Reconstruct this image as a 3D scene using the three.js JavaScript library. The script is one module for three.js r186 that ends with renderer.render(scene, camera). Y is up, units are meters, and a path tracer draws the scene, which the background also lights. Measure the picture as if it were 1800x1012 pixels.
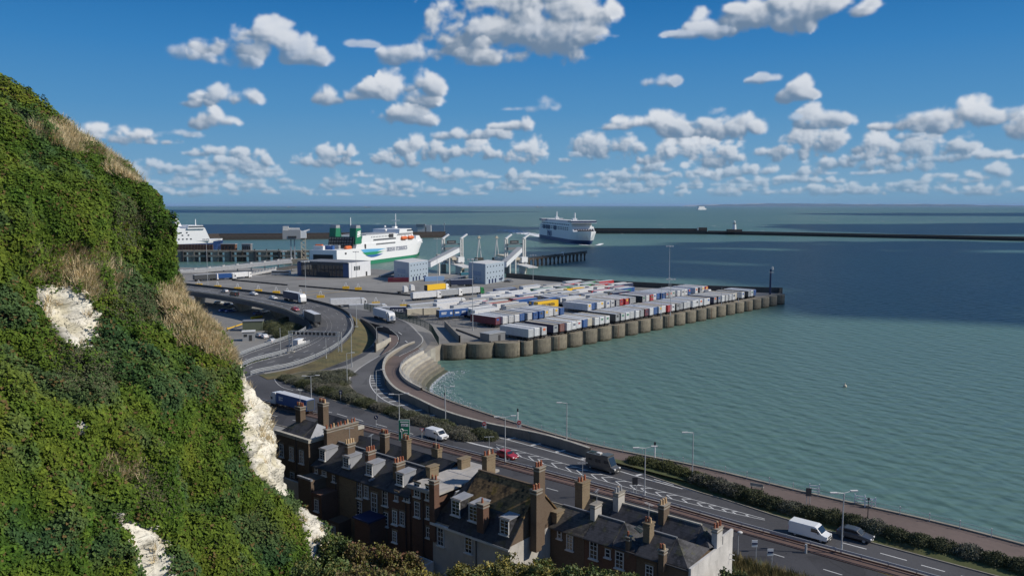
import * as THREE from 'three';
import { mergeGeometries } from 'three/addons/utils/BufferGeometryUtils.js';
import { FontLoader } from 'three/addons/loaders/FontLoader.js';
import { TextGeometry } from 'three/addons/geometries/TextGeometry.js';

// ───────────────────────── camera, sky, sun, exposure ─────────────────────────
const scene = new THREE.Scene();
const EYE = 50, FOCAL = 1400, PITCH = Math.atan(145 / FOCAL);
const camera = new THREE.PerspectiveCamera(2 * Math.atan(506 / FOCAL) * 180 / Math.PI, 1800 / 1012, 0.5, 120000);
camera.position.set(0, EYE, 0);
camera.rotation.x = -PITCH;
camera.updateMatrixWorld();
const renderer = new THREE.WebGLRenderer({ antialias: true });
renderer.toneMapping = THREE.LinearToneMapping;
renderer.toneMappingExposure = 0.91;
renderer.shadowMap.enabled = true;

const SUN_EL = 37 * Math.PI / 180, SUN_AZ = 6 * Math.PI / 180;      // from the sea side, a little towards the viewer
const SUN = new THREE.Vector3(Math.cos(SUN_EL) * Math.cos(SUN_AZ), Math.sin(SUN_EL), Math.cos(SUN_EL) * Math.sin(SUN_AZ));
const sun = new THREE.DirectionalLight(new THREE.Color(1, 0.93, 0.83), 4.9);
sun.position.copy(SUN).multiplyScalar(900).add(new THREE.Vector3(0, 0, -300));
sun.target.position.set(0, 0, -300);
sun.castShadow = true;
sun.shadow.mapSize.set(4096, 4096);
Object.assign(sun.shadow.camera, { left: -700, right: 700, top: 700, bottom: -700, near: 10, far: 2500 });
sun.shadow.radius = 1.5;
scene.add(sun, sun.target);

// ───────────────────────── random numbers and noise ─────────────────────────
function rng(seed) { let a = seed >>> 0; return () => { a = (a + 0x6D2B79F5) | 0; let t = Math.imul(a ^ (a >>> 15), 1 | a); t = (t + Math.imul(t ^ (t >>> 7), 61 | t)) ^ t; return ((t ^ (t >>> 14)) >>> 0) / 4294967296; }; }
const NT = new Float32Array(4096); { const r = rng(77); for (let i = 0; i < 4096; i++) NT[i] = r() * 2 - 1; }
const hsh = (x, y, z) => NT[(Math.imul(x, 374761393) ^ Math.imul(y, 668265263) ^ Math.imul(z, 1274126177)) >>> 7 & 4095];
function vn(x, y, z) {
  const X = Math.floor(x), Y = Math.floor(y), Z = Math.floor(z); let a = x - X, b = y - Y, c = z - Z;
  a = a * a * (3 - 2 * a); b = b * b * (3 - 2 * b); c = c * c * (3 - 2 * c);
  const l = (p, q, t) => p + (q - p) * t;
  return l(l(l(hsh(X, Y, Z), hsh(X + 1, Y, Z), a), l(hsh(X, Y + 1, Z), hsh(X + 1, Y + 1, Z), a), b),
    l(l(hsh(X, Y, Z + 1), hsh(X + 1, Y, Z + 1), a), l(hsh(X, Y + 1, Z + 1), hsh(X + 1, Y + 1, Z + 1), a), b), c);
}
function fbm(x, y, z, o = 4) { let s = 0, k = 0.5; for (let i = 0; i < o; i++) { s += k * vn(x, y, z); x = x * 2.03 + 7.1; y = y * 2.03 + 3.7; z = z * 2.03 + 1.3; k *= 0.5; } return s; }
const sst = (a, b, x) => { const t = Math.min(1, Math.max(0, (x - a) / (b - a))); return t * t * (3 - 2 * t); };
const mix = (a, b, t) => a + (b - a) * t;

// ───────────────────────── the sky: air and fair-weather cumulus ─────────────────────────
{
  const W = 4096, Hh = 2048, data = new Float32Array(W * Hh * 4);
  const PPD = W / 360;                                   // texels per degree
  const S = new Float32Array(W * Hh), B = new Float32Array(W * Hh), HZ = new Float32Array(W * Hh);   // cloud shape, height within the cloud, thinness
  // a cloud is a row of puffs with a flat base; az, el, width and height in degrees
  const R = rng(5);
  function puff(az, el, r, ry, baseEl, topEl, thin) {
    const x0 = Math.floor((az - r * 1.5 + 180) * PPD), x1 = Math.ceil((az + r * 1.5 + 180) * PPD);
    const y0 = Math.max(1025, Math.floor((el - ry * 1.5 + 90) * PPD)), y1 = Math.min(Hh - 1, Math.ceil((el + ry * 1.5 + 90) * PPD));
    for (let y = y0; y <= y1; y++) for (let x = x0; x <= x1; x++) {
      const i = y * W + ((x % W) + W) % W, a = (x + 0.5) / PPD - 180, e = (y + 0.5) / PPD - 90;
      const dx = (a - az) / r; let dy = (e - el) / ry; if (e < el) dy *= 1.5;
      const v = 1 - dx * dx - dy * dy;
      if (v > -1.2) {
        const o = S[i], n = o <= -9 ? v : Math.max(o, v) + 0.16 * Math.max(0, 0.6 - Math.abs(o - v));
        if (n > o) { S[i] = n; }
        const h = Math.min(1, Math.max(0, (e - baseEl) / Math.max(0.05, topEl - baseEl)));
        if (v > o || o <= -9) { B[i] = h; HZ[i] = thin; }
      }
    }
  }
  S.fill(-9);
  function cloud(az, el, w, h, n, thin = 0, skew = 0) {   // el: middle
    const base = el - h * 0.5, c = Math.max(0.4, Math.cos(el * Math.PI / 180)); w /= c;
    for (let k = 0; k < n; k++) {
      const t = n === 1 ? 0 : (k + 0.3 + 0.4 * R()) / n * 2 - 1, env = Math.sqrt(Math.max(0.12, 1 - t * t * 0.85)) * (.7 + .5 * R());
      const ry = h * (0.36 + 0.28 * R()) * env, r = Math.max(w / n * (0.62 + 0.3 * R()), ry * 0.95);
      puff(az + t * w * 0.44, base + ry * 0.62 + R() * h * 0.42 * env + skew * t, r, ry, base, base + h, thin);
    }
  }
  // the clouds seen over the harbour: place in the view as bearings
  const CP = Math.cos(PITCH), SP = Math.sin(PITCH);
  const bearing = (u, v) => { const x = (u - 900) / FOCAL, y = -(v - 506) / FOCAL, yy = y * CP - SP, zz = CP + y * SP; return [Math.atan2(x, zz) * 180 / Math.PI, Math.atan2(yy, Math.hypot(x, zz)) * 180 / Math.PI]; };
  const D = 180 / Math.PI / FOCAL;
  const seen = [
    [905, 30, 300, 150, 9, 0], [735, 88, 120, 46, 4, .15], [960, 10, 170, 120, 5, 0], [840, 85, 200, 60, 5, 0],
    [455, 78, 240, 58, 7, .12], [385, 100, 120, 40, 4, .25], [325, 88, 40, 44, 2, .45], [530, 85, 80, 50, 3, .2], [400, 70, 90, 18, 3, .5],
    [1400, 14, 240, 62, 7, .05], [1255, 50, 70, 40, 3, .15], [1200, 58, 60, 20, 3, .3], [1480, 5, 120, 30, 3, .1],
    [400, 166, 100, 34, 4, .15], [372, 207, 76, 34, 3, .05], [315, 234, 60, 16, 3, .5], [350, 178, 40, 20, 2, .1], [1065, 62, 48, 12, 3, .5],
    [670, 165, 205, 44, 7, .05], [715, 198, 118, 46, 4, .05], [740, 148, 70, 44, 3, .05],
    [1347, 136, 62, 22, 3, .3], [1402, 160, 64, 32, 4, .1], [1162, 141, 62, 26, 3, .35], [630, 78, 46, 14, 2, .55], [955, 192, 60, 24, 3, .5], [897, 217, 84, 34, 4, .05], [905, 190, 40, 8, 2, .6],
    [395, 268, 120, 20, 5, .2], [420, 292, 130, 26, 6, .2], [545, 282, 84, 28, 4, .15], [598, 272, 70, 36, 4, .1], [690, 276, 90, 32, 4, .1], [750, 262, 100, 40, 5, .05],
    [835, 236, 140, 26, 6, .12], [830, 266, 90, 36, 4, .08], [925, 272, 80, 42, 4, .1], [1070, 250, 130, 58, 6, .1], [1015, 275, 70, 22, 3, .3], [1195, 225, 96, 44, 5, .03], [1290, 222, 104, 54, 5, .03],
    [1215, 268, 170, 34, 6, .15], [1370, 262, 84, 40, 4, .1], [1440, 248, 150, 52, 6, .05], [1540, 266, 96, 50, 5, .08], [1500, 285, 110, 30, 5, .2], [1600, 238, 40, 14, 2, .4], [1650, 215, 80, 40, 4, .05], [1650, 258, 90, 60, 4, .15],
    [290, 296, 80, 22, 4, .35], [270, 238, 40, 10, 2, .6], [1410, 212, 36, 14, 2, .5],
  ];
  for (const [u, v, w, h, n, thin] of seen) { const [a, e] = bearing(u, v); cloud(a, e, w * D, h * D, n, thin); }
  // the rank of small clouds towards the horizon goes all the way round; larger ones drift outside the view as well
  for (let k = 0; k < 900; k++) { const e = 0.8 + 2.7 * R() * R(); cloud(R() * 360 - 180, e, (1.2 + 3.6 * R()) * (0.5 + e * 0.22), (0.4 + 0.8 * R()) * (0.45 + e * 0.22), 4, 0.12 + 0.35 * R()); }
  for (let k = 0; k < 330; k++) { const a = R() * 360 - 180, e = 3 + 3 * R(); const keep = Math.abs(a) > 34 || R() < 0.08; const w = 3 + 5 * R(), h = 0.8 + 1.6 * R(), t = 0.1 * R(); if (keep) cloud(a, e, w, h, 5, t); }
  for (let k = 0; k < 90; k++) { const a = R() * 360 - 180, e = 7 + 40 * R() * R() + 6 * R(); if (Math.abs(a) < 35 && e < 19) continue; const sc = 0.5 + e / 26; cloud(a, e, (5 + 8 * R()) * sc, (1.8 + 2.4 * R()) * sc, 7, 0.15 * R()); }
  // colour: the air by height, then the clouds, lit from the sun's side
  const air = [[0, .20, .385, .57], [1.6, .205, .40, .60], [4, .15, .36, .60], [6.5, .095, .305, .585], [10.5, .046, .235, .545], [14.5, .018, .165, .455], [25, .012, .125, .38], [50, .010, .10, .32], [90, .010, .09, .30]];
  const billow = (x, y, z, o) => { let q = 0, k = .5; for (let i = 0; i < o; i++) { q += k * (Math.abs(vn(x, y, z)) * 2.2 - .55); x = x * 2.07 + 5.3; y = y * 2.07 + 1.9; z += 3.1; k *= .45; } return q; };
  const VV = new Float32Array(W * Hh).fill(-3), ED = new Float32Array(W * Hh);
  for (let y = 1025; y < Hh; y++) { const el = (y + 0.5) / PPD - 90; for (let x = 0; x < W; x++) { const i = y * W + x; if (S[i] < -1.2) continue; const az = (x + .5) / PPD - 180, wl = sst(7, 3, el), wh = 1 - wl; let n = 0, e = 0;
    if (wl > 0) { const wx = fbm(az * .9, el * 1.3, 21, 2) * .35; n += wl * (billow(az * 1.25 + wx, el * 1.35, 3.3, 3) * 1.15 + fbm(az * 1.9 + wx, el * 2.2, 9, 5) * 1.35); e += wl * fbm(az * 2.2, el * 3.6, 31, 3); }
    if (wh > 0) { const wx = fbm(az * .4, el * .6, 25, 2) * .8; n += wh * (billow(az * .55 + 40 + wx, el * .6, 6.1, 3) * 1.0 + fbm(az * .85 + wx, el * 1.0, 5, 6) * 1.5); e += wh * fbm(az * 1.1, el * 1.7, 35, 4); }
    VV[i] = S[i] * .88 + n * 1.12 + .06; ED[i] = e; } }
  const at2 = (x, y, dx, dy) => VV[Math.min(Hh - 1, Math.max(1025, Math.round(y + dy * PPD))) * W + ((Math.round(x + dx * PPD) % W) + W) % W];
  for (let y = 0; y < Hh; y++) {
    const el = (y + 0.5) / PPD - 90; let a0 = air[0], a1 = air[0], t = 0;
    for (let k = 0; k + 1 < air.length; k++) if (el >= air[k][0] && el <= air[k + 1][0]) { a0 = air[k]; a1 = air[k + 1]; t = (el - a0[0]) / (a1[0] - a0[0]); }
    const cr = mix(a0[1], a1[1], t), cg = mix(a0[2], a1[2], t), cb = mix(a0[3], a1[3], t), sc = .35 + Math.min(1.3, el / 9);
    for (let x = 0; x < W; x++) {
      const i = y * W + x, o = i * 4; let r = cr, g = cg, b = cb;
      if (VV[i] > -.6) {
        const v = VV[i], thin = Math.min(.95, HZ[i] + .25 * Math.max(0, ED[i])); const al = sst(-0.30 + thin * 0.25 + ED[i] * .5, 0.62 + thin * .9, v) * (1 - thin * 0.72);
        if (al > 0.002) {
          const big = v - at2(x, y, .60 * sc, .38 * sc), sm = v - at2(x, y, .16 * sc, .14 * sc);
          let lit = .37 + big * .27 + sm * .40 + (B[i] - .45) * .95 + (1 - al) * .12; lit = sst(-.15, 1.1, lit); lit *= 1 - .40 * sst(.5, 1.5, v) * (1 - B[i]);
          const hz = Math.exp(-el / 2.4) * 0.55; let R0 = mix(.165, .80, lit), G0 = mix(.25, .83, lit), B0 = mix(.37, .88, lit);
          R0 = mix(R0, cr * 1.15, hz); G0 = mix(G0, cg * 1.1, hz); B0 = mix(B0, cb * 1.05, hz);
          r = mix(r, R0, al); g = mix(g, G0, al); b = mix(b, B0, al);
        }
      }
      data[o] = r; data[o + 1] = g; data[o + 2] = b; data[o + 3] = 1;
    }
  }
  // turn the map so that its middle column (az 0) looks along -z
  const turned = new Float32Array(data.length), shift = Math.round(W * 0.25);
  for (let y = 0; y < Hh; y++) for (let x = 0; x < W; x++) { const s = (y * W + ((x + shift) % W)) * 4, d = (y * W + x) * 4; for (let k = 0; k < 4; k++) turned[d + k] = data[s + k]; }
  const tex = new THREE.DataTexture(turned, W, Hh, THREE.RGBAFormat, THREE.FloatType);
  tex.mapping = THREE.EquirectangularReflectionMapping; tex.magFilter = THREE.LinearFilter; tex.minFilter = THREE.LinearFilter; tex.wrapS = THREE.RepeatWrapping;
  tex.needsUpdate = true;
  scene.background = tex; scene.environment = tex;
}

// ───────────────────────── surveying: a bearing in the view met with a level ─────────────────────────
const V3 = (x, y, z) => new THREE.Vector3(x, y, z);
function ray(u, v) { const x = (u - 900) / FOCAL, y = -(v - 506) / FOCAL, c = Math.cos(PITCH), s = Math.sin(PITCH); return V3(x, y * c - s, -c - y * s); }
function at(u, v, e = 5) { const r = ray(u, v), k = (e - EYE) / r.y; return V3(r.x * k, e, r.z * k); }
function atDepth(u, v, d) { const r = ray(u, v), k = -d / r.z; return V3(r.x * k, EYE + r.y * k, r.z * k); }
function hit(u, v, p, n) { const r = ray(u, v), o = V3(0, EYE, 0), k = p.clone().sub(o).dot(n) / r.dot(n); return o.addScaledVector(r, k); }

// ───────────────────────── naming ─────────────────────────
const used = new Map();
function numbered(n) { const k = used.get(n) || 0; used.set(n, k + 1); return k ? `${n}_${String(k).padStart(3, '0')}` : n; }
function tag(o, label, category, group, kind) { if (label) o.userData.label = label; if (category) o.userData.category = category; if (group) o.userData.group = group; if (kind) o.userData.kind = kind; return o; }
function shade(o) { o.traverse(m => { if (m.isMesh) { m.castShadow = true; m.receiveShadow = true; } }); return o; }
function thing(name, label, category, pos = V3(0, 0, 0), turn = 0, group) { const o = new THREE.Group(); o.name = numbered(name); o.position.copy(pos); o.rotation.y = turn; tag(o, label, category, group); scene.add(o); return o; }
function part(parent, name, geo, mat, pos, turn) { const m = new THREE.Mesh(Array.isArray(geo) ? merge(geo) : geo, mat); m.name = name; if (pos) m.position.copy(pos); if (turn) m.rotation.y = turn; m.castShadow = m.receiveShadow = true; parent.add(m); return m; }
function solo(name, label, category, geo, mat, pos, turn, group) { const m = part(scene, numbered(name), geo, mat, pos, turn); return tag(m, label, category, group); }
function struct(name, geo, mat, label) { const m = part(scene, numbered(name), geo, mat); m.userData.kind = 'structure'; if (label) m.userData.label = label; return m; }
function stuff(name, label, category, o) { o.name = numbered(name); tag(o, label, category, null, 'stuff'); o.castShadow = o.receiveShadow = true; scene.add(o); return o; }
function dup(root, pos, turn, label, group) { const r = root.clone(); r.name = numbered(root.userData.base || root.name.replace(/_\d{3}$/, '')); r.userData = { ...root.userData }; scene.add(r); if (pos) r.position.copy(pos); if (turn !== undefined) r.rotation.y = turn; if (label) r.userData.label = label; if (group) r.userData.group = group; return r; }

// ───────────────────────── geometry ─────────────────────────
function merge(list) {
  const g = list.filter(Boolean).map(x => x.index ? x.toNonIndexed() : x);
  for (const x of g) { for (const k of Object.keys(x.attributes)) if (!['position', 'normal', 'uv'].includes(k)) x.deleteAttribute(k); if (!x.attributes.uv) x.setAttribute('uv', new THREE.BufferAttribute(new Float32Array(x.attributes.position.count * 2), 2)); }
  return g.length === 1 ? g[0] : mergeGeometries(g, false);
}
function bx(w, h, d, x = 0, y = 0, z = 0, ry = 0, rz = 0, rx = 0) {        // centred, uv in metres
  const g = new THREE.BoxGeometry(w, h, d), uv = g.attributes.uv, s = [[d, h], [d, h], [w, d], [w, d], [w, h], [w, h]];
  for (let f = 0; f < 6; f++) for (let k = 0; k < 4; k++) uv.setXY(f * 4 + k, uv.getX(f * 4 + k) * s[f][0], uv.getY(f * 4 + k) * s[f][1]);
  if (rx) g.rotateX(rx); if (rz) g.rotateZ(rz); if (ry) g.rotateY(ry);
  return g.translate(x, y, z);
}
function cy(r0, r1, h, x = 0, y = 0, z = 0, n = 10, open = false) { return new THREE.CylinderGeometry(r1, r0, h, n, 1, open).translate(x, y + h / 2, z); }   // base at y
function bar(a, b, w, h = w) { const d = b.clone().sub(a), L = d.length(), g = bx(w, h, L); g.lookAt(d.normalize()); return g.translate((a.x + b.x) / 2, (a.y + b.y) / 2, (a.z + b.z) / 2); }
function rod(a, b, r0, r1 = r0, n = 6) { const d = b.clone().sub(a), L = d.length(), g = new THREE.CylinderGeometry(r1, r0, L, n); g.applyQuaternion(new THREE.Quaternion().setFromUnitVectors(V3(0, 1, 0), d.normalize())); return g.translate((a.x + b.x) / 2, (a.y + b.y) / 2, (a.z + b.z) / 2); }
function profile(pts, width, bevel = 0) {            // outline in x (length), y (height), thickness along z, centred
  const s = new THREE.Shape(pts.map(p => new THREE.Vector2(p[0], p[1])));
  const g = new THREE.ExtrudeGeometry(s, { depth: width - 2 * bevel, bevelEnabled: bevel > 0, bevelThickness: bevel, bevelSize: bevel, bevelOffset: -bevel, bevelSegments: 2, steps: 1 });
  return g.translate(0, 0, -(width - 2 * bevel) / 2);
}
function poly(pts, y0, y1) {                           // plan outline (Vector3 list, x and z used) raised from y0 to y1
  const s = new THREE.Shape(pts.map(p => new THREE.Vector2(p.x, -p.z)));
  return new THREE.ExtrudeGeometry(s, { depth: y1 - y0, bevelEnabled: false }).rotateX(-Math.PI / 2).translate(0, y0, 0);
}
function sheet(pts, dy = 0) {                          // a surface through points that may differ in height, facing up
  const c = pts.map(p => new THREE.Vector2(p.x, -p.z)), tri = THREE.ShapeUtils.triangulateShape(c, []), pos = [], uv = [];
  for (const p of pts) { pos.push(p.x, p.y + dy, p.z); uv.push(p.x, p.z); }
  const g = new THREE.BufferGeometry(); g.setAttribute('position', new THREE.Float32BufferAttribute(pos, 3)); g.setAttribute('uv', new THREE.Float32BufferAttribute(uv, 2));
  const idx = []; for (const [a, b, d] of tri) { const ar = (c[b].x - c[a].x) * (c[d].y - c[a].y) - (c[b].y - c[a].y) * (c[d].x - c[a].x); ar > 0 ? idx.push(a, b, d) : idx.push(a, d, b); }
  g.setIndex(idx); g.computeVertexNormals(); return g;
}
function smooth(pts, step, closed = false) { const c = new THREE.CatmullRomCurve3(pts, closed, 'centripetal'); const n = Math.max(2, Math.round(c.getLength() / step)); return c.getSpacedPoints(n); }
function ribbon(L, Rr, dy = 0, thick = 0) {            // between two lists of equal length
  const n = L.length, pos = [], uv = [], idx = [];
  const put = (p, y) => { pos.push(p.x, y, p.z); uv.push(p.x, p.z); return pos.length / 3 - 1; };
  for (let i = 0; i < n; i++) { put(L[i], L[i].y + dy); put(Rr[i], Rr[i].y + dy); }
  for (let i = 0; i + 1 < n; i++) { const a = 2 * i; idx.push(a, a + 1, a + 2, a + 1, a + 3, a + 2); }
  if (thick) {
    const side = (P) => { const s0 = pos.length / 3; let run = 0; for (let i = 0; i < n; i++) { if (i) run += P[i].distanceTo(P[i - 1]); const t = typeof thick === 'function' ? thick(P[i]) : thick; pos.push(P[i].x, P[i].y + dy, P[i].z); uv.push(run, P[i].y); pos.push(P[i].x, P[i].y + dy - t, P[i].z); uv.push(run, P[i].y - t); } for (let i = 0; i + 1 < n; i++) { const a = s0 + 2 * i; idx.push(a, a + 1, a + 2, a + 1, a + 3, a + 2); } };
    side(L); side(Rr);
    const s0 = pos.length / 3; for (let i = 0; i < n; i++) for (const P of [L, Rr]) { const t = typeof thick === 'function' ? thick(P[i]) : thick; pos.push(P[i].x, P[i].y + dy - t, P[i].z); uv.push(P[i].x, P[i].z); } for (let i = 0; i + 1 < n; i++) { const a = s0 + 2 * i; idx.push(a, a + 2, a + 1, a + 1, a + 2, a + 3); }
  }
  const g = new THREE.BufferGeometry(); g.setAttribute('position', new THREE.Float32BufferAttribute(pos, 3)); g.setAttribute('uv', new THREE.Float32BufferAttribute(uv, 2)); g.setIndex(idx);
  const h = g.toNonIndexed(); h.computeVertexNormals(); return h;
}
function side(pts, off) { const out = []; for (let i = 0; i < pts.length; i++) { const a = pts[Math.max(0, i - 1)], b = pts[Math.min(pts.length - 1, i + 1)], d = V3(b.x - a.x, 0, b.z - a.z).normalize(); out.push(V3(pts[i].x - d.z * off, pts[i].y, pts[i].z + d.x * off)); } return out; }   // off > 0: to the right of travel
function line(pts, w, dy) { return ribbon(side(pts, -w / 2), side(pts, w / 2), dy); }
function wallAlong(pts, w, h, y0 = 0) { const up = pts.map(p => V3(p.x, p.y + y0 + h, p.z)); return ribbon(side(up, -w / 2), side(up, w / 2), 0, h); }
const PX = (list, e = 5) => list.map(p => at(p[0], p[1], p[2] === undefined ? e : p[2]));

// ───────────────────────── materials ─────────────────────────
function texture(n, fn, srgb = true, repeat = 1) {   // fn(i, j, n) -> [r, g, b] linear 0..1 or one number; tiles
  const d = new Uint8Array(n * n * 4), en = c => Math.round(255 * Math.min(1, Math.max(0, srgb ? (c <= 0.0031308 ? 12.92 * c : 1.055 * Math.pow(c, 1 / 2.4) - 0.055) : c)));
  for (let j = 0; j < n; j++) for (let i = 0; i < n; i++) { const c = fn(i, j, n), o = (j * n + i) * 4; if (typeof c === 'number') { d[o] = d[o + 1] = d[o + 2] = en(c); } else { d[o] = en(c[0]); d[o + 1] = en(c[1]); d[o + 2] = en(c[2]); } d[o + 3] = 255; }
  const t = new THREE.DataTexture(d, n, n, THREE.RGBAFormat); t.wrapS = t.wrapT = THREE.RepeatWrapping; t.magFilter = THREE.LinearFilter; t.minFilter = THREE.LinearMipmapLinearFilter; t.generateMipmaps = true;
  if (srgb) t.colorSpace = THREE.SRGBColorSpace; t.repeat.set(repeat, repeat); t.needsUpdate = true; return t;
}
// noise that tiles over n texels, with p periods across
function tn(i, j, n, p, seed = 0) { const x = i / n * p, y = j / n * p, X = Math.floor(x), Y = Math.floor(y); let a = x - X, b = y - Y; a = a * a * (3 - 2 * a); b = b * b * (3 - 2 * b); const w = k => ((k % p) + p) % p, h = (q, r) => hsh(w(q) + 13 * seed, w(r) + 7, seed + p); return mix(mix(h(X, Y), h(X + 1, Y), a), mix(h(X, Y + 1), h(X + 1, Y + 1), a), b); }
function tf(i, j, n, p, seed = 0, o = 4) { let s = 0, k = .5; for (let q = 0; q < o; q++) { s += k * tn(i, j, n, p, seed + q); p *= 2; k *= .55; } return s; }
const col = (r, g, b) => new THREE.Color().setRGB(r, g, b);
function mat(c, rough = 0.8, o = {}) { return new THREE.MeshStandardMaterial({ color: col(...c), roughness: rough, ...o }); }
const T = {};
T.asphalt = texture(1024, (i, j, n) => { const a = tf(i, j, n, 6, 1, 4), f = tn(i, j, n, 256, 4), c = tn(i, j, n, 3, 9); const px = Math.floor(i / n * 7 + .35 * tn(i, j, n, 5, 33)), py = Math.floor(j / n * 5), patch = hsh(px, py, 19) > .62 ? -.22 : 0, tar = Math.abs(tf(i, j, n, 4, 45, 4)) < .006 ? -.35 : 0; const v = 0.82 + 0.26 * a + 0.12 * f + 0.12 * c + patch + tar; return [v, v, v * 1.01]; }, true, 1 / 38);
T.apron = texture(1024, (i, j, n) => { const a = tf(i, j, n, 5, 11, 5), s = sst(0.15, 0.5, tf(i, j, n, 9, 21, 4)), f = tn(i, j, n, 256, 4), streak = tn(i * 1, Math.floor(j / 1), n, 24, 31); const v = 0.80 + 0.26 * a - 0.16 * s + 0.06 * f + 0.04 * streak; return [v, v * 0.995, v * 0.975]; }, true, 1 / 120);
T.concrete = texture(512, (i, j, n) => { const a = tf(i, j, n, 5, 41, 4), d = sst(0.1, 0.5, tf(i, j * 0.25, n, 12, 51, 3)), f = tn(i, j, n, 128, 2); const v = 0.82 + 0.22 * a - 0.14 * d + 0.06 * f; return [v, v * 0.98, v * 0.94]; }, true, 1 / 9);
T.brick = texture(512, (i, j, n) => { const row = Math.floor(j / n * 40), y = j / n * 40 - row, X = i / n * 13.333 * 1.2 + (row % 2) * .5, k = Math.floor(X % 16), x = X - Math.floor(X); const m = (y < .14 || x < .05) ? 1 : 0, t = hsh(k, row, 3) * .28 + 1 + .35 * tf(i, j, n, 4, 61, 3); return m ? [1.05, 1.1, 1.15] : [t, t * (0.94 + .06 * hsh(row, k, 8)), t * .92]; }, true, 1 / 3.2);
T.slate = texture(512, (i, j, n) => { const row = Math.floor(j / n * 20), y = j / n * 20 - row, X = i / n * 16 + (row % 2) * .5, k = Math.floor(X) % 16, x = X - Math.floor(X); const e = (y < .1 || x < .06) ? .45 : 1, t = .85 + .42 * hsh(k, row, 5) + .75 * tf(i, j, n, 4, 71, 4), ms = sst(.16, .4, tf(i, j, n, 6, 201, 4)), li = hsh(k * 3, row, 15) > .93 ? .7 : 0; return [(t + li) * e * (1 + .55 * ms), (t + li) * e * (1 + .62 * ms), (t + li * 1.05) * e * (1 - .25 * ms)]; }, true, 1 / 5);
T.chalk = texture(512, (i, j, n) => { const a = tf(i, j, n, 7, 81, 5), pit = sst(0.30, 0.42, tf(i, j, n, 46, 191, 3)), st = sst(.18, .5, tf(i, j, n, 4, 101, 4)); const bed = Math.abs(((j / n * 9 + .5 * tn(i, j, n, 4, 77)) % 1) - .5) < .035 && tn(i, j, n, 30, 88) > -.1 ? .4 : 0, crack = Math.abs(tf(i, j, n, 6, 211, 4)) < .012 ? .3 : 0; const v = 0.86 + 0.26 * a; const k = 1 - .34 * pit - bed * .8 - crack * .7; return [v * k * (1 - .12 * st), v * k * (0.975 - .14 * st), v * k * (.90 - .22 * st)]; }, true, 1 / 7);
T.chalkBump = texture(512, (i, j, n) => .5 + .5 * tf(i, j, n, 9, 81, 5) - .3 * sst(.26, .4, tf(i, j, n, 22, 91, 3)), false, 1 / 7);
T.soil = texture(512, (i, j, n) => { const a = tf(i, j, n, 9, 111, 5), b = tn(i, j, n, 4, 121), f = tn(i, j, n, 128, 3); return [0.85 + .4 * a + .12 * f + .1 * b, .85 + .38 * a + .12 * f - .04 * b, .85 + .3 * a + .1 * f]; }, true, 1 / 16);
T.fine = texture(256, (i, j, n) => { const v = .9 + .16 * tf(i, j, n, 6, 131, 4) + .05 * tn(i, j, n, 64, 5); return [v, v, v]; }, true, 1 / 4);
const M = {
  apron: mat([.26, .252, .238], .92, { map: T.apron }), road: mat([.068, .068, .073], .9, { map: T.asphalt }), roadOld: mat([.105, .104, .105], .9, { map: T.asphalt }), lane: mat([.050, .050, .056], .9, { map: T.asphalt }),
  paint: mat([.62, .62, .60], .7, { map: T.fine }), yellowPaint: mat([.55, .36, .05], .7, { map: T.fine }), redPaint: mat([.35, .08, .07], .8, { map: T.fine }),
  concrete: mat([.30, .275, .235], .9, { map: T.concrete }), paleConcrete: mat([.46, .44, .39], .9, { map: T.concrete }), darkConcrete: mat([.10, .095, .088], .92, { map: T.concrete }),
  prom: mat([.16, .118, .103], .92, { map: T.apron }), grassDry: mat([.13, .105, .042], .95, { map: T.soil }), grass: mat([.075, .085, .026], .95, { map: T.soil }), soil: mat([.085, .07, .05], .95, { map: T.soil }),
  white: mat([.78, .78, .77], .45), offwhite: mat([.66, .65, .62], .6, { map: T.fine }), cream: mat([.62, .55, .42], .7, { map: T.fine }), grey: mat([.30, .31, .32], .6), midgrey: mat([.17, .175, .185], .6), dark: mat([.035, .036, .04], .7), black: mat([.012, .012, .013], .75),
  steel: mat([.42, .44, .45], .45, { metalness: .6 }), galv: mat([.45, .47, .48], .5, { metalness: .3 }), rust: mat([.16, .075, .045], .85, { map: T.fine }), timber: mat([.10, .075, .055], .9, { map: T.concrete }),
  yellow: mat([.72, .43, .02], .5), red: mat([.42, .02, .025], .4), orange: mat([.62, .13, .03], .5), green: mat([.012, .17, .085], .5), navy: mat([.012, .022, .075], .45), blue: mat([.015, .085, .34], .45), maroon: mat([.13, .012, .025], .5), brownred: mat([.17, .05, .04], .6), silver: mat([.42, .43, .44], .4, { metalness: .4 }),
  glass: new THREE.MeshPhysicalMaterial({ color: col(.02, .025, .03), roughness: .08, clearcoat: 1, clearcoatRoughness: .03 }), tyre: mat([.015, .015, .015], .9),
  terracotta: mat([.30, .095, .045], .8, { map: T.fine }), buffpot: mat([.52, .36, .2], .8), brickBrown: mat([.125, .09, .06], .9, { map: T.brick }), brickRed: mat([.13, .07, .045], .9, { map: T.brick }), brickYellow: mat([.205, .16, .10], .9, { map: T.brick }), render: mat([.52, .50, .47], .85, { map: T.concrete }), renderWhite: mat([.62, .61, .6], .8, { map: T.concrete }),
  slate: mat([.032, .033, .037], .7, { map: T.slate }), slateBrown: mat([.24, .145, .06], .9, { map: T.slate }), slateGrey: mat([.052, .051, .056], .72, { map: T.slate }), lead: mat([.30, .31, .33], .6, { map: T.fine }), felt: mat([.46, .44, .42], .85, { map: T.concrete }),
};

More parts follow.
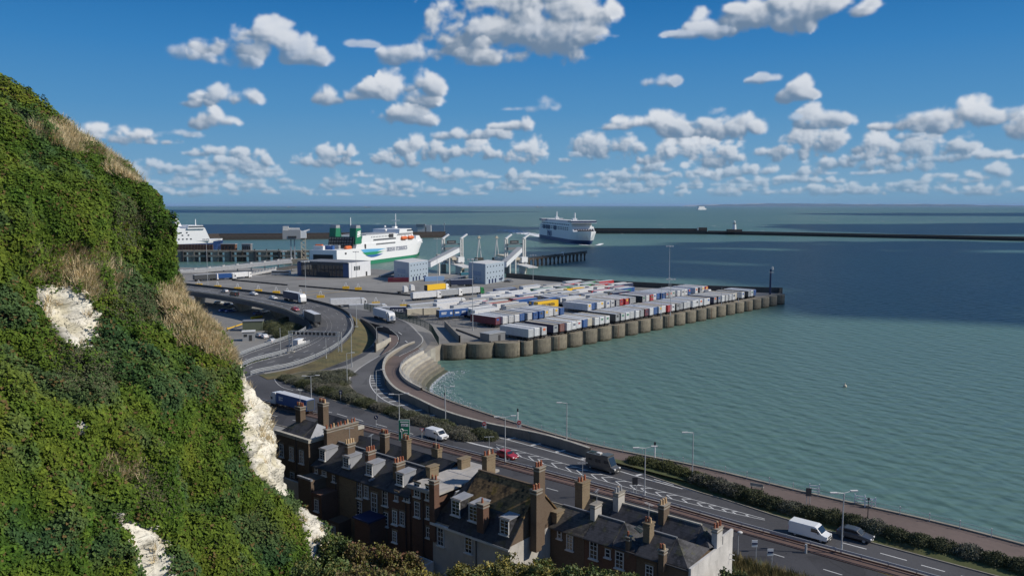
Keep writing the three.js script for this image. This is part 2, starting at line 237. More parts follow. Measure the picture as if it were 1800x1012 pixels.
// lettering
const fonts = {}; for (const f of ['sans_bold', 'serif_bold']) fonts[f] = await new FontLoader().loadAsync(`fonts/droid/droid_${f}.typeface.json`);
function letters(str, size, font = 'sans_bold', depth = .04, stretch = 1) { const g = new TextGeometry(str, { font: fonts[font], size, depth, curveSegments: 3 }); g.computeBoundingBox(); const b = g.boundingBox; return g.translate(-(b.min.x + b.max.x) / 2, -(b.min.y + b.max.y) / 2, 0).scale(stretch, 1, 1); }

// ───────────────────────── sea ─────────────────────────
{
  const waves = (n, count, kmin, kmax, seed, spread) => {      // height field that tiles: a wind sea of many crossing trains
    const r = rng(seed), W = []; for (let q = 0; q < count; q++) { const k = kmin * Math.pow(kmax / kmin, r()), th = Math.PI / 2 + 0.35 + (r() + r() - 1) * spread; W.push([Math.round(k * Math.cos(th)), Math.round(k * Math.sin(th)), r() * 6.283, Math.pow(k, -0.85)]); }
    const tot = Math.sqrt(W.reduce((s, w) => s + w[3] * w[3], 0)), h = new Float32Array(n * n);
    for (const [kx, ky, ph, a] of W) for (let j = 0; j < n; j++) for (let i = 0; i < n; i++) h[j * n + i] += a / tot * Math.cos(6.28318 * (kx * i + ky * j) / n + ph);
    return h;
  };
  const n = 1024, h1 = waves(n, 70, 26, 260, 3, 1.7), h2 = waves(512, 44, 24, 130, 9, 1.5);
  const bump = texture(n, (i, j) => .5 + h1[j * n + i] * .16, false, 1 / 173);
  const g2 = (i, j) => h2[((j + 512) % 512) * 512 + (i + 512) % 512];
  const normal = texture(512, (i, j) => { const dx = g2(i + 1, j) - g2(i - 1, j), dy = g2(i, j + 1) - g2(i, j - 1); const l = Math.hypot(dx * .55, dy * .55, 1); return [.5 - dx * .55 / l * .5, .5 - dy * .55 / l * .5, .5 + .5 / l]; }, false, 1 / 193);
  const turbid = texture(512, (i, j, m) => { const a = tf(i, j, m, 5, 141, 5), b = tf(i, j, m, 11, 151, 3); return [.80 + .30 * a, .86 + .20 * a + .05 * b, .90 + .12 * a - .03 * b]; }, true, 1 / 2300);
  const m = new THREE.MeshPhysicalMaterial({ color: col(.096, .172, .145), map: turbid, roughness: .37, ior: 1.33, bumpMap: bump, bumpScale: .20, normalMap: normal, normalScale: new THREE.Vector2(.40, .40) });
  const rad = [0, 60, 120, 240, 400, 650, 1000, 1600, 2600, 4200, 7000, 12000, 20000, 34000, 60000, 105000], A = 64, pos = [], uv = [], idx = [];
  rad.forEach((r, k) => { for (let a = 0; a < A; a++) { const t = a / A * 6.283185307, x = r * Math.cos(t), z = r * Math.sin(t); pos.push(x, 0, z); uv.push(x, z); } });
  for (let k = 0; k + 1 < rad.length; k++) for (let a = 0; a < A; a++) { const b = (a + 1) % A, p = k * A; if (k) idx.push(p + a, p + b, p + A + a); idx.push(p + b, p + A + b, p + A + a); }
  const g = new THREE.BufferGeometry(); g.setAttribute('position', new THREE.Float32BufferAttribute(pos, 3)); g.setAttribute('uv', new THREE.Float32BufferAttribute(uv, 2)); g.setIndex(idx);
  g.setAttribute('normal', new THREE.Float32BufferAttribute(new Float32Array(pos.length).map((_, i) => i % 3 === 1 ? 1 : 0), 3));
  struct('sea', g, m, 'choppy turquoise harbour water and open sea');
}

// ───────────────────────── land: one sheet with a quay face all round ─────────────────────────
const coastProm = [[2500, 1118], [1900, 983], [1659, 921], [1417, 866], [1240, 823], [1046, 783], [944, 755], [860, 729], [790, 705], [745, 686], [722, 674], [708, 660], [707, 647], [719, 634], [744, 619]].map(p => at(p[0], p[1], 5.6));
// quay frame: a along the caisson wall (away), b inland
const QA = at(967, 613, 0), QB = at(1376, 533, 0), Qq = QB.clone().sub(QA).setY(0).normalize(), Qb = V3(Qq.z, 0, -Qq.x), QTURN = Math.atan2(-Qq.z, Qq.x);
const Q = (a, b, e = 5) => V3(QA.x + Qq.x * a + Qb.x * b, e, QA.z + Qq.z * a + Qb.z * b);
const quayFront = [at(779, 632, 0), at(820, 629.5, 0), at(868, 627.5, 0), at(914, 626.5, 0), Q(-12, -2.2, 0), Q(181.3, 0.5, 0)].map(p => p.setY(5));
const back = [[1376, 515], [1250, 511], [1060, 501], [935, 491], [890, 487.5], [760, 480], [700, 476], [640, 471], [560, 472], [332, 470], [200, 467]].map(p => at(p[0], p[1], 5));
{
  const inner = k => V3(k.x, 5, k.z);
  const pts = [...coastProm.map(inner), ...quayFront.map((p, i) => p.clone().addScaledVector(Qb, 2.2)), ...back, V3(-620, 5, -560), V3(-620, 5, 60), V3(160, 5, 60)];
  struct('ground', poly(pts, -6, 5), M.apron, 'pale worn concrete and tarmac ground of the port and shore');
}

// ───────────────────────── roads ─────────────────────────
const Z = { road: .004, road2: .008, verge: .03, paint: .014 };
const mainNear = PX([[330, 672], [420, 693], [478, 708], [566, 728.5], [640, 747], [800, 788], [960, 829], [1175, 885], [1320, 926], [1622, 1008], [1800, 1058], [2100, 1140]]);
const mainFar = PX([[330, 622], [430, 640], [490, 668], [515, 680], [560, 698], [620, 715], [700, 738], [780, 763], [850, 777], [862, 768], [880, 758], [960, 781], [995, 790], [1039, 805], [1087, 819], [1160, 843], [1234, 867], [1283, 881], [1383, 913], [1659, 988], [1800, 1026], [2100, 1108]]);
struct('road', sheet([...mainNear, ...mainFar.slice().reverse()], Z.road), M.road, 'dark asphalt dual carriageway along the seafront');
const slipL = PX([[575, 556, 8], [628, 563, 7.6], [676, 574, 7.2], [698, 587, 6.8], [702, 599, 6.4], [690, 614, 6], [664, 628, 5.5], [632, 648, 5.1], [617, 664], [617, 677], [630, 693], [660, 707], [707, 724], [779, 748], [859, 777]]);
const slipR = PX([[600, 541, 8], [650, 547, 7.6], [706, 563, 7.2], [732, 584, 6.8], [741, 598, 6.4], [729, 611, 6], [694, 629, 5.5], [677, 645, 5.1], [674, 659], [681, 681], [699, 695], [729, 708], [782, 733], [862, 757], [960, 781]]);
const resample = (P, n) => { const c = new THREE.CatmullRomCurve3(P, false, 'centripetal'), o = []; for (let i = 0; i <= n; i++) { const p = c.getPoint(i / n); p.y = Math.max(p.y, Math.min(...P.map(k => k.y))); o.push(p); } return o; };
const SL = resample(slipL, 84), SR = resample(slipR, 84);
struct('slip_road', ribbon(SL, SR, Z.road2, p => Math.max(.3, p.y - 4.9)), M.roadOld, 'curving asphalt slip road down from the port gate');
const rampO = PX([[330, 700, 5], [420, 672], [452, 658], [508, 647], [560, 629, 5.3], [595, 609.5, 6], [617, 588, 7], [622.5, 570, 8], [615.5, 555.5, 9.2], [595, 543, 10.2], [561, 533, 11], [508, 522, 11.3], [454, 515, 11.5], [383, 507, 11.5], [300, 498, 11.5], [200, 489, 11.5]]);
const rampI = PX([[330, 655, 5], [420, 626], [440, 618], [475, 606], [508, 594, 5.3], [530, 584, 6], [541, 574, 7], [538, 566, 8], [528, 559, 9.2], [515, 553, 10.2], [499, 546, 11], [454, 534.5, 11.3], [401, 524, 11.5], [357, 517, 11.5], [280, 508, 11.5], [180, 499, 11.5]]);
const RO = resample(rampO, 120), RI = resample(rampI, 120);
const cut = 76;
struct('ramp_road', ribbon(RI.slice(0, cut + 1), RO.slice(0, cut + 1), .012, p => Math.max(.3, p.y - 4.9)), M.roadOld, 'curving ramp road up to the flyover');
const fly = thing('flyover', 'long concrete road flyover curving in over the car park', 'flyover');
part(fly, 'deck', ribbon(RI.slice(cut), RO.slice(cut), .012, 1.5), M.roadOld);
{ // access road by the terrace, on the near side of the barrier
  const far = PX([[330, 677], [478, 715], [566, 735.5], [640, 754], [800, 796], [960, 837], [1175, 894], [1320, 936], [1550, 1003], [1800, 1075], [2100, 1160]]);
  const near = side(far, 8.8);
  struct('access_road', ribbon(far, near, Z.road), M.lane, 'dark narrow access road in front of the terrace');
  const y = part(scene, numbered('kerb_line'), line(side(far, .5), .28, .012), M.yellowPaint); y.userData.kind = 'structure'; y.userData.label = 'yellow line along the access road';
  const k = part(scene, numbered('kerb'), wallAlong(side(near, .1), .25, .14), M.concrete); k.userData.kind = 'structure';
  const d = []; for (let i = 0; i < 26; i++) { const c = new THREE.CatmullRomCurve3(side(far, 4.4)), a = c.getPointAt(Math.min(.999, .02 + i * .038)), b = c.getPointAt(Math.min(1, .02 + i * .038 + .012)); d.push(line([a, b], .16, .012)); }
  const mk = part(scene, numbered('road_marking'), merge(d), M.paint); mk.userData.kind = 'structure';
  // planted strip and steel guardrail between the access road and the main road
  const strip = struct('kerb_strip', ribbon(side(mainNear, .9), side(mainNear, 3.0), .10, .12), mat([.15, .095, .08], .92, { map: T.apron }), 'reddish brick strip beside the guardrail');
  const rail = thing('guardrail', 'long steel guardrail on posts beside the seafront road', 'guardrail');
  const base = smooth(side(mainNear, 1.2).slice(1), 3.2);
  part(rail, 'rail', wallAlong(base, .10, .3, .52), M.galv); part(rail, 'rail', wallAlong(side(base, 1.1), .10, .22, .62), M.rust);
  const pg = bx(.12, .8, .12, 0, .4, 0); for (const p of base) part(rail, 'post', pg, M.galv, V3(p.x, 5.05, p.z));
}
{ // painted markings
  const marks = [], add = (a, b, w = .16) => marks.push(line([a, b], w, Z.paint));
  const P = (u, v, e = 5) => at(u, v, e);
  for (const [a, b, c, d] of [[566, 721, 583, 725], [592, 727, 610, 732.5], [619, 734, 638, 740], [660, 745, 680, 750.5], [705, 757, 726, 763], [1482, 954, 1524, 965], [1548, 972, 1595, 985], [1620, 993, 1662, 1004.5], [1690, 1012, 1735, 1025], [1248, 871, 1281, 880], [1297, 885, 1331, 895], [1352, 901, 1383, 910], [1405, 917, 1440, 927], [1200, 857, 1232, 866.5], [1150, 842, 1185, 852.5], [500, 704, 516, 709], [530, 712, 546, 716]]) add(P(a, b), P(c, d), .2);
  const hatch = smooth(PX([[663, 648], [653, 657], [650, 666], [651, 677], [657, 687], [672, 701], [696, 713], [724, 723.5], [754, 732], [789, 742.5], [818, 751.5], [850, 762], [903, 775.5], [960, 791], [1050, 816], [1130, 840], [1200, 859]]), 1.5);
  marks.push(line(hatch, .24, Z.paint));
  // hatch bars on the seaward side of that line
  { let run = 0, last = 0; for (let i = 1; i < hatch.length - 6; i++) { run += hatch[i].distanceTo(hatch[i - 1]); const gap = run < 22 ? 2.6 : run < 45 ? 3.6 : 5.2; if (run - last > gap && run < 128) { last = run; const a = hatch[i], d = hatch[i + 1].clone().sub(hatch[i - 1]).normalize(), s = V3(d.z, 0, -d.x); const far = run < 60 ? 2.7 : 2.4; const p0 = a.clone().addScaledVector(s, .25), p1 = a.clone().addScaledVector(s, far).addScaledVector(d, .55); add(p0, p1, .55); } } }
  marks.push(line(smooth(PX([[1037, 803.5], [1087, 817.5], [1160, 841.5], [1234, 865.5]]), 3), .18, Z.paint), line(smooth(PX([[905, 770], [960, 785], [1000, 797], [1037, 808]]), 3), .14, Z.paint));
  // the slip road's near edge line and a centre arrow or two
  marks.push(line(side(SL.slice(14, 84), .35), .16, .02), line(side(SR.slice(10, 40), -.4), .16, .02));
  for (const [a, b, c, d, e] of [[716, 602, 712, 599, 6.5], [700, 584, 706, 588, 7]]) marks.push(line([P(a, b, e), P(c, d, e)], .3, .05));
  // wedge of chevrons between the merging lanes
  const top = PX([[872, 781], [960, 805.5], [1060, 834], [1160, 862], [1260, 889], [1345, 912]]), bot = PX([[866, 787], [950, 813.5], [1050, 842], [1150, 869], [1255, 894.5], [1345, 914]]);
  const tc = resample(top, 80), bc = resample(bot, 80); marks.push(line(tc, .13, Z.paint), line(bc, .13, Z.paint));
  for (let k = 3; k < 76; k += 3.6) { const i = Math.round(k), t = tc[i], b = bc[i], d = tc[i + 2].clone().sub(tc[i]).normalize(), w = t.distanceTo(b), c = t.clone().add(b).multiplyScalar(.5).addScaledVector(d, -w * .75); marks.push(line([t, c], .2, Z.paint + .003), line([c, b], .2, Z.paint + .003)); }
  // island nose, double white lines
  marks.push(line(smooth(PX([[480, 662], [486, 673], [497, 681], [515, 686]]), 2), .14, Z.paint), line(smooth(PX([[800, 770], [830, 779], [866, 787.5]]), 2), .5, Z.paint));
  // junction and ramp lanes
  const mid = k => RI.map((p, i) => p.clone().lerp(RO[i], k)).map(p => V3(p.x, p.y + .012, p.z));
  const dashed = (pts, on, gap, w, from = 0, to = 1e9) => { let run = 0; const S = smooth(pts, 1), seg = []; for (let i = 1; i < S.length; i++) { run += S[i].distanceTo(S[i - 1]); const ph = run % (on + gap); if (run > from && run < to && ph < on) seg.push(S[i]); else if (seg.length) { if (seg.length > 1) marks.push(line(seg.splice(0), w, .006)); else seg.length = 0; } } };
  const solid = (k, w = .18, a = 4, b = 121) => marks.push(line(mid(k).slice(a, b), w, .006));
  solid(.05); solid(.44, .2); solid(.53, .2); solid(.95);
  dashed(mid(.24), 3.5, 5, .2); dashed(mid(.66), 3.5, 5, .2); dashed(mid(.80), 3.5, 5, .2);
  for (let i = 12; i < 34; i += 2) marks.push(line([mid(.46)[i], mid(.53)[i + 1]], .35, .006));
  const r = part(scene, numbered('road_marking'), merge(marks), M.paint); r.userData.kind = 'structure'; r.userData.label = 'white lane lines, chevrons and hatching';
}
{ // kerbed verge of shrubs between the carriageways
  const isl = PX([[491, 668], [500, 661], [530, 654], [575, 651], [606, 652], [613, 660], [614, 677], [627, 694], [657, 708.5], [704, 726], [774, 750], [853, 776], [780, 762], [700, 737], [620, 714], [560, 697], [515, 679]]);
  const v = struct('verge', poly(isl, 4.95, 5.13), mat([.105, .095, .05], .95, { map: T.soil }), 'rough grass verge between the carriageways');
  part(v, 'kerb', wallAlong([...isl, isl[0]].map(p => V3(p.x, 5, p.z)), .22, .15), M.concrete);
  const up = PX([[455, 659, 5.1], [508, 649, 5.1], [560, 631, 5.3], [595, 611, 6], [618.5, 588, 7], [624.5, 569, 8], [617, 554, 9.2]]), lo = PX([[470, 667, 5.05], [512, 663, 5.05], [560, 651, 5.05], [606, 634, 5.05], [636, 620, 5.05], [657, 600, 5.05], [654, 575, 5.05]]);
  struct('embankment', ribbon(resample(up, 40), resample(lo, 40), .02), M.grassDry, 'brown grass embankment below the ramp');
  struct('service_road', sheet(PX([[512, 664], [560, 652], [606, 635], [636, 621], [655, 607], [660, 612], [640, 626], [608, 642], [575, 651], [530, 655], [500, 661]], 5), .008), M.road);
  const rough = PX([[440, 664], [470, 652], [500, 640], [470, 635], [440, 645]]);
  // median of grass between the two junction roads
  const g = RI.map((p, i) => p.clone().lerp(RO[i], .47)), h = RI.map((p, i) => p.clone().lerp(RO[i], .51));
  struct('verge', ribbon(g.slice(2, 22), h.slice(2, 22), .03), M.grass, 'narrow grass median of the junction');
  // strip of worn red paving beside the slip road, and the wall that retains the slip road above the service road
  struct('pavement', sheet(PX([[684, 588, 6.7], [697, 590, 6.7], [701, 599, 6.4], [688, 614, 6], [668, 625, 5.6], [684, 606, 6.2]]), .03), M.prom);
  const w = PX([[634, 562, 7.6], [650, 572, 7.4], [663, 592, 6.8], [660, 612, 6], [659, 616, 5.6]]);
  solo('retaining_wall', 'dark retaining wall holding the slip road above the service road', 'wall', wallAlong(smooth(w, 3).map(p => V3(p.x, 4.9, p.z)), .4, 3.2), M.darkConcrete);
  solo('stone_wall', 'short tan stone wall at the end of the slip road bank', 'wall', wallAlong(PX([[660, 617, 5], [686, 604, 5.6]]), .5, 2.0), M.paleConcrete);
}
{ // promenade behind its sea wall, then wide open to the east
  const wall = [[728, 609.5], [713, 615], [699, 622.5], [687, 630], [679, 638], [675, 648], [674, 659], [677, 671], [684, 683], [699, 697], [729, 711], [782, 736], [860, 759], [944, 776], [995, 790], [1037, 804]].map(p => at(p[0], p[1], 5));
  const wp = smooth(wall, 2.5), back = coastProm.slice(5).map(p => V3(p.x, 5.6, p.z)).reverse();
  struct('promenade', sheet([...wp.map(p => V3(p.x, 5.6, p.z)), ...back.slice().reverse()]), M.prom, 'reddish paved promenade above the cove');
  const w = thing('sea_wall', 'dark stained concrete wall between the seafront road and promenade', 'wall');
  part(w, 'wall_body', wallAlong(wp.map(p => V3(p.x, 4.9, p.z)), .45, 1.75), M.concrete); part(w, 'coping', wallAlong(wp.map(p => V3(p.x, 6.66, p.z)), .62, .16), M.paleConcrete);
  for (let i = 4; i < wp.length - 2; i += 6) { const p = side(wp, .3)[i]; part(w, 'pier', bx(.45, 1.72, .3, 0, .86, 0), M.concrete, V3(p.x, 4.9, p.z), Math.atan2(-(wp[i + 1].z - wp[i].z), wp[i + 1].x - wp[i].x)); }
  // sloping end of that wall and the open promenade with its red paving
  const c2 = coastProm.slice(0, 6).map(p => V3(p.x, 5.6, p.z));
  const inn = PX([[1037, 804], [1060, 806], [1110, 815], [1165, 828], [1210, 845], [1283, 866], [1330, 880], [1400, 900], [1480, 921], [1560, 941], [1659, 962], [1900, 1026], [2500, 1180]], 5.3);
  struct('promenade', sheet([...inn.map(p => V3(p.x, 5.6, p.z)), ...c2]), M.prom, 'wide red paved promenade with railings');
  struct('verge', sheet([...inn.map(p => V3(p.x, 5.62, p.z)), ...PX([[2500, 1230], [1900, 1055], [1659, 988], [1383, 912.5], [1283, 881], [1234, 867], [1160, 843], [1087, 819], [1039, 805]].map(p => [p[0], p[1]])).map(p => V3(p.x, 5.03, p.z))], .01), M.grass, 'grassy bank with hedges beside the promenade');
  solo('kerb', null, null, wallAlong(smooth(mainFar.slice(10), 4), .22, .14), M.concrete).userData.kind = 'structure';
  // railing along the water
  const rl = smooth(coastProm.map(p => V3(p.x, 5.6, p.z)), 3.9), r = thing('promenade_railing', 'slender white post and rail fence along the water', 'railing');
  for (const h of [.55, 1.0]) part(r, 'rail', wallAlong(side(rl, -.35), .04, .05, h), M.galv);
  const pg = merge([bx(.09, 1.2, .09, 0, .6, 0), bx(.14, .1, .14, 0, 1.22, 0)]), sr = side(rl, -.35); for (const p of sr) part(r, 'post', pg, M.offwhite, p.clone());
  struct('kerb', wallAlong(side(rl, -.1), .5, .22), M.concrete);
}
let coveFoot;
{ // stepped stone revetment down to the cove
  const top = smooth([[745, 620, 5.6], [719, 635, 5.6], [706, 648, 5.6], [706, 660, 5.6], [718, 673, 5.6], [742, 686, 5.6]].map(p => at(...p)), 2), bt = side(top, -7.5).map(p => V3(p.x, 0, p.z)); coveFoot = bt;
  const rev = thing('revetment', 'pale stepped stone sea defence curving round the cove', 'sea wall');
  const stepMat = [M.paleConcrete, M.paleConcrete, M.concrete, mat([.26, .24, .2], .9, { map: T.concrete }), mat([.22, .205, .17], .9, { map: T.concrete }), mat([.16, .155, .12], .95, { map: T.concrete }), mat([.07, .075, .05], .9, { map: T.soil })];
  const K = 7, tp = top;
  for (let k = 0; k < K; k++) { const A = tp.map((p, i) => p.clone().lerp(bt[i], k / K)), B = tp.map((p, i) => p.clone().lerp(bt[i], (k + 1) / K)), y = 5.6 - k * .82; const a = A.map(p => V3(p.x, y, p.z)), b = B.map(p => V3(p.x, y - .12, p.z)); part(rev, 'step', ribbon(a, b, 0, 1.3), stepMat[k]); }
  part(rev, 'parapet', wallAlong(side(tp, .2), .5, .7), mat([.56, .53, .47], .9, { map: T.concrete }));
  const rail = thing('cove_railing', 'thin metal railing on the curved cove parapet', 'railing'); const rp = side(tp, .2);
  for (const h of [1.1, 1.6]) part(rail, 'rail', wallAlong(rp, .05, .05, h), M.galv); for (let i = 0; i < rp.length; i += 2) part(rail, 'post', bx(.06, 1, .06, 0, 1.15, 0), M.galv, rp[i]);
}
// ───────────────────────── quay of round concrete caissons ─────────────────────────
{
  const wall = thing('quay_wall', 'weathered quay wall of rounded concrete caissons in a long row', 'quay wall');
  const tidal = texture(256, (i, j, n) => { const y = j / n, a = tf(i, j, n, 6, 161, 4), s = tf(i, j >> 4, n, 20, 171, 3); const weed = sst(.37 + .10 * a, .27 + .10 * a, y), damp = sst(.62 + .25 * s, .40 + .2 * s, y); const v = (.86 + .34 * a - .30 * Math.max(0, s)) * (1 - .30 * damp); return [mix(v, .17, weed), mix(v * .96, .17, weed), mix(v * .86, .11, weed)]; }, true); tidal.wrapT = THREE.ClampToEdgeWrapping;
  const mats = [[.225, .205, .17], [.20, .185, .155], [.25, .228, .188]].map(c => mat(c, .9, { map: tidal }));
  const caisson = (w, d, h) => {   // a bowed face, w wide, bulging d seaward (+z), uv wrapped in 0..1 from foot to top
    const n = 10, pos = [], uv = [], idx = []; for (let i = 0; i <= n; i++) { const t = (i / n - .5) * 2, x = t * w / 2, z = d * Math.sqrt(Math.max(0, 1 - t * t * .93)) ; for (const y of [0, 1]) { pos.push(x, -1.5 + y * (h + 1.5), z); uv.push(i / n * 1.3, y); } }
    for (let i = 0; i < n; i++) { const a = 2 * i; idx.push(a, a + 2, a + 1, a + 1, a + 2, a + 3); }
    const s = pos.length / 3; for (let i = 0; i <= n; i++) { const a = 2 * i + 1; pos.push(pos[a * 3], h, pos[a * 3 + 2]); uv.push(i / n, .95); pos.push(pos[a * 3], h, -1.2); uv.push(i / n, .9); }
    for (let i = 0; i < n; i++) { const a = s + 2 * i; idx.push(a, a + 2, a + 1, a + 1, a + 2, a + 3); }
    const g = new THREE.BufferGeometry(); g.setAttribute('position', new THREE.Float32BufferAttribute(pos, 3)); g.setAttribute('uv', new THREE.Float32BufferAttribute(uv, 2)); g.setIndex(idx); const h2 = g.toNonIndexed(); h2.computeVertexNormals(); return h2;
  };
  let n = 0; const put = (p0, p1) => { const c = p0.clone().add(p1).multiplyScalar(.5), d = p1.clone().sub(p0), L = Math.hypot(d.x, d.z); part(wall, 'caisson', caisson(L * .97, L * .34, 5.05), mats[n++ % 3], V3(c.x, 0, c.z), Math.atan2(-d.z, d.x)); };
  const f = quayFront; for (let i = 0; i < 4; i++) put(f[i], f[i + 1]);
  const N = 22; for (let i = 0; i < N; i++) put(f[4].clone().lerp(f[5], i / N), f[4].clone().lerp(f[5], (i + 1) / N));
  for (let i = 1; i < N; i += 2) { const p = f[4].clone().lerp(f[5], i / N).addScaledVector(Qb, -1.2); const fe = part(wall, 'fender', bx(.5, 4.2, .5, 0, 2.2, 0), M.black, V3(p.x, 0, p.z), QTURN); if (i % 4 === 1) part(wall, 'ladder', [bx(.06, 4.6, .06, -.25, 2.7, 0), bx(.06, 4.6, .06, .25, 2.7, 0), ...[1, 2, 3, 4].map(y => bx(.5, .05, .05, 0, y, 0))], M.rust, V3(p.x - Qb.x * 1.6 + Qq.x * 2.2, 0, p.z - Qb.z * 1.6 + Qq.z * 2.2), QTURN); }
  // core behind the bowed faces, low edge kerb
  part(wall, 'core', poly([...f.map(p => p.clone().addScaledVector(Qb, .4)), ...f.slice().reverse().map(p => p.clone().addScaledVector(Qb, 3.4))], -2, 4.98), M.darkConcrete);
  part(wall, 'kerb', wallAlong(f.slice(1).map(p => p.clone().addScaledVector(Qb, .9)), .35, .3), M.concrete);
  const pe = back.slice(0, 5); solo('harbour_wall', 'long dark wall along the far edge of the trailer park', 'wall', wallAlong([Q(181, 2), ...pe].map(p => V3(p.x, 4.9, p.z)), .6, 2.9), M.darkConcrete);
  // square corner works by the cove: blockhouse, ramp walls
  const t = thing('corner_bastion', 'stepped concrete corner with raised ramp walls beside the cove', 'sea wall');
  part(t, 'platform', poly([[744, 619, 5], [776, 632, 0], [781, 606, 5], [757, 600, 5]].map(p => at(...p)), -2, 5.05), M.concrete);
  part(t, 'buttress', bx(3, 5.6, 1.2, 0, 2.2, 0), M.paleConcrete, at(757, 640, 0), .8);
  part(t, 'ramp_wall', wallAlong(PX([[782, 575], [808, 602]]), .5, 2.4), M.concrete); part(t, 'ramp_wall', wallAlong(PX([[802, 580], [862, 602]]), .4, .5), M.darkConcrete);
  const bh = thing('blockhouse', 'small grey concrete hut at the quay corner', 'hut', at(866, 598), QTURN); part(bh, 'wall', bx(7.5, 2.6, 4.4, 0, 1.3, 0), M.midgrey); part(bh, 'roof', bx(7.8, .25, 4.7, 0, 2.72, 0), M.grey); part(bh, 'door', bx(1, 2, .1, 1, 1, 2.23), M.dark);
}

// ───────────────────────── chalk cliff with ivy ─────────────────────────
const inside = (u, v, P) => { let c = false; for (let i = 0, j = P.length - 1; i < P.length; j = i++) if ((P[i][1] > v) !== (P[j][1] > v) && u < (P[j][0] - P[i][0]) * (v - P[i][1]) / (P[j][1] - P[i][1]) + P[i][0]) c = !c; return c; };
function bearingOf(p) { const c = Math.cos(PITCH), s = Math.sin(PITCH), y = p.y - EYE, dep = -p.z * c - y * s, up = y * c - p.z * s; return [900 + FOCAL * p.x / dep, 506 - FOCAL * up / dep]; }
{
  // the cliff's nose, from its brow down to the foot (bearing and distance)
  const nose = [[-260, -60, 92], [0, 128, 94], [140, 240, 96], [198, 296, 97], [256, 340, 97], [281, 374, 96], [291, 430, 96], [304, 485, 95], [340, 535, 94], [392, 595, 92], [420, 645, 90], [437, 690, 89], [464, 740, 88], [481, 790, 88], [508, 862, 87], [541, 915, 86], [557, 985, 84], [572, 1080, 80], [590, 1200, 76], [620, 1330, 73]].map(([u, v, d]) => atDepth(u, v, d));
  const N = new THREE.CatmullRomCurve3(nose, false, 'centripetal'), KN = 300, WN = 290, NEAR = 78, FAR = 46;
  const face = (k, w) => {                                  // k 0..1 down the nose; w metres: > 0 towards the viewer, < 0 round the far side
    const p = N.getPoint(k); const out = p.clone();
    if (w >= 0) { out.x -= .13 * w + .0011 * w * w; out.z += w * .98; }
    else { out.x -= .85 * -w + .012 * w * w; out.z += w * .8; }
    const gully = Math.exp(-Math.pow((w - 6 - 1.6 * Math.sin(k * 17)) / 2.0, 2)) * sst(.16, .26, k) * sst(.62, .46, k) * 1.5 + Math.exp(-Math.pow((w - 24 - 5 * Math.sin(k * 11)) / 2.6, 2)) * .6 * sst(.2, .4, k) + Math.exp(-Math.pow((w - 13 + 4 * Math.sin(k * 9)) / 1.8, 2)) * .55 * sst(.5, .65, k);
    const b = fbm(p.y * .09 + 3, w * .085, 2, 4) * 3.4 + fbm(p.y * .22, w * .36, 7, 4) * 2.9 - gully * 2.6;
    out.x += b * .85 * sst(-20, 2, w + 6); out.y += b * .35; out.z += fbm(p.y * .12, w * .1, 11, 3) * 1.2;
    return out;
  };
  const zones = {
    chalk: [[[410, 620], [452, 640], [470, 690], [500, 740], [520, 800], [540, 880], [494, 872], [464, 848], [440, 832], [426, 800], [419, 760], [418, 700], [410, 660]], [[518, 890], [560, 895], [600, 1000], [550, 990], [536, 960], [524, 920]], [[203, 903], [245, 918], [275, 926], [290, 960], [304, 1014], [320, 1100], [250, 1100], [240, 1000], [226, 968], [210, 938]], [[70, 505], [150, 508], [168, 545], [172, 598], [148, 618], [110, 604], [84, 570], [60, 540]], [[135, 738], [148, 742], [146, 770], [132, 770]]],
    straw: [[[318, 490], [352, 520], [402, 585], [438, 640], [440, 668], [418, 655], [392, 628], [340, 612], [292, 566], [284, 532], [300, 505]], [[100, 200], [150, 236], [222, 286], [246, 318], [215, 318], [178, 296], [130, 268], [60, 240]], [[60, 430], [150, 440], [192, 470], [200, 500], [176, 530], [140, 505], [60, 500]], [[180, 805], [236, 795], [250, 815], [240, 842], [200, 850], [176, 836]]],
    grey: [[[100, 600], [150, 600], [196, 645], [190, 690], [150, 705], [90, 680]], [[225, 815], [262, 800], [282, 830], [288, 880], [262, 905], [230, 880]], [[200, 350], [260, 352], [275, 400], [240, 440], [205, 420]], [[180, 500], [240, 515], [285, 510], [290, 560], [235, 590], [190, 560]]],
  };
  const zone = (p, jit) => { const [u0, v0] = bearingOf(p), j = fbm(p.y * .5, p.z * .5, p.x * .5, 3) * 34 + jit, u = u0 + j, v = v0 + fbm(p.y * .4 + 9, p.z * .4, 3, 3) * 34; for (const k of ['chalk', 'straw', 'grey']) for (const P of zones[k]) if (inside(k === 'chalk' ? u0 + j * .55 : u, k === 'chalk' ? v0 + j * .45 : v, P)) return k; return 'ivy'; };
  const grid = [], pos = [], uv = [], colr = [], idx = [];
  for (let i = 0; i <= KN; i++) { const k = i / KN; let run = 0; for (let j = 0; j <= WN; j++) { const w = -FAR + (NEAR + FAR) * j / WN, p = face(k, w); const z = zone(p, 0);
    if (z === 'chalk') { const r = 1 - Math.abs(fbm(p.y * .55, p.z * .8, 5, 4)) * 2; const q = r * 1.1 + fbm(p.y * 1.6, p.z * 1.6, 8, 3) * .55; p.x += q * .9 - .2; p.y += q * .2; }
    grid.push(p); pos.push(p.x, p.y, p.z); uv.push(w, k * 95); const c = z === 'chalk' ? [.76, .735, .67] : z === 'straw' ? [.44, .36, .21] : [.035, .045, .016]; const t = z === 'chalk' ? 1 : .8 + .4 * vn(p.x, p.y, p.z); colr.push(c[0] * t, c[1] * t, c[2] * t); } }
  for (let i = 0; i < KN; i++) for (let j = 0; j < WN; j++) { const a = i * (WN + 1) + j, b = a + WN + 1; idx.push(a, b, a + 1, a + 1, b, b + 1); }
